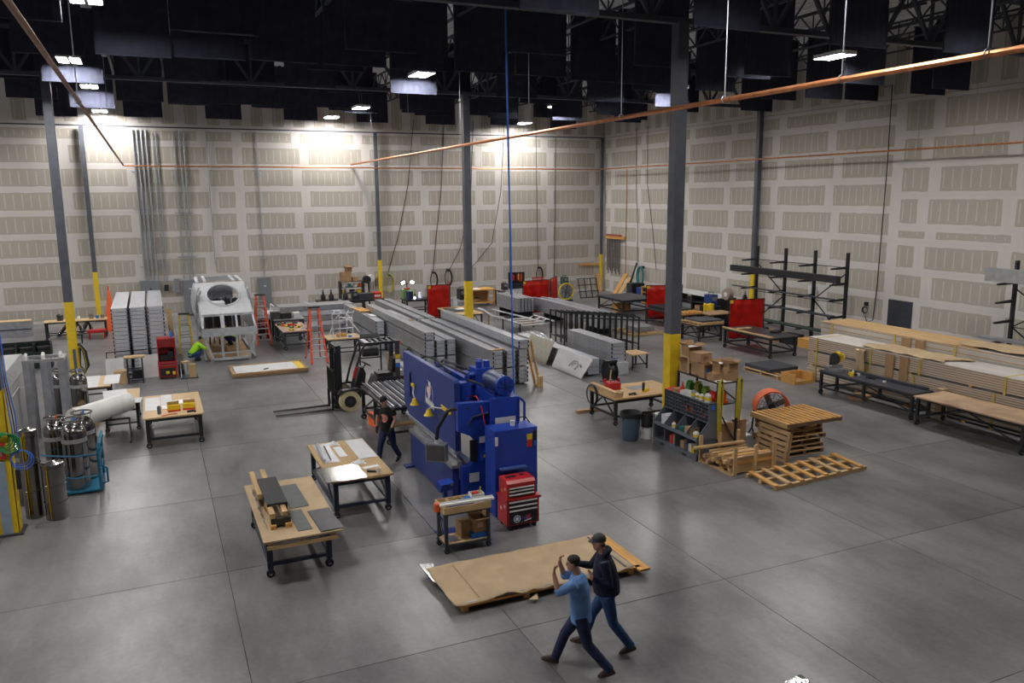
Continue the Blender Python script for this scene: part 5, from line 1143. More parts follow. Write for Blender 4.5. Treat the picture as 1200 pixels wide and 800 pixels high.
# box ends / bench behind the press
plate(7.9,8.35,24.6,28.4,.0,.72,ALU_D,'grey machine bench between the blue machine and the long rear stack','bench','steel_bench'); plate(7.95,8.3,24.8,25.6,.72,.10,OFFW,'white case on the grey machine bench','case','case'); plate(7.98,8.28,26.4,26.9,.72,.08,PINE,'pine tray on the grey machine bench','tray','tray')
o = thing('air_blower','white round blower between the forklift and the grey bench','blower',(7.5,26.8,0)); MB().cyl((7.5,26.5,.5),(7.5,27.0,.5),.32,n=20).build('drum',WHITE_P,o); MB().cyl((7.5,26.46,.5),(7.5,26.5,.5),.2,n=16).build('hub',BLK,o); MB().box(7.3,7.7,26.55,26.95,0,.22).build('foot',STEEL_BLK,o)
one(MB().tube([(8.1,28.0,.72),(8.1,28.0,1.1),(8.2,27.7,1.35),(8.35,27.4,1.0),(8.3,27.2,.72)],.05,8),'lamp_arm',BLK,'black bent lamp arm standing on the grey machine bench','arm')
# drop hose over the machine
o = thing('air_hose','blue air hose dropping from the roof to the blue machine','hose',(8.36,19.0,0))
MB().tube([(8.30,19.0,11.4),(8.34,19.0,8.0),(8.40,19.0,5.2),(8.42,19.0,3.0),(8.46,19.02,1.6),(8.44,19.03,.9),(8.3,18.9,.05),(7.9,18.9,.02)],.022,8).build('hose',BHOSE,o); MB().tube([(8.33,19.0,12.9),(8.36,19.02,9.0),(8.38,19.02,6.0),(8.39,19.02,4.2)],.016,6).build('cable',BLK,o)
# ================================================================== right side of the hall
# bolt bin shelf: pigeonholes above, sloping bins below; faces the near side
bs = thing('bolt_bin_shelf','grey steel bolt bin shelf full of bottles and boxes in front of the yellow column','shelf',(12.6,17.25,0))
Y0,Y1 = 16.2,18.15
for y in (Y0,Y1-.02): MB().prism([(12.28,0),(12.92,0),(12.92,1.46),(12.62,1.46),(12.62,.98),(12.30,.62),(12.28,.62)],'y',y,y+.02).build('side_panel',GREYP,bs)
MB().box(12.90,12.92,Y0,Y1,0,1.46).build('back_panel',mat('bin_back',(.03,.034,.042),.6),bs); MB().box(12.28,12.92,Y0,Y1,.10,.125).build('bottom_shelf',GREYP,bs); MB().box(12.30,12.92,Y0,Y1,.50,.52).build('bin_shelf',GREYP,bs); MB().box(12.62,12.92,Y0,Y1,1.44,1.46).build('top',GREYP,bs); MB().box(12.27,12.29,Y0,Y1,0,.12).build('kick_plate',GREYP,bs)
for y in (16.6,17.6): MB().box(12.262,12.272,y,y+.18,.02,.08).build('fork_slot',BLK,bs)
for i in range(1,4): y = Y0+(Y1-Y0)*i/4; MB().box(12.30,12.92,y-.006,y+.006,.12,.5).build('divider',GREYP,bs); MB().prism([(12.30,.52),(12.9,.52),(12.9,.96),(12.62,.96),(12.30,.64)],'y',y-.006,y+.006).build('bin_divider',GREYP,bs)
MB().prism([(12.285,.52),(12.30,.52),(12.31,.60),(12.295,.60)],'y',Y0,Y1).build('bin_lip',GREYP,bs); MB().box(12.62,12.90,Y0,Y1,.95,.97).build('pigeonhole_floor',GREYP,bs)
for k in range(1,5): MB().box(12.62,12.90,Y0+.02,Y1-.02,.968+.094*k,.98+.094*k).build('pigeonhole_shelf',GREYP,bs)
for i in range(1,15): MB().box(12.61,12.90,Y0+(Y1-Y0)*i/15-.007,Y0+(Y1-Y0)*i/15+.007,.97,1.44).build('pigeonhole_divider',GREYP,bs)
def jug(x, y, z, s, m, label, cap=BLK, name='plastic_bottle', rz=0):
    o = thing(name,label,'bottle',(x,y,z),rz); MB().lathe([(0,0),(s*.5,0),(s*.52,s*.1),(s*.52,s*1.0),(s*.3,s*1.25),(s*.16,s*1.35),(s*.16,s*1.5),(0,s*1.5)],14).build('bottle',m,o,world=False); MB().cyl((0,0,s*1.45),(0,0,s*1.65),s*.19,n=10).build('cap',cap,o,world=False); MB().lathe([(s*.53,s*.3),(s*.53,s*.8)],14).build('label_band',YELLOW,o,world=False)
jug(12.42,16.42,.525,.15,WHITE_P,'white jug with yellow label in a sloping bin'); jug(12.5,17.5,.525,.11,WHITE_P,'small white bottle in a sloping bin beside the jars',RED_D); jug(12.55,17.35,.525,.10,WHITE_P,'small white spray bottle in a sloping bin',WHITE_P)
for i,(y,m,nm) in enumerate(((17.85,OFFW,'white carton of bottles'),(17.15,HOSE_T,'teal jar tray'),(16.8,CARD,'cardboard tray'))): plate(12.42,12.72,y-.13,y+.13,.522,(.28,.14,.2)[i],m,nm+' in a sloping bin of the grey shelf','box','bin_content')
for i,(y,m,nm,h) in enumerate(((17.45,RED_D,'red tin',.22),(17.3,CARD,'cardboard sleeve',.25),(16.95,CARD,'cardboard box',.2),(16.5,YELLOW,'yellow packet',.12),(16.62,WHITE_P,'white packet',.2))): plate(12.38,12.6,y-.06-.03*(i==2),y+.06+.03*(i==2),.127,h,m,nm+' on the lowest shelf of the grey bolt bins','box','packet')
random.seed(5)
for i in range(10): 
    y = random.uniform(16.4,17.3); k = random.choice((1,2)); one(MB().cb(12.66,y,.985+.094*k+.02,.05,.07,.035),'fastener_pack',RED_D,'red fastener pack in a pigeonhole of the grey shelf','pack','red fastener packs')
# items on top of the bolt bins
for i,(x,y,s,m,nm) in enumerate(((12.75,16.42,.17,OFFW,'clear tub'),(12.76,16.68,.12,WHITE_P,'white bottle'),(12.74,16.85,.11,mat('bright_blue',(.02,.17,.62)),'blue capped bottle'),(12.80,17.02,.14,GALV,'silver tin'))): jug(12.75,y,1.46,s,m if 'blue' not in nm else WHITE_P,nm+' standing on top of the grey bolt bins',m if 'blue' in nm else BLK)
o = thing('red_funnel','red plastic funnel upside down on the grey bolt bins','funnel',(12.78,17.55,1.46)); MB().lathe([(.11,0),(.115,.03),(.03,.20),(.012,.30),(.0,.30)],16,(12.78,17.55,1.46)).build('cone',RED_D,o); MB().torus((12.78,17.55,1.47),.11,.01).build('rim',RED_D,o)
rag(12.78,17.95,1.462,.16,'red rags heaped at the end of the grey bolt bins',RED_D); plate(12.66,12.9,17.05,17.48,1.46,.10,OFFW,'grey white bag lying on the grey bolt bins','bag','sack',rz=.1); plate(12.64,12.9,17.62,17.86,1.46,.08,CARD,'flattened cardboard on the grey bolt bins','box','flat_carton')
one(MB().cb(12.75,16.19,1.36,.10,.006,.12),'blue_tape',mat('bright_blue',(.02,.17,.62)),'blue tape patch on the end of the grey bolt bins','tape')
# shelf cart of cartons behind
sc_ = thing('shelf_cart','black steel shelf cart holding open cartons beside the yellow column','cart',(13.3,17.2,0))
for x in (12.98,13.60):
    for y in (16.32,18.02): MB().box(x-.025,x+.025,y-.025,y+.025,0,1.95).build('post',STEEL_BLK,sc_)
for z in (.25,1.36,1.92): MB().box(12.95,13.63,16.29,18.05,z,z+.03).build('shelf',STEEL_BLK if z > .9 else STEEL_DK,sc_)
MB().bar((12.98,16.32,1.9),(13.6,16.32,1.42),.03).build('brace',STEEL_BLK,sc_); MB().bar((12.98,16.32,1.3),(13.6,16.32,.3),.03).build('brace',STEEL_BLK,sc_)
g_ = None
carton(13.2,17.82,1.95,.42,.30,.26,.1,'open carton on the cart beside the column, lower of two',True,fill=YELLOW); carton(13.22,17.80,2.40,.42,.34,.26,.0,'open carton with white paper, upper of the pair beside the column',True,fill=PAPER); plate(13.0,13.45,17.62,18.0,2.36,.035,PLY,'plywood shelf board between the cartons beside the column','board','board')
plate(13.0,13.04,17.62,17.66,1.95,.41,PLY,'plywood shelf leg under the upper cartons','post','plywood_post'); plate(13.4,13.44,17.96,18.0,1.95,.41,PLY,'plywood shelf leg behind the lower cartons','post','plywood_post')
carton(13.2,17.36,2.30,.40,.42,.26,.12,'closed carton with a dark printed line on the shelf cart',False,mark=mat('carton_print',(.20,.12,.06),.8)); plate(13.05,13.4,17.2,17.56,1.95,.345,CARD,'plain carton carrying the printed carton','box','cardboard_box')
carton(13.12,17.04,1.95,.26,.22,.36,.05,'tall carton with blue marks on the shelf cart',True,mark=mat('bright_blue',(.02,.17,.62))); carton(13.45,16.98,1.95,.30,.26,.30,-.1,'open carton with a yellow packet on the shelf cart',True,fill=YELLOW); carton(13.35,16.72,2.14,.34,.24,.24,.2,'open carton with white label on the shelf cart',True,fill=PAPER); carton(13.2,16.66,1.95,.44,.26,.18,.05,'long flat carton at the edge of the shelf cart',False)
carton(13.45,16.44,1.95,.34,.24,.26,-.1,'brown carton at the end of the shelf cart, lower of two',False); carton(13.45,16.44,2.22,.30,.24,.22,.05,'open carton at the end of the shelf cart, upper of two',True)
plate(13.0,13.4,16.3,16.62,1.952,.02,PAPER,'white papers under the end cartons','paper','papers')
for i,(y,m,nm,h) in enumerate(((17.8,GREEN,'green bag',.35),(17.45,mat('olive',(.20,.20,.02),.7),'yellow green net bag',.4),(17.1,mat('lime',(.18,.32,.02),.7),'lime bag',.3),(16.75,RED_D,'red canister',.22),(16.45,ORANGE,'orange and yellow carton',.36))):
    b = MB(); [b.cb(13.16+.05*q,y+.07*(q-1),1.39+h*(.28+.12*(q%2))+.06,.2,.14,h*.62,.5*q+.3,.12*q,.15-.15*q) for q in range(3)]; b.cb(13.2,y,1.40+.03,.24,.26,.08); one(b,'supply_bag',m,nm+' on the middle shelf of the shelf cart','bag')
carton(13.28,16.62,.28,.44,.5,.55,.0,'big closed carton on the lower shelf of the shelf cart',False); rag(13.25,16.7,.842,.2,'white plastic sheeting on the big carton',PAPER)
for x,z1,nm in ((12.97,.45,'beside the grey bolt bins'),(13.58,.95,'on the far post of the shelf cart')):
    o = thing('hose_bundle','yellow hose bundle hanging '+nm,'hose',(x,16.22,z1))
    for k in range(4): MB().tube([(x-.07+.02*k,16.22-.02*k,z1+.05),(x-.075+.01*k,16.21-.02*k,1.5),(x-.05,16.21-.02*k,1.98),(x,16.21-.02*k,2.06+.01*k),(x+.05,16.21-.02*k,1.98),(x+.07-.01*k,16.21-.02*k,1.5),(x+.05-.02*k,16.22-.02*k,z1+.03),(x,16.22-.02*k,z1)],.016,6).build('loop',YHOSE,o)
    MB().bar((x,16.34,2.0),(x,16.12,2.0),.03).build('hook',STEEL_BLK,o)
# bins by the bench
o = thing('trash_can','slate blue plastic trash can with a black liner','trash can',(11.80,18.56,0)); MB().lathe([(0,0),(.22,0),(.24,.05),(.28,.70),(.295,.70),(.295,.76),(.27,.76),(.25,.5),(0,.5)],24,(11.80,18.56,0)).build('can',SLATE,o)
b = MB(); b.lathe([(.302,.66),(.31,.74),(.30,.79),(.26,.78),(.22,.62),(0,.58)],24,(11.80,18.56,0)); b.build('liner',BLK,o)
for s in (-1,1): MB().cb(11.80+.28*s,18.56,.62,.06,.14,.05).build('handle',SLATE,o)
o = thing('drum_bin','white drum with a black upper half beside the trash can','drum',(12.24,18.30,0)); MB().lathe([(0,0),(.15,0),(.15,.34),(0,.34)],20,(12.28,18.47,0)).build('drum',WHITE_P,o); MB().lathe([(0,.34),(.165,.34),(.165,.72),(.15,.73),(.15,.6),(0,.6)],20,(12.28,18.47,0)).build('sleeve',BLK,o)
o = thing('white_pedestal','white pedestal tub beside the grey bolt bins','tub',(12.55,18.35,0)); MB().lathe([(0,0),(.10,0),(.09,.5),(.15,.62),(.16,.70),(.14,.70),(.12,.6),(0,.6)],16,(12.63,18.34,0)).build('tub',WHITE_P,o)
# work bench
wbn = work_table('wooden workbench with a pine fence and a cable coil near the yellow column',12.08,14.35,19.85,21.35,.84,PINE,.05,.05,STEEL_BLK,leg=.09,r=.07,low=.25)
one(MB().box(12.06,12.20,19.85,21.35,.842,1.02).box(12.2,12.35,19.85,20.0,.842,.98),'pine_fence',PINE_Y,'pine timber fence along the end of the wooden workbench','timber')
o = thing('cable_coil','dark cable coil hung on the end of the wooden workbench','cable',(11.98,21.1,.3)); [MB().torus((11.99+.012*k,21.1,.68),.30+.012*k,.014,'x',22,6).build('loop',BLK,o) for k in range(4)]
jug(12.55,20.25,.842,.10,WHITE_P,'white bottle with red cap on the wooden workbench',RED_D); o = thing('red_case','red tool case on the wooden workbench','case',(12.6,20.9,.842)); MB().box(12.42,12.82,20.75,21.05,.842,1.06).build('case',RED,o); MB().tube([(12.55,20.9,1.06),(12.55,20.9,1.12),(12.69,20.9,1.12),(12.69,20.9,1.06)],.012,6).build('handle',BLK,o)
plate(13.1,13.7,20.5,20.95,.842,.006,SHEET,'grey sheet lying on the wooden workbench'); t = thing('power_tool','yellow and black power tool on the wooden workbench','tool',(13.35,20.2,.842),.5); MB().box(-.14,.14,-.05,.05,0,.09).build('body',YELLOW,t,world=False); MB().box(-.16,-.1,-.03,.03,.05,.30).build('grip',BLK,t,world=False)
t = thing('grinder','black angle grinder on the wooden workbench','tool',(12.75,20.0,.842),.2); MB().cyl((-.12,0,.04),(.12,0,.04),.035).build('body',BLK,t,world=False); MB().cyl((.12,0,.0),(.12,0,.03),.06).build('disc',STEEL_DK,t,world=False)
one(MB().box(11.75,12.6,21.55,21.68,0,.09),'timber',PINE,'pine timber on the floor at the back of the workbench','timber')
one(MB().tube([(14.3,19.7,.02),(14.15,19.72,.5),(14.25,19.75,.85)],.03,8).tube([(14.42,19.7,.02),(14.3,19.72,.5),(14.32,19.75,.85)],.03,8),'yellow_stand',YELLOW,'yellow bent stand at the end of the workbench','stand')
# lumber crate
cr = thing('lumber_crate','low pine crate with upright stakes full of timber offcuts','crate',(13.0,15.6,0))
for y in (14.95,15.35,15.8,16.06): MB().box(12.35,13.7,y,y+.09,.04,.07).build('deck_board',PINE,cr)
for x in (12.36,12.98,13.58): MB().box(x,x+.09,14.9,16.17,0,.04).build('runner',PINE_Y,cr)
for x,y in ((12.42,14.9),(13.05,14.9),(13.62,14.9),(12.32,16.11),(12.9,16.11),(13.5,16.11)): MB().box(x,x+.09,y,y+.05,0,.70).build('stake',PINE_Z,cr)
random.seed(11)
for i in range(24):
    x = 12.45+.0; y = 15.02+.155*(i%7)+random.uniform(-.02,.02); z = .07+.09*(i//7)*1.0
    one(MB().cb(13.02+random.uniform(-.12,.12),y,z+.045,random.uniform(1.05,1.35),.10,.085,random.uniform(-.02,.02)),'timber_offcut',(PINE,OAK,ORPINE,PINE)[i%4],'timber offcut stacked in the stake sided pine crate','timber','offcuts in the pine crate')
one(MB().cb(12.85,16.02,.42,1.5,.12,.05,-.05),'long_board',PINE,'long pine board lying across the top of the pine crate','board')
# flat cartons, leaning pallet
for i,(x,h) in enumerate(((13.35,.78),(13.72,.84))): plate(x,x+.34,16.45,16.62,0,h,CARD,('shorter','taller')[i]+' flat brown carton standing behind the pine crate','box','cardboard_box')
OAK_SHADE = wood('shaded_board',(.16,.10,.055))  # stringers coloured dark so the gaps between slats look shaded
def pallet_parts(o, Lx, Ly, ns, m, m2, z=0, world=False):
    for y in (0,Ly/2-.045,Ly-.09): MB().box(0,Lx,y,y+.09,.02,.11).build('stringer',m2,o,world=False)
    for i in range(ns):
        x = (Lx-.10)*i/(ns-1); MB().box(x,x+.10,0,Ly,.11,.13).build('slat',m,o,world=False)
    for i in range(3): x = (Lx-.1)*i/2; MB().box(x,x+.10,0,Ly,0,.02).build('bottom_slat',m,o,world=False)
for i in range(6):
    o = thing('wooden_pallet',('bottom','second','third','fourth','fifth','sixth')[i]+' weathered pallet in the pile under the big slatted pallet','pallet',(15.78+.05*(i%2)-.03*(i%3),15.42+.04*(i%3),.133*i),math.pi/2+.02*(i%3)-.02); pallet_parts(o,1.15,1.25,(7,6,8,7,6,7)[i],(OAK_Y,PINE_Y,OAK_Y,PINE_Y,ORPINE_Y,OAK_Y)[i],(OAK_SHADE,OAK_SHADE,OAK_SHADE,OAK_SHADE,OAK_SHADE,OAK_SHADE)[i])
o = thing('wooden_pallet','large slatted pallet lying on top of the pallet pile','pallet',(14.45,15.35,.80)); pallet_parts(o,1.85,1.40,11,ORPINE_Y,OAK_SHADE)
MB().box(-.02,0,0,1.40,.0,.14).build('end_board',PINE_Y,o,world=False)
o = thing('wooden_pallet','weathered pallet leaning upright against the pallet pile','pallet',(14.18,15.05,0))
for y in (15.08,15.6,16.1): MB().bar((14.18,y,0),(14.30,y,.78),.09,.09,(1,0,0)).build('stringer',OAK,o)
for k in range(6): z = .02+.14*k; MB().cb(14.14+.12*z/.78,15.6,z+.05,.02,1.15,.10,0,0,.15).build('slat',OAK_Y,o)
# low ladder-like skid
o = thing('timber_skid','low open timber skid of orange slats on three runners','skid',(14.2,14.2,0))
for k in range(8):
    x = 12.74+.405*k; MB().cb(x+.0,13.98+.03*k+.25,.105,.12,1.08,.04,-.12).build('slat',(ORPINE_Y,PINE_Y,ORPINE_Y,ORPINE_Y)[k%4],o)
for y in (13.75,14.25,14.72): MB().cb(14.16,y+.09,.045,3.05,.09,.085,.07).build('runner',PINE,o)
# drum fan
fn = thing('drum_fan','orange drum fan standing behind the pallet pile','fan',(15.55,17.15,0))
c = V(15.50,17.15,.86); dr = V(.42,.9,0).normalized(); sd = V(dr.y,-dr.x,0)
b = MB(); n = 30; vs = []
for q,(t,r_) in enumerate(((-.22,.47),(.22,.47),(.22,.44),(-.22,.44))):
    for k in range(n): a = 2*math.pi*k/n; vs.append(c+dr*t+sd*(r_*math.cos(a))+V(0,0,r_*math.sin(a)))
fs = [(q*n+k,q*n+(k+1)%n,((q+1)%4)*n+(k+1)%n,((q+1)%4)*n+k) for q in range(4) for k in range(n)]
b.add(vs,fs); b.build('shroud',ORANGE,fn)
for t in (-.22,.22):
    b = MB()
    for k in range(12): a = math.pi*k/6; b.bar(c+dr*t,c+dr*t+sd*(.45*math.cos(a))+V(0,0,.45*math.sin(a)),.008)
    for r_ in (.15,.28,.38): b.tube([c+dr*t+sd*(r_*math.cos(q*.3491))+V(0,0,r_*math.sin(q*.3491)) for q in range(18)],.004,4,True)
    b.build('guard',STEEL_DK,fn)
for k in range(4): a = math.pi*k/2+.4; p = sd*math.cos(a)+V(0,0,math.sin(a)); MB().bar(c+p*.06,c+p*.40,.16,.02,dr+sd*.3).build('blade',GALV,fn)
MB().cyl(c-dr*.1,c+dr*.15,.09,n=14).build('motor',STEEL_DK,fn)
for s in (-1,1): MB().tube([c+sd*(.47*s)+V(0,0,-.1),c+sd*(.5*s)+V(0,0,-.6),c+sd*(.5*s)+dr*.3+V(0,0,-.84),],.025,6).build('leg',STEEL_BLK,fn); MB().tube([c+sd*(.5*s)+V(0,0,-.6),c+sd*(.5*s)-dr*.3+V(0,0,-.84)],.025,6).build('leg',STEEL_BLK,fn)
o = thing('hand_truck','white hand truck lying beside the drum fan','hand truck',(14.6,17.4,0)); MB().tube([(14.1,17.2,.35),(14.8,17.3,.4),(15.0,17.35,.45),(14.9,17.6,.42),(14.2,17.55,.36)],.02,6).build('frame',WHITE_P,o); MB().cyl((14.1,17.15,.13),(14.1,17.22,.13),.13,n=16).build('wheel',BLK,o); MB().cyl((14.1,17.5,.13),(14.1,17.57,.13),.13,n=16).build('wheel',BLK,o); MB().bar((14.15,17.2,.13),(14.15,17.55,.36),.03).build('axle',STEEL_BLK,o); MB().cb(14.8,17.5,.02,.5,.3,.03).build('toe_plate',WHITE_P,o); MB().bar((14.85,17.5,.03),(14.85,17.5,.4),.03).build('stay',WHITE_P,o)
# ---------------------------------------------------------------- long extrusion bundles in wood and kraft
BUN = mat('bundled_extrusions',(.60,.57,.535),.45,.15,.15,3,0,(1,.05,14)); BUNE = mat('extrusion_ends',(.50,.47,.44),.6,.2,.25,40)
def bundle(x0, x1, y0, y1, z0, z1, label, nlay, straps):
    o = thing('extrusion_bundle', label, 'bundle', ((x0+x1)/2,(y0+y1)/2,z0)); h = (z1-z0-.09)/nlay
    for yy in range(6): y = y0+.2+(y1-y0-.5)*yy/5; MB().box(x0,x1,y,y+.1,z0,z0+.06).build('bearer',ORPINE,o)
    for k in range(nlay):
        za = z0+.06+h*k
        MB().box(x0+.02,x1-.02,y0,y1,za,za+h-.021).build('extrusion_layer',BUN,o); MB().box(x0,x1,y0+.01,y1-.01,za+h-.021,za+h).build('separator',mat('kraft_strip',(.44,.26,.105),.8,0,.1),o)
    MB().box(x0,x1,y0+.02,y1-.02,z1-.03,z1).build('top_layer',BUN,o)
    for y in straps: MB().box(x0-.014,x1+.014,y,y+.07,z0+.0,z1+.008).build('strap',mat('strap_yellow',(.55,.42,.10),.5),o)
    return o
bundle(21.62,22.9,11.5,22.15,.0,.54,'kraft separated extrusion bundle on the floor, bottom of the near row',4,(21.7,19.4,17.6,14.9)); bundle(21.62,22.9,11.6,22.15,.56,1.06,'kraft separated extrusion bundle, second in the near row',6,(21.7,19.4,17.6,14.9)); bundle(21.62,22.95,11.3,22.15,1.08,1.60,'kraft separated extrusion bundle, topmost of the near row',6,(21.7,19.3,17.4,14.6))
bundle(23.02,24.4,12.2,22.6,.0,.66,'extrusion bundle at the bottom of the row beside the side wall',3,(21.9,14.5)); bundle(23.02,24.4,12.2,22.6,.68,1.3,'extrusion bundle in the middle of the row beside the side wall',4,(21.9,14.5)); bundle(23.02,24.4,10.6,23.0,1.32,1.93,'extrusion bundle with plywood cover, topmost of the row beside the side wall',3,(22.4,19.6,17.3,14.8))
one(MB().box(23.0,24.42,16.6,23.0,1.934,1.95),'cover_board',PINE_Y,'plywood cover on the row of extrusions beside the side wall','board')
for i,y in enumerate((18.55,18.0)): one(MB().cb(21.595,y,1.06,.02,.32,1.04),'carton_wrap',CARD,'brown carton sleeve wrapped on the near row of extrusions','wrap','carton sleeves on the near row'); one(MB().cb(22.995,y+.6,1.62,.02,.36,.58),'carton_wrap',CARD,'brown carton sleeve wrapped on the top bundle by the wall','wrap','carton sleeves on the far row')
def drape(x, y0, y1, z1, z0, label):
    b = MB(); b.sheet(lambda u,v: (x-.03-.10*v-.03*math.sin(u*9+v*4) if v > .05 else x+.35, y0+(y1-y0)*u-.25*v, z1+.02-(z1-z0)*v if v > 0 else z1+.02), 10, 10); o = one(b,'kraft_sheet',KRAFT,label,'paper'); o.modifiers.new('t','SOLIDIFY').thickness = .006
drape(21.57,19.55,19.95,1.60,.35,'loose kraft paper hanging down the near row of extrusions')
b = MB(); b.sheet(lambda u,v: (23.1+1.2*u, 14.6+2.6*v+.3*math.sin(u*5), 1.955+.05*abs(math.sin(u*9+v*7))+.02), 14, 14); o = one(b,'kraft_sheet',KRAFT,'crumpled kraft paper lying on the top bundle by the wall','paper'); o.modifiers.new('t','SOLIDIFY').thickness = .006
b = MB(); b.sheet(lambda u,v: (21.65+1.15*u, 16.6+3.1*v+.2*math.sin(u*5), 1.61+.05*abs(math.sin(u*7+v*11))+.01), 14, 14); o = one(b,'kraft_sheet',KRAFT,'crumpled kraft paper lying on the near row of extrusions','paper'); o.modifiers.new('t','SOLIDIFY').thickness = .006
one(MB().cb(21.44,16.44,.45,.24,.22,.90,.0),'kraft_bag',KRAFT,'kraft paper bundle between the two long tables','bag'); one(MB().cb(21.1,19.2,.06,.7,.5,.10,.4),'cardboard_sheet',CARD,'flattened carton under the saw table','box')
# saw table
work_table('long black steel table carrying a mitre saw',20.40,21.20,16.6,20.3,.82,STEEL_DK,.05,.03,STEEL_BLK,leg=.08,r=.085,midlegs=True)
one(MB().box(21.05,21.2,16.7,19.6,.822,.90),'saw_fence',STEEL_DK,'black fence along the back of the saw table','fence')
ms = thing('mitre_saw','yellow and black mitre saw on the black steel table','saw',(20.8,20.0,.822)); MB().cyl((20.8,20.0,.822),(20.8,20.0,.90),.24,n=20).build('turntable',GALV,ms); MB().box(20.5,21.1,20.0,20.12,.90,1.0).build('fence',GALV,ms); MB().bar((20.8,20.22,.9),(20.8,20.2,1.25),.1).build('arm',BLK,ms); MB().cyl((20.74,20.05,1.22),(20.80,20.05,1.22),.20,n=20).build('blade_guard',BLK,ms); MB().cyl((20.81,20.05,1.27),(20.92,20.05,1.27),.19,n=18).build('motor_housing',YELLOW,ms); MB().tube([(20.84,19.9,1.42),(20.84,19.75,1.42),(20.84,19.7,1.32),(20.84,19.8,1.22)],.03,8).build('handle',YELLOW,ms)
t = thing('power_drill','yellow power drill on the black steel table','tool',(20.65,19.2,.822),1.0); MB().box(-.14,.14,-.05,.05,0,.10).build('body',YELLOW,t,world=False); MB().box(.0,.06,-.2,-.05,0,.06).build('grip',BLK,t,world=False); MB().box(-.02,.10,-.28,-.2,0,.08).build('battery',WHITE_P,t,world=False)
t = thing('saw_clamps','row of black clamps on the saw table','clamps',(20.8,18.8,.822)); [MB().cb(20.85,18.7-.12*k,.85,.14,.05,.05,.3).build('clamp',BLK,t) for k in range(3)]; jug(20.95,19.4,.822,.08,OFFW,'small clear spray bottle on the saw table',mat('bright_blue',(.02,.17,.62)))
plate(20.8,20.88,18.0,18.06,.822,.05,WHITE,'small white block on the saw table','block','block')
# wooden table in front
work_table('long black table with a stained plywood top',20.12,21.30,13.0,16.25,.86,mat('stained_ply',(.40,.27,.17),.6,0,.35,1.2),.04,.06,STEEL_BLK,leg=.08,r=.08,low=.22)
# cantilever racks
def cant_rack(label, x, ys, h, arms, loads):
    o = thing('cantilever_rack', label, 'rack', (x,sum(ys)/len(ys),0))
    for y in ys:
        MB().box(x-.07,x+.07,y-.05,y+.05,0,h).build('post',STEEL_BLK,o); MB().box(x-1.0,x+.1,y-.06,y+.06,0,.14).build('foot',STEEL_BLK,o)
        for z in arms: MB().prism([(x-.07,z),(x-.07,z+.11),(x-.95,z+.06),(x-.95,z)],'y',y-.04,y+.04).build('arm',STEEL_BLK,o)
    for a,b_ in zip(ys[:-1],ys[1:]):
        for z in (arms[-1]+.05,1.9): MB().bar((x+.02,a,z),(x+.02,b_,z),.03).build('tie',STEEL_BLK,o)
    for a,b_ in ((0,1),(len(ys)-1,len(ys)-2)):
        MB().bar((x+.03,ys[a],3.3),(x+.03,ys[b_],1.9),.04).build('diagonal',STEEL_BLK,o); MB().bar((x+.03,ys[b_],1.9),(x+.03,ys[a],.4),.04).build('diagonal',STEEL_BLK,o)
    return o
cant_rack('tall black cantilever rack with a beam, against the side wall',27.75,(26.4,28.3,30.2,32.2),4.15,(.55,1.3,2.05,2.75,3.45),None)
plate(26.95,27.2,26.2,33.3,2.87,.30,STEEL_BLK,'black square beam resting on the tall cantilever rack','beam','steel_box_section'); plate(26.85,27.05,26.3,33.0,2.13,.05,STEEL_DK,'thin dark bar on the tall cantilever rack, upper','bar','steel_bar'); plate(26.85,27.1,26.3,32.0,1.38,.07,STEEL_DK,'thin dark bar on the tall cantilever rack, lower','bar','steel_bar'); plate(26.8,27.3,26.0,32.6,.64,.06,mat('dark_green_steel',(.012,.028,.022),.5),'dark green channel on the lowest arms of the cantilever rack','bar','steel_channel')
for i in range(5): plate(26.0+.0,26.6,26.4+1.15*i,27.3+1.15*i,0,.40+.05*(i%2),(ORPINE,BLK,ORPINE,BLK,OAK)[i],('orange timber','black','orange timber','black','weathered timber')[i]+' block stacked under the cantilever rack','block','block',group='blocks under the rack')
cant_rack('black cantilever rack with aluminium beams near the end of the extrusion rows',28.2,(19.1,16.8),4.3,(1.36,2.08,2.80,3.46),None)
plate(27.3,27.6,12.5,19.65,3.575,.46,ALU,'pale aluminium beam on the upper arms of the end rack','beam','aluminium_section'); plate(27.3,27.8,12.5,19.8,1.475,.07,ALU,'aluminium channel on the lower arms of the end rack','beam','aluminium_channel')
one(MB().box(29.44,29.48,24.36,25.58,0.0,2.12),'steel_sheet',STEEL_DK,'dark square panel standing against the side wall','panel')
o = thing('wall_hose','black cable dropping down the side wall to a coil','cable',(29.42,26.3,1.0)); MB().tube([(29.4,26.6,11.2),(29.38,26.16,11.25),(29.38,26.12,8.0),(29.38,26.16,5.2),(29.38,26.2,2.6),(29.38,26.3,1.1),(29.38,26.6,.95),(29.38,26.75,1.2)],.022,6).build('cable',BLK,o)
for k in range(3): MB().torus((29.37-.02*k,26.75,1.5),.12+.02*k,.016,'x',18,6).build('coil',BLK,o)
MB().box(29.34,29.46,26.68,26.82,1.70,1.86).build('plug',BLK,o)
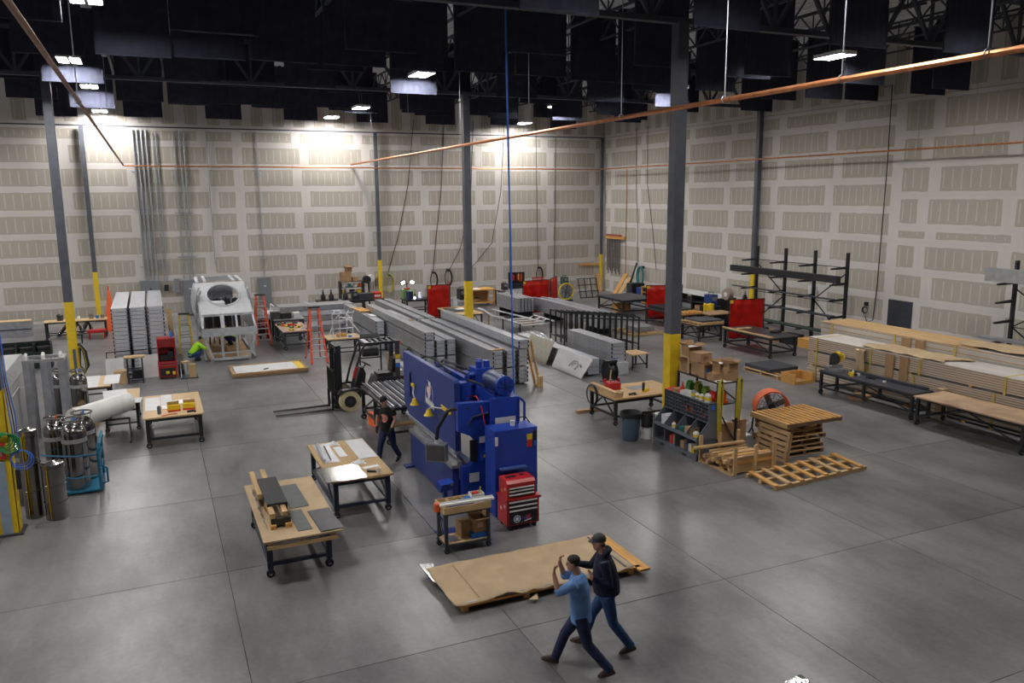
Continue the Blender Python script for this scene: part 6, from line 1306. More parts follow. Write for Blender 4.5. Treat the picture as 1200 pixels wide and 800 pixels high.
# tables and curtains by the rack
work_table('long black table with a pine edged steel top in front of the rack',22.95,24.35,25.6,28.6,.88,SHEET_D,.04,.06,STEEL_BLK,leg=.09,r=.085,low=.22); plate(22.88,23.0,25.55,28.65,.882,.05,PINE_Y,'pine edge strip along the long black table','strip','wood_strip'); plate(23.2,23.9,27.9,28.1,.882,.04,PINE,'pine offcut on the far end of the long black table','board','board')
one(MB().cb(24.1,26.6,.93,.5,.3,.09,.4),'machine_part',BLK,'black machine part on the long black table','part')
work_table('black table with a pallet and steel plate left of the red curtain',22.6,23.9,29.9,31.3,.80,SHEET_D,.03,.0,STEEL_BLK,leg=.08,r=.07,low=.22); o = thing('wooden_pallet','pine pallet on the black table left of the red curtain','pallet',(22.5,29.85,.80)); pallet_parts(o,1.45,1.35,7,PINE_Y,PINE); plate(22.75,24.0,30.0,31.2,.932,.06,STEEL_DK,'dark steel plate on the pine pallet by the red curtain')
def curtain(label, x0, y0, x1, y1, h, z0=.06, fold=True):
    o = thing('welding_curtain', label, 'welding curtain', ((x0+x1)/2,(y0+y1)/2,0)); d = V(x1-x0,y1-y0,0); L_ = d.length; d.normalize(); n_ = V(-d.y,d.x,0)
    b = MB(); b.sheet(lambda u,v: V(x0,y0,0)+d*(L_*(.02+.96*u))+n_*(.015*math.sin(u*22)+.01*math.sin(v*6))+V(0,0,z0+(h-z0-.03)*v), 24, 6); q = b.build('vinyl_sheet',CURTAIN,o); q.modifiers.new('t','SOLIDIFY').thickness = .004
    for p in (V(x0,y0,0),V(x1,y1,0)): MB().bar(p,p+V(0,0,h),.03).build('pole',STEEL_BLK,o); MB().bar(p-n_*.3+V(0,0,.02),p+n_*.3+V(0,0,.02),.03).build('foot',STEEL_BLK,o)
    MB().bar((x0,y0,h-.02),(x1,y1,h-.02),.03).build('top_rail',STEEL_BLK,o); p = V(x0,y0,0)+d*.12-n_*.02; MB().cb(p.x,p.y,h-.12,.16,.012,.14,math.atan2(d.y,d.x)).build('warning_tag',YELLOW,o)
curtain('red welding curtain between the pallet table and the long black table',24.28,29.95,26.0,29.55,1.92); curtain('red welding curtain behind the thick grey column',24.1,36.6,26.0,36.0,1.95)
# low pallets on the floor by the extrusions
o = thing('wooden_pallet','pine pallet with dark sheets on the floor before the extrusions','pallet',(20.6,22.5,0)); pallet_parts(o,1.3,1.9,5,PINE_Y,PINE); plate(20.75,22.1,23.1,24.5,.131,.12,STEEL_DK,'dark sheet stack on the low pallet before the extrusions'); o = thing('wood_tray','open orange plywood tray on the floor before the extrusions','tray',(20.95,21.9,0)); [MB().box(*q).build('side',ORPINE,o) for q in ((20.55,20.6,21.6,22.3,0,.35),(20.6,21.45,22.25,22.3,0,.35),(20.6,21.45,21.6,21.65,0,.12),(21.4,21.45,21.65,22.25,0,.35))]; MB().box(20.6,21.4,21.65,22.25,0,.04).build('bottom',OAK,o)
# ---------------------------------------------------------------- stacks and frames right of the beam stacks
for c,x in enumerate((14.62,)):
    for k in range(4): tray(x,26.05,.06+.15*k,6.4,'wide aluminium tray in the low stack behind the white plates','low stack behind the plates',.52)
for y in (26.4,31.9): one(MB().box(14.62,15.14,y,y+.1,0,.058),'skid',STEEL_BLK,'dark skid under the low stack behind the plates','skid','skids under the low stack')
def lean_x(x, y0, y1, z, lean, m, label, t=.014, skew=0): 
    b = MB(); b.add([(x,y0+skew,0),(x,y1,0),(x+lean,y1,z),(x+lean,y0,z),(x+t,y0+skew,0),(x+t,y1,0),(x+lean+t,y1,z),(x+lean+t,y0,z)],[(0,1,2,3),(7,6,5,4),(0,4,5,1),(1,5,6,2),(2,6,7,3),(3,7,4,0)]); return one(b,'leaning_plate',m,label,'plate')
lean_x(14.22,25.55,28.25,.74,.34,OFFW,'large white plate with a grey picture leaning on the low stack',skew=.25); lean_x(14.15,28.65,30.9,.92,.40,mat('beige_plate',(.44,.42,.36),.4,.3),'beige plate leaning on the low stack'); 
pt = thing('plate_picture','grey picture of a machine frame printed on the white plate','picture',(14.38,26.7,.3)); 
b = MB(); pts = [(14.298+.128,26.95,.28),(14.298+.20,26.85,.44),(14.298+.235,26.6,.52),(14.298+.215,26.3,.47)]
MB().tube([(14.33,27.0,.26),(14.38,26.92,.36),(14.44,26.75,.50),(14.44,26.45,.50),(14.38,26.35,.36),(14.31,26.5,.22)],.03,6).build('outline',mat('print_grey',(.36,.34,.32),.6),pt); MB().tube([(14.36,26.8,.32),(14.41,26.7,.43),(14.41,26.5,.43)],.025,6).build('inner_line',mat('print_grey',(.36,.34,.32),.6),pt); MB().tube([(14.41,26.25,.42),(14.40,26.15,.40),(14.38,26.1,.36)],.035,6).build('knob',mat('print_dark',(.2,.19,.18),.6),pt)
plate(15.62,16.22,25.72,26.5,0,.46,ALU_L,'pale aluminium box standing below the short tray stack','box','aluminium_box')
plate(15.62,16.22,26.6,29.6,0,.46,ALU_D,'grey aluminium beam under the short tray stack','beam','aluminium_section')
for k in range(5): tray(15.62,25.95,.465+.15*k,3.6,'aluminium tray in the short stack beside the black frames','short stack by the black frames',.58)
o = thing('cable_reel','black cable reel on red wheels beside the short tray stack','reel',(14.85,24.85,0)); MB().cyl((14.7,24.85,.42),(14.74,24.85,.42),.34,n=24).build('flange',BLK,o); MB().cyl((15.0,24.85,.42),(15.04,24.85,.42),.34,n=24).build('flange',BLK,o); MB().cyl((14.74,24.85,.42),(15.0,24.85,.42),.26,n=20).build('cable',BLK,o); MB().box(14.66,15.10,24.7,25.0,.74,.84).build('tray',BLK,o)
for x in (14.60,15.14): MB().cyl((x-.03,24.72,.10),(x+.03,24.72,.10),.10,n=14).build('wheel',RED,o); MB().bar((x,24.85,.08),(x,24.85,.80),.035).build('post',BLK,o); MB().bar((x,24.7,.1),(x,25.05,.02),.03).build('foot',BLK,o)
MB().bar((14.66,24.5,.06),(14.70,24.46,.55),.04).build('handle',PINE_Z,o)
one(MB().tube([(14.95,24.85,.845),(15.1,24.9,.87),(15.3,24.95,.845)],.015,6),'blue_string',mat('cord_blue',(.05,.08,.7),.5),'short blue cord lying on the cable reel','cord')
for i in range(14):
    x = 16.75+.175*i; y = 32.2-.20*i; o = thing('portal_stand','black square tube portal stand in the row of black stands','stand',(x,y,0),0,'black portal frames'); yl,yr = y-.2,y+1.2
    b = MB(); b.bar((x,yl,0),(x,yl,1.48),.055); b.build('leg',STEEL_BLK,o); MB().bar((x,yr,0),(x,yr,1.48),.055).build('leg',STEEL_BLK,o); MB().bar((x,yl-.03,1.5),(x,yr+.03,1.5),.055).build('top_bar',STEEL_BLK,o); MB().bar((x,yl,.35),(x,yr,.35),.045).build('lower_bar',STEEL_BLK,o); MB().bar((x,yl,1.45),(x+.10,yl,1.45),.04).build('lug',STEEL_BLK,o)
for k in range(2): one(MB().bar((16.55,30.2+2.2*k,1.556),(19.1,27.8+2.0*k,1.556),.05),'steel_bar',STEEL_BLK,'black bar lying across the row of black frames','bar','bars across the black frames')
o = thing('low_bench','small black bench with a pine top at the end of the black frames','bench',(17.1,26.75,0)); MB().box(16.75,17.5,26.3,27.2,.56,.60).build('top',PINE,o)
for x in (16.8,17.45):
    for y in (26.35,27.15): MB().bar((x,y,0),(x,y,.56),.05).build('leg',STEEL_BLK,o)
MB().bar((16.8,26.35,.2),(17.45,26.35,.2),.04).build('rail',STEEL_BLK,o); MB().bar((17.45,26.35,.1),(17.45,27.15,.5),.04).build('brace',STEEL_BLK,o)
for i in range(6): one(MB().box(19.25+.17*i,19.38+.17*i,33.0,40.6-.5*(i%3),.45,1.15),'perforated_channel',(ALU_D,ALU,GALV)[i%3],'upright aluminium channel in the long row behind the black frames','beam','upright channels behind the frames')
for y in (34.0,39.0): one(MB().box(19.2,20.35,y,y+.1,0,.448),'trestle_block',STEEL_BLK,'black trestle under the upright channels','trestle','trestles under the channels')
for i in range(5): one(MB().box(17.9+.2*i,18.05+.2*i,39.6,42.6,.5,1.25),'perforated_channel',(ALU,ALU_D)[i%2],'short upright channel beside the far red curtain','beam','short upright channels by the curtain')
for y in (40.0,42.0): one(MB().box(17.85,18.95,y,y+.1,0,.498),'trestle_block',STEEL_BLK,'black trestle under the short upright channels','trestle','trestles under the short channels')
b = MB(); b.sheet(lambda u,v: (15.45+1.15*u, 32.0+3.0*v, .06+.42*math.sin(math.pi*u)**.7*(.3+.7*math.sin(math.pi*v))+.07*math.sin(u*17+v*9)*math.sin(v*23-u*7)), 22, 26); o = one(b,'plastic_wrap',mat('clear_wrap',(.40,.41,.43),.16,.4,.3),'crumpled silver wrapping heaped behind the low stack','wrap'); o.modifiers.new('t','SOLIDIFY').thickness = .01
o = thing('silver_stretcher','low frame of silver rails and wooden slats behind the silver wrap','frame',(16.8,36.3,0))
for x in (16.0,17.9): MB().tube([(x,35.3,.62),(x,37.6,.62)],.035,6).build('side_rail',ALU_L,o)
for y in (35.4,36.1,36.8,37.5): MB().tube([(16.0,y,.62),(16.3,y,.50),(17.6,y,.50),(17.9,y,.62)],.03,6).build('cross_rail',ALU_L,o); MB().box(16.35,17.55,y+.1,y+.5,.42,.45).build('slat',OAK,o)
for x in (16.1,17.8):
    for y in (35.4,37.5): MB().bar((x,y,0),(x,y,.6),.06).build('leg',STEEL_BLK,o)
one(MB().tube([(16.2,34.6,.50),(17.8,34.9,.55)],.06,10),'wood_pole',PINE,'thick pine pole beside the silver rails','pole') if False else None
o = thing('wooden_pallet','pine pallet with grey parts on the floor left of the thick column','pallet',(20.8,32.7,0)); pallet_parts(o,1.8,1.9,6,PINE_Y,PINE); plate(21.3,22.4,33.2,34.2,.131,.22,GREYBOX,'grey case on the pine pallet left of the thick column','case','case')
# ================================================================== along the back wall and far corner
# electrical panels and conduits
def panel(x0, x1, z0, z1, label, door=True):
    o = thing('electrical_panel', label, 'electrical panel', ((x0+x1)/2,50.3,z0)); MB().box(x0,x1,50.25,50.48,z0,z1).build('cabinet',GREYBOX,o)
    if door: MB().box(x0+.04,x1-.04,50.23,50.25,z0+.04,z1-.04).build('door',mat('grey_door',(.17,.185,.20),.5,0,.05),o); MB().box((x0+x1)/2-.05,(x0+x1)/2+.08,50.22,50.235,z1-.55 if z1-z0 > 1 else z0+.2,z1-.48 if z1-z0 > 1 else z0+.27).build('label_plate',WHITE if z1-z0 > 1 else BLK,o)
    return o
panel(-.76,.30,1.42,2.14,'wide grey electrical box under the thick conduits'); panel(1.50,2.22,.10,2.08,'tall grey electrical panel left of the cabin frame'); panel(5.68,6.42,.25,2.03,'grey electrical panel behind the orange ladder'); panel(1.02,1.30,1.40,2.18,'small grey disconnect box beside the tall electrical panel',False); one(MB().box(.50,.72,50.3,50.48,1.5,1.85),'junction_box',BLK,'small black box on the wall between the electrical boxes','box')
def conduits(label, xs_, z0, z1, r, struts):
    o = thing('conduit_run', label, 'conduit', (sum(xs_)/len(xs_),50.4,z0))
    for x in xs_: MB().tube([(x,50.42,z0),(x,50.42,z1)],r,8).build('conduit',GALV,o)
    for z in struts: MB().box(min(xs_)-.22,max(xs_)+.22,50.44,50.48,z-.03,z+.03).build('strut',GALV,o)
conduits('bundle of thick grey conduits rising above the wide electrical box',(-.45,-.24,-.02,.20),2.14,10.45,.05,(2.9,6.1,8.2)); conduits('pair of thin conduits beside the thick conduit bundle',(.52,.70),2.0,10.3,.03,(3.0,6.2)); conduits('group of slim conduits above the tall electrical panel',(1.60,1.92,2.12),2.08,10.4,.035,(3.4,5.9,7.9)); conduits('single conduit on the wall above the cabin frame',(3.35,),2.9,10.5,.028,()); conduits('conduit rising above the panel behind the orange ladder',(6.08,),2.03,10.5,.032,(3.1,5.8,8.0))
# cables hanging down the wall, with coils
for i,(pts_,nm) in enumerate((([(15.7,50.46,11.5),(15.2,50.46,7.5),(14.5,50.46,4.4),(13.72,50.46,2.0)],'above the yellow strap'),([(17.7,50.46,11.3),(17.4,50.46,7),(17.0,50.46,4.2),(16.72,50.46,1.9)],'to the first black coil'),([(19.7,50.46,11.5),(19.4,50.46,6),(18.6,50.46,3.2),(17.75,50.46,1.8)],'slanting to the second black coil'),([(21.9,50.46,11.5),(21.6,50.46,7),(20.9,50.46,3.6),(19.3,50.46,1.9)],'slanting behind the wooden desk'),([(24.2,50.46,11.5),(24.28,50.46,6),(24.34,50.46,1.7)],'above the far red curtain'),([(25.7,50.46,10.6),(25.6,50.46,1.0)],'near the corner of the hall'))):
    one(MB().tube(pts_,.018,6),'hanging_cable',BLK,'black cable hanging down the back wall '+nm,'cable')
def coil(x, z, r, label, m=BLK):
    o = thing('cable_coil',label,'cable',(x,50.3,z-r)); MB().box(x-.06,x+.06,50.2,50.48,z+r*.9,z+r*1.15).build('hook',BLK,o)
    for k in range(4): MB().tube([(x+r*.45*math.cos(t)*(1+.06*k),50.3-.03*k,z+r*math.sin(t)*(1+.04*k)) for t in [2*math.pi*q/20 for q in range(20)]],.022,6,True).build('loop',m,o)
coil(16.7,1.35,.48,'slim black cable coil on the back wall left of the red curtain pole'); coil(17.7,1.45,.50,'thick black cable coil on the back wall above the red curtain'); coil(24.36,1.35,.48,'black cable coil on the back wall above the far red curtain'); coil(13.72,1.3,.5,'yellow strap coil on the back wall beside the slim column',YHOSE)
# welding benches under the wall
def dark_welder(x, y, z, label, s=.5, m=BLK): 
    o = thing('welding_machine',label,'machine',(x,y,z)); MB().box(x-s*.35,x+s*.35,y-s*.5,y+s*.5,z,z+s).build('case',m,o); MB().tube([(x-s*.25,y,z+s),(x-s*.25,y,z+s*1.2),(x+s*.25,y,z+s*1.2),(x+s*.25,y,z+s)],.02,6).build('handle',BLK,o); MB().box(x-s*.25,x+s*.25,y-s*.52,y-s*.5,z+s*.5,z+s*.85).build('control_panel',GREYBOX,o)
work_table('long dark bench under the back wall behind the crosswise beams',8.3,11.9,45.0,46.2,1.0,STEEL_BLK,.06,.04,STEEL_BLK,cast=False,low=.3)
for i,x in enumerate((8.6,9.05,9.85)):
    o = thing('pipe_fitting','dark pipe fitting standing on the long dark bench, '+('tall one at its end','short one','one in the middle')[i],'fitting',(x,45.6,1.0)); MB().lathe([(0,0),(.14,0),(.15,.25),(.06,.38),(.05,.5),(0,.5)],12,(x,45.6,1.0)).build('body',mat('dark_brown_black',(.018,.010,.014),.5),o); MB().cyl((x,45.6,1.5),(x,45.6,1.62),.05).build('cap',SLATE,o)
dark_welder(10.35,45.5,1.0,'dark machine at the middle of the long dark bench',.42); one(MB().box(10.5,11.4,45.2,45.7,1.0,1.32),'tool_box',SHEET_D,'dark blue grey tool box on the long dark bench','box')
o = thing('red_welder','red welding machine on the end of the long dark bench','machine',(11.62,45.5,1.0)); MB().box(11.4,11.85,45.25,45.75,1.0,1.34).build('case',RED_D,o); MB().box(11.45,11.78,45.24,45.25,1.1,1.2).build('white_band',WHITE,o)
o = thing('storage_shelf','dark shelf of cartons and supplies behind the long dark bench','shelf',(10.9,48.6,0))
for x in (10.2,11.6): MB().box(x-.03,x+.03,48.3,48.9,0,1.72).build('upright',STEEL_BLK,o)
for z in (.4,1.0,1.35,1.7): MB().box(10.2,11.6,48.3,48.9,z,z+.03).build('shelf_board',STEEL_BLK,o)
carton(10.55,48.6,1.73,.6,.5,.55,.0,'big brown carton on top of the dark shelf',False); carton(10.75,48.6,2.29,.36,.36,.26,.1,'small open carton on top of the big brown carton',True); carton(11.1,48.55,1.73,.36,.36,.22,.1,'low carton beside the big brown carton',False)
for i,(x,m,nm) in enumerate(((10.4,WHITE_P,'white'),(10.75,HOSE_T,'teal'),(11.1,OFFW,'pale'),(11.4,ORANGE,'orange'))): one(MB().lathe([(0,0),(.11,0),(.11,.2),(0,.22)],10,(x,48.5,1.38)),'supply_tin',m,nm+' tin on the dark shelf behind the bench','tin')
for i,(x,m,nm) in enumerate(((10.4,YELLOW,'yellow'),(10.9,BLK,'black'),(11.3,YELLOW,'second yellow'))): one(MB().cb(x,48.5,1.13,.26,.2,.2,.2),'supply_case',m,nm+' case on the middle board of the dark shelf','case')
o = thing('fume_fan','dark and white extractor fan head beside the dark shelf','fan',(11.95,48.9,0)); MB().cyl((11.9,48.7,1.75),(11.9,49.0,1.75),.24,n=16).build('head',BLK,o); MB().cyl((12.2,48.8,1.8),(12.2,49.05,1.8),.22,n=16).build('white_head',WHITE_P,o); MB().cyl((12.05,48.9,0),(12.05,48.9,1.7),.05).build('pole',STEEL_BLK,o); MB().box(11.8,12.3,48.7,49.1,0,.04).build('foot',STEEL_BLK,o)
o = thing('clamp_rail','wooden rail of hanging clamps on the back wall beside the slim column','rail',(12.7,50.3,1.0)); MB().box(12.25,13.3,50.3,50.45,1.62,1.74).build('rail',OAK,o); [MB().bar((12.35+.16*k,50.35,1.7),(12.35+.16*k,50.33,.95),.03).build('clamp',SHEET_D,o) for k in range(6)]
# arc welding spot
work_table('dark welding bench lit by a bright arc beside the red curtain',13.05,14.5,44.3,45.3,.92,STEEL_BLK,.05,.05,STEEL_BLK,cast=False,low=.3)
o = thing('green_cabinet','small green cabinet on the welding bench','cabinet',(13.3,45.0,.92)); MB().box(13.02,13.62,44.8,45.25,.92,1.42).build('body',mat('pale_green',(.16,.28,.10),.5),o); MB().box(13.0,13.64,44.79,45.26,1.42,1.45).build('lid',GREEN,o)
one(MB().cb(13.3,45.0,1.49,.3,.2,.08,.2),'red_case',RED_D,'small red case on top of the green cabinet','case')
ARC = emit('welding_arc',(.72,.80,1.0),260.0)
o = thing('arc_torch','welding torch with a blinding blue white arc on the bench','torch',(13.62,44.55,.92)); MB().cyl((13.62,44.55,.97),(13.62,44.55,1.02),.035,n=10).build('arc',ARC,o,label='glaring blue white arc'); MB().tube([(13.62,44.6,1.03),(13.66,44.8,1.2),(13.8,44.95,1.1),(13.9,45.0,.94)],.022,6).build('torch',BLK,o); MB().cyl((13.62,44.55,.92),(13.62,44.55,.968),.08,n=12).build('workpiece',SHEET,o)
one(MB().cb(13.30,44.5,1.16,.28,.3,.46,.3),'welding_shield',mat('dark_blue_leather',(.012,.022,.08),.6),'dark blue shield standing beside the welding arc','shield'); one(MB().lathe([(0,0),(.12,0),(.12,.32),(0,.34)],12,(14.1,45.0,.92)),'white_tub',WHITE_P,'white tub on the welding bench','tub')
b = MB()
o = thing('clip_lamp','twin headed work lamp behind the welding bench','lamp',(13.6,46.0,0)); MB().cyl((13.6,46.0,0),(13.6,46.0,1.75),.03).build('pole',STEEL_BLK,o); MB().box(13.35,13.85,45.8,46.2,0,.03).build('foot',STEEL_BLK,o)
for s in (-1,1): MB().cb(13.6+s*.28,45.9,1.78,.26,.12,.2,0,.3,s*.4).build('lamp_head',STEEL_BLK,o); MB().cb(13.6+s*.28,45.83,1.76,.2,.01,.15,0,.3,s*.4).build('lamp_lens',emit('worklamp',(1,1,1),14) if s < 0 else MATS['worklamp'],o)
curtain('red welding curtain between the welding bench and the low plate table',13.45,41.7,14.75,41.75,2.0); curtain('narrow red curtain leaf folded back beside the welding bench',14.8,41.8,15.25,43.4,2.05)
work_table('low dark table with sheets in front of the red curtain',13.7,15.1,37.8,40.6,.88,PLY,.04,.05,STEEL_BLK,low=.2,leg=.07); plate(13.8,14.6,38.6,40.3,.882,.02,SHEET_D,'brown grey plate on the low dark table'); plate(14.3,14.7,39.3,39.8,.905,.012,WHITE,'white paper on the brown grey plate','paper','paper'); plate(14.75,15.0,38.0,39.5,.882,.03,PINE_Y,'pine board on the low dark table','board','board')
for k in range(5): plate(15.9,16.9,43.7,44.4,.02+.16*k,.13,ALU_L,'flat pale drawer unit stacked behind the yellow footed column','drawer','drawer_unit',group='stack of drawer units')
dark_welder(16.3,44.0,.82,'black machine on the stack of pale drawer units',.6)
# long black ladder frames lying low
o = thing('ladder_frame','long low black ladder frame lying beside the column','frame',(14.3,35.2,0))
for x in (13.75,14.45): MB().bar((x,32.6,.62),(x,37.6,.62),.06).build('rail',STEEL_BLK,o)
for k in range(9): MB().bar((13.75,32.8+.58*k,.62),(14.45,32.8+.58*k,.62),.05).build('rung',STEEL_BLK,o)
for y in (32.8,35.1,37.4):
    for x in (13.75,14.45): MB().bar((x,y,0),(x,y,.6),.05).build('leg',STEEL_BLK,o)
o = thing('bent_rail','bent silver rail resting on a brown sawhorse','rail',(15.6,38.0,0)); MB().tube([(15.3,38.9,.98),(15.4,38.2,.92),(15.55,37.4,.72),(15.9,37.0,.68)],.05,8).build('rail',ALU_L,o); [MB().bar((x,38.2,0),(x,38.2,.86),.07).build('leg',OAK,o) for x in (15.2,15.6)]; MB().bar((15.15,38.2,.86),(15.7,38.2,.86),.07).build('beam',OAK,o)
one(MB().bar((16.0,38.6,.9),(17.2,35.0,.66),.06).bar((16.05,38.4,0),(16.05,38.4,.88),.05),'silver_rail',ALU_L,'straight silver rail sloping down to the silver stretcher frame','rail')
# wooden desk and machine benches
dk = thing('wooden_desk','open pine desk with papers against the back wall','desk',(18.6,46.8,0)); MB().box(17.6,19.4,46.2,47.5,.98,1.04).build('top',ORPINE,dk)
for x in (17.7,19.3):
    for y in (46.3,47.4): MB().box(x-.05,x+.05,y-.05,y+.05,0,.98).build('leg',ORPINE,dk)
MB().box(17.65,19.35,46.25,47.45,.2,.24).build('lower_shelf',ORPINE,dk); MB().box(17.65,19.35,47.4,47.45,.24,.98).build('back_panel',OAK,dk)
plate(17.8,18.5,46.4,47.2,1.04,.01,PAPER,'white papers on the pine desk','paper','papers'); plate(18.6,19.0,46.5,46.9,1.04,.02,YELLOW,'yellow folder on the pine desk','folder','folder'); one(MB().lathe([(0,0),(.16,0),(.18,.2),(.1,.3),(0,.3)],12,(18.3,46.7,.24)),'silver_pot',STAIN,'silver pot on the lower shelf of the pine desk','pot')
work_table('dark machine bench with drills against the back wall',19.6,22.0,45.8,46.9,.95,SHEET,.05,.05,STEEL_BLK,cast=False,low=.25); plate(19.8,21.3,45.66,45.70,0,.98,ALU_L,'pale steel sheet along the front of the machine bench'); dark_welder(20.0,46.3,.95,'black machine on the machine bench left of the tool rack',.4)
o = thing('tool_rack','dark rack of coloured hand tools on the machine bench','rack',(21.0,46.7,.95)); MB().box(20.5,21.6,46.75,46.85,.95,1.95).build('board',STEEL_BLK,o); MB().box(20.5,21.6,46.45,46.75,.95,1.25).build('drawers',BLK,o)
for k in range(9): MB().bar((20.6+.11*k,46.7,1.35+.05*(k%3)),(20.6+.11*k,46.7,1.80+.06*(k%2)),.05).build('tool',(YELLOW,RED_D,ORANGE,BLK,RED)[k%5],o)
o = thing('bench_vice','red vice on a grey stand left of the far red curtain','vice',(22.0,45.2,0)); MB().box(21.6,22.3,45.0,45.5,0,1.2).build('stand',ALU_D,o); MB().box(21.5,22.3,45.1,45.4,1.35,1.6).build('body',RED,o); MB().box(21.6,21.8,45.1,45.4,1.2,1.35).build('foot',RED,o); MB().cyl((21.4,45.2,1.7),(22.2,45.2,1.7),.04).build('handle',RED,o)
curtain('red welding curtain with a black pole beside the upright channels',19.18,41.8,20.95,41.85,1.95); curtain('angled red curtain leaf beside the yellow floor fan',21.0,41.85,21.85,42.7,2.02)
fan2 = thing('floor_fan','yellow rimmed round floor fan near the corner','fan',(24.3,46.2,0)); MB().torus((24.3,46.2,.60),.52,.055,'y',28,8).build('shroud',YELLOW,fan2); [MB().bar((24.3,46.2,.62),(24.3+.48*math.cos(a),46.2,.62+.48*math.sin(a)),.14,.02).build('blade',SHEET_D,fan2) for a in (.3,1.35,2.4,3.44,4.49,5.54)]; MB().box(23.9,24.7,46.0,46.4,0,.08).build('foot',STEEL_BLK,fan2)
o = thing('grid_frame','black square grid frame leaning near the corner','frame',(26.3,46.9,0))
for k in range(4): MB().bar((25.55+.45*k,46.5,.05),(25.60+.45*k,47.0,1.3),.05).build('bar',STEEL_BLK,o)
for k in range(4): MB().bar((25.5,46.5+.165*k,.08+.4*k),(26.98,46.5+.165*k,.08+.4*k),.05).build('bar',STEEL_BLK,o)
dark_welder(24.9,47.6,.9,'dark green machine standing above the floor fan',.5,mat('machine_green',(.02,.06,.05),.5)); one(MB().box(24.5,25.3,47.2,48.0,0,.9),'machine_stand',GREYBOX,'grey stand under the dark green machine','stand')
work_table('long black steel table in the far corner',23.9,26.1,38.6,41.4,.92,STEEL_DK,.06,.06,STEEL_BLK,cast=False,low=.25,leg=.1); plate(24.4,25.2,40.0,40.6,.0,.5,ORPINE,'orange wooden crate under the long black table','crate','crate')
# corner rails, hoses, brooms
one(MB().box(27.55,29.15,50.3,50.45,1.82,1.95),'hook_rail',ORPINE,'pine hook rail on the back wall near the corner','rail')
o = thing('hose_rack','pine rail with red reels and a curtain of dark hanging rods on the side wall','rack',(29.3,48.6,1.2)); MB().box(29.28,29.48,47.3,49.75,3.74,3.92).build('rail',ORPINE,o)
for k in range(11): MB().cyl((29.25,47.9+.17*k,3.98),(29.42,47.9+.17*k,3.98),.07,n=8).build('red_cap',mat('dusty_red',(.35,.10,.08),.6),o); MB().bar((29.33,47.9+.17*k,3.74),(29.33,47.9+.17*k,1.3+.2*(k%3)),.05,.05).build('hanging_rod',mat('dark_rod',(.16,.15,.15),.5,.3),o)
for k in range(3): one(MB().bar((28.6+.15*k,49.6,.0),(28.75+.15*k,50.2,1.25),.12,.03),'board_offcut',(OAK,ORPINE,PINE)[k],('dark','orange','pale')[k]+' board leaning in the corner of the hall','board')
for k in range(2): one(MB().bar((28.2,46.3+.5*k,0),(29.3,46.5+.5*k,1.25+.2*k),.35,.04),'leaning_board',(PINE,ORPINE)[k],('pale','orange')[k]+' wide board leaning on the side wall','board')
one(MB().bar((28.6,45.9,.0),(29.35,45.75,2.3),.09),'steel_bar',STEEL_DK,'tall dark bar leaning on the side wall','bar')
o = thing('teal_coil','bundle of teal hose hanging on the side wall','hose',(29.3,45.1,.7)); [MB().tube([(29.25-.03*k,45.1+.30*math.cos(t)*(1+.08*k),1.45+.62*math.sin(t)) for t in [2*math.pi*q/18 for q in range(18)]],.05,6,True).build('loop',HOSE_T,o) for k in range(4)]; MB().box(29.3,29.48,45.02,45.18,1.95,2.12).build('hook',BLK,o)
for i,(y0,y1,nm) in enumerate(((46.1,45.6,'beside the teal hose'),(44.8,43.4,'to the red curtain'))): one(MB().tube([(29.35,y0,11),(29.35,y0-.1,7.4),(29.35,(y0+y1)/2-.1,4.6),(29.3,y1,2.0)],.018,6),'hanging_cable',BLK,'black cable dropping down the side wall '+nm,'cable')
one(MB().tube([(29.42,47.3,8.45),(29.42,47.3,1.2)],.022,6),'copper_drop',COPPER,'thin copper drop pipe on the side wall near the corner','pipe')
o = thing('drawer_cabinet','black drawer cabinet against the side wall behind the red curtain','cabinet',(28.2,44.1,0)); MB().box(27.8,28.7,43.8,44.5,0,1.15).build('body',BLK,o); [MB().box(27.77,27.8,43.84,44.46,.1+.2*k,.27+.2*k).build('drawer',STEEL_DK,o) for k in range(5)]
one(MB().box(27.9,28.5,43.0,43.5,0,.95),'blue_bin',mat('deep_blue',(.01,.05,.22),.5),'blue bin between the drawer cabinet and the pine shelf','bin')
o = thing('pine_shelf','pine shelf with dark trays beside the blue bin','shelf',(28.2,42.4,0)); [MB().box(27.8,28.6,y,y+.05,0,1.1).build('upright',ORPINE,o) for y in (42.0,42.75)]; [MB().box(27.8,28.6,42.05,42.75,z,z+.04).build('shelf_board',ORPINE,o) for z in (.1,.45,.75,1.06)]; [MB().box(27.85,28.5,42.12,42.68,z,z+.18).build('tray',BLK,o) for z in (.14,.49,.79)]
# tables around the rear red curtain
work_table('black table with dark stock between the red curtain and the thick column',23.65,24.85,32.6,35.9,.86,SHEET_D,.04,.03,STEEL_BLK,low=.25)
for k in range(4): plate(23.7+.27*k,23.9+.27*k,33.4,35.8,.862,.16,STEEL_BLK,'black channel lying on the black table behind the thick column','channel','steel_channel',group='channels on the black table')
o = thing('wooden_pallet','orange pine pallet on the near end of the black table','pallet',(23.7,32.55,.862)); pallet_parts(o,1.1,.75,5,ORPINE_Y,ORPINE)
work_table('low brown topped table behind the pallet table',25.0,26.5,32.3,33.3,.86,OAK,.05,.05,STEEL_BLK,low=.25)
o = thing('stock_shelf','long low shelf of steel stock along the side wall','shelf',(28.3,38.0,0)); [MB().box(27.7,29.0,y,y+.08,0,1.15).build('upright',STEEL_BLK,o) for y in (35.2,37.4,39.6,41.2)]; [MB().box(27.7,29.0,35.2,41.28,z,z+.05).build('shelf_board',STEEL_BLK if z < 1 else OFFW,o) for z in (.3,.75,1.15)]
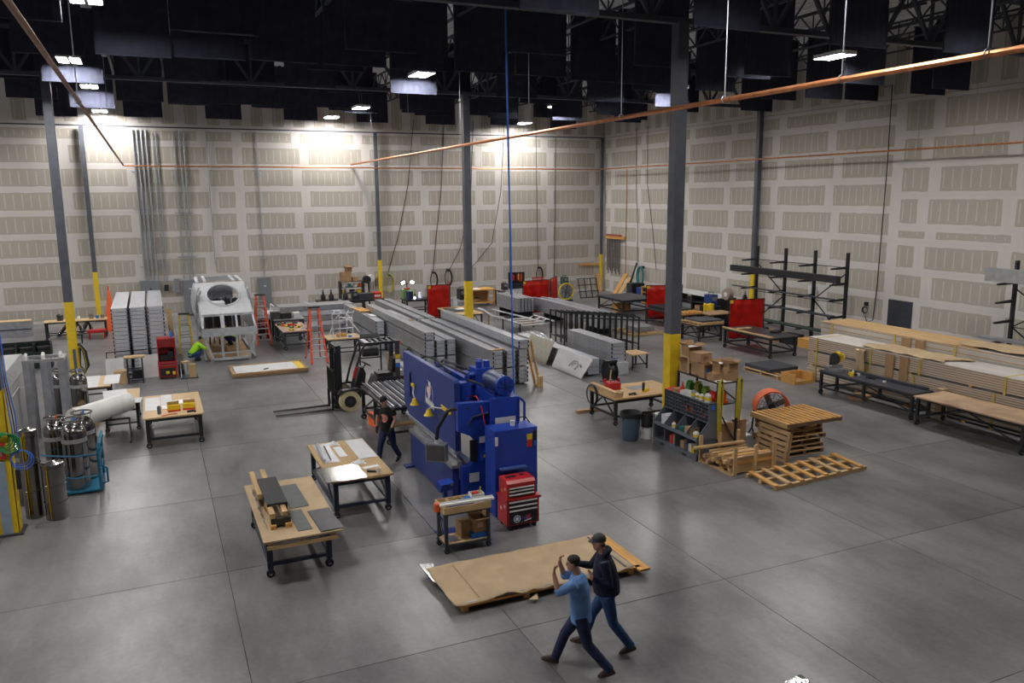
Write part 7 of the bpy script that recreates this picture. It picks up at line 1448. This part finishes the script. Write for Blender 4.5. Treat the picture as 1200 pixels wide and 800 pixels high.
for k in range(3): plate(27.75,28.2,36+1.6*k,37.2+1.6*k,.352,.25,(OAK,GREYBOX,ORPINE)[k],('brown','grey','orange')[k]+' stock box on the low shelf along the side wall','box','stock_box')
dark_welder(26.6,34.3,.95,'blue welding machine on a dark stand near the side wall',.6,mat('weld_blue',(.015,.05,.20),.45)); one(MB().box(26.2,27.0,33.9,34.7,0,.95),'machine_stand',STEEL_BLK,'dark stand under the blue welding machine','stand')
o = thing('wire_spool','round pale wire spool beside the blue welding machine','spool',(27.5,34.0,0)); MB().cyl((27.3,34.0,1.55),(27.6,34.0,1.55),.30,n=20).build('spool',mat('spool_grey',(.34,.28,.24),.5),o); MB().cyl((27.28,34.0,1.55),(27.3,34.0,1.55),.12,n=14).build('hub',WHITE_P,o); MB().bar((27.45,34.0,0),(27.45,34.0,1.3),.08).build('post',STEEL_BLK,o); MB().box(27.2,27.7,33.8,34.2,0,.04).build('foot',STEEL_BLK,o)
for i,(x,y,h,m,nm) in enumerate(((28.0,33.3,1.75,mat('cylinder_maroon',(.05,.015,.02),.45),'dark maroon'),(28.3,33.7,1.65,mat('cylinder_grey',(.20,.19,.19),.45),'grey'))): o = thing('gas_cylinder',nm+' gas cylinder standing near the side wall','gas cylinder',(x,y,0)); MB().lathe([(0,0),(.13,0),(.13,h*.78),(.09,h*.88),(.05,h*.9),(0,h*.9)],14,(x,y,0)).build('cylinder',m,o); MB().cyl((x,y,h*.9),(x,y,h),.04,n=8).build('valve',GALV,o)
o = thing('draped_stool','yellow jacket draped over a stool by the welding machine','chair',(25.9,33.9,0)); b = MB(); b.sheet(lambda u,v: (25.65+.5*u, 33.65+.12*math.sin(u*6), .35+.85*v+.03*math.sin(u*11)), 10, 8); q = b.build('jacket',YELLOW,o); q.modifiers.new('t','SOLIDIFY').thickness = .12; [MB().bar((x,33.85,0),(x,33.85,.6),.04).build('leg',STEEL_BLK,o) for x in (25.7,26.1)]
dark_welder(27.2,33.0,.5,'black wire feeder on a low cart beside the red curtain',.55); one(MB().box(26.8,27.6,32.55,33.4,0,.5),'low_cart',STEEL_BLK,'low black cart under the wire feeder','cart')
one(MB().lathe([(0,0),(.14,0),(.13,.4),(0,.42)],12,(26.55,33.55,0)),'blue_bucket',mat('deep_blue',(.01,.05,.22)),'blue bucket beside the low black cart','bucket')
# vertical sign and small fixings on the walls
one(MB().box(29.40,29.47,29.85,30.35,1.75,2.25),'wall_box',WHITE_P,'small white box on the side wall above the red curtain','box')
# sheet corner at the very front of the floor
o = thing('foil_scrap','scrap of shiny foil on the near floor','scrap',(7.55,7.85,0)); MB().sheet(lambda u,v: (7.28+.6*u, 7.36+.40*v+.1*u, .02+.04*abs(math.sin(u*13+v*5))), 10, 6).build('foil',STAIN,o)
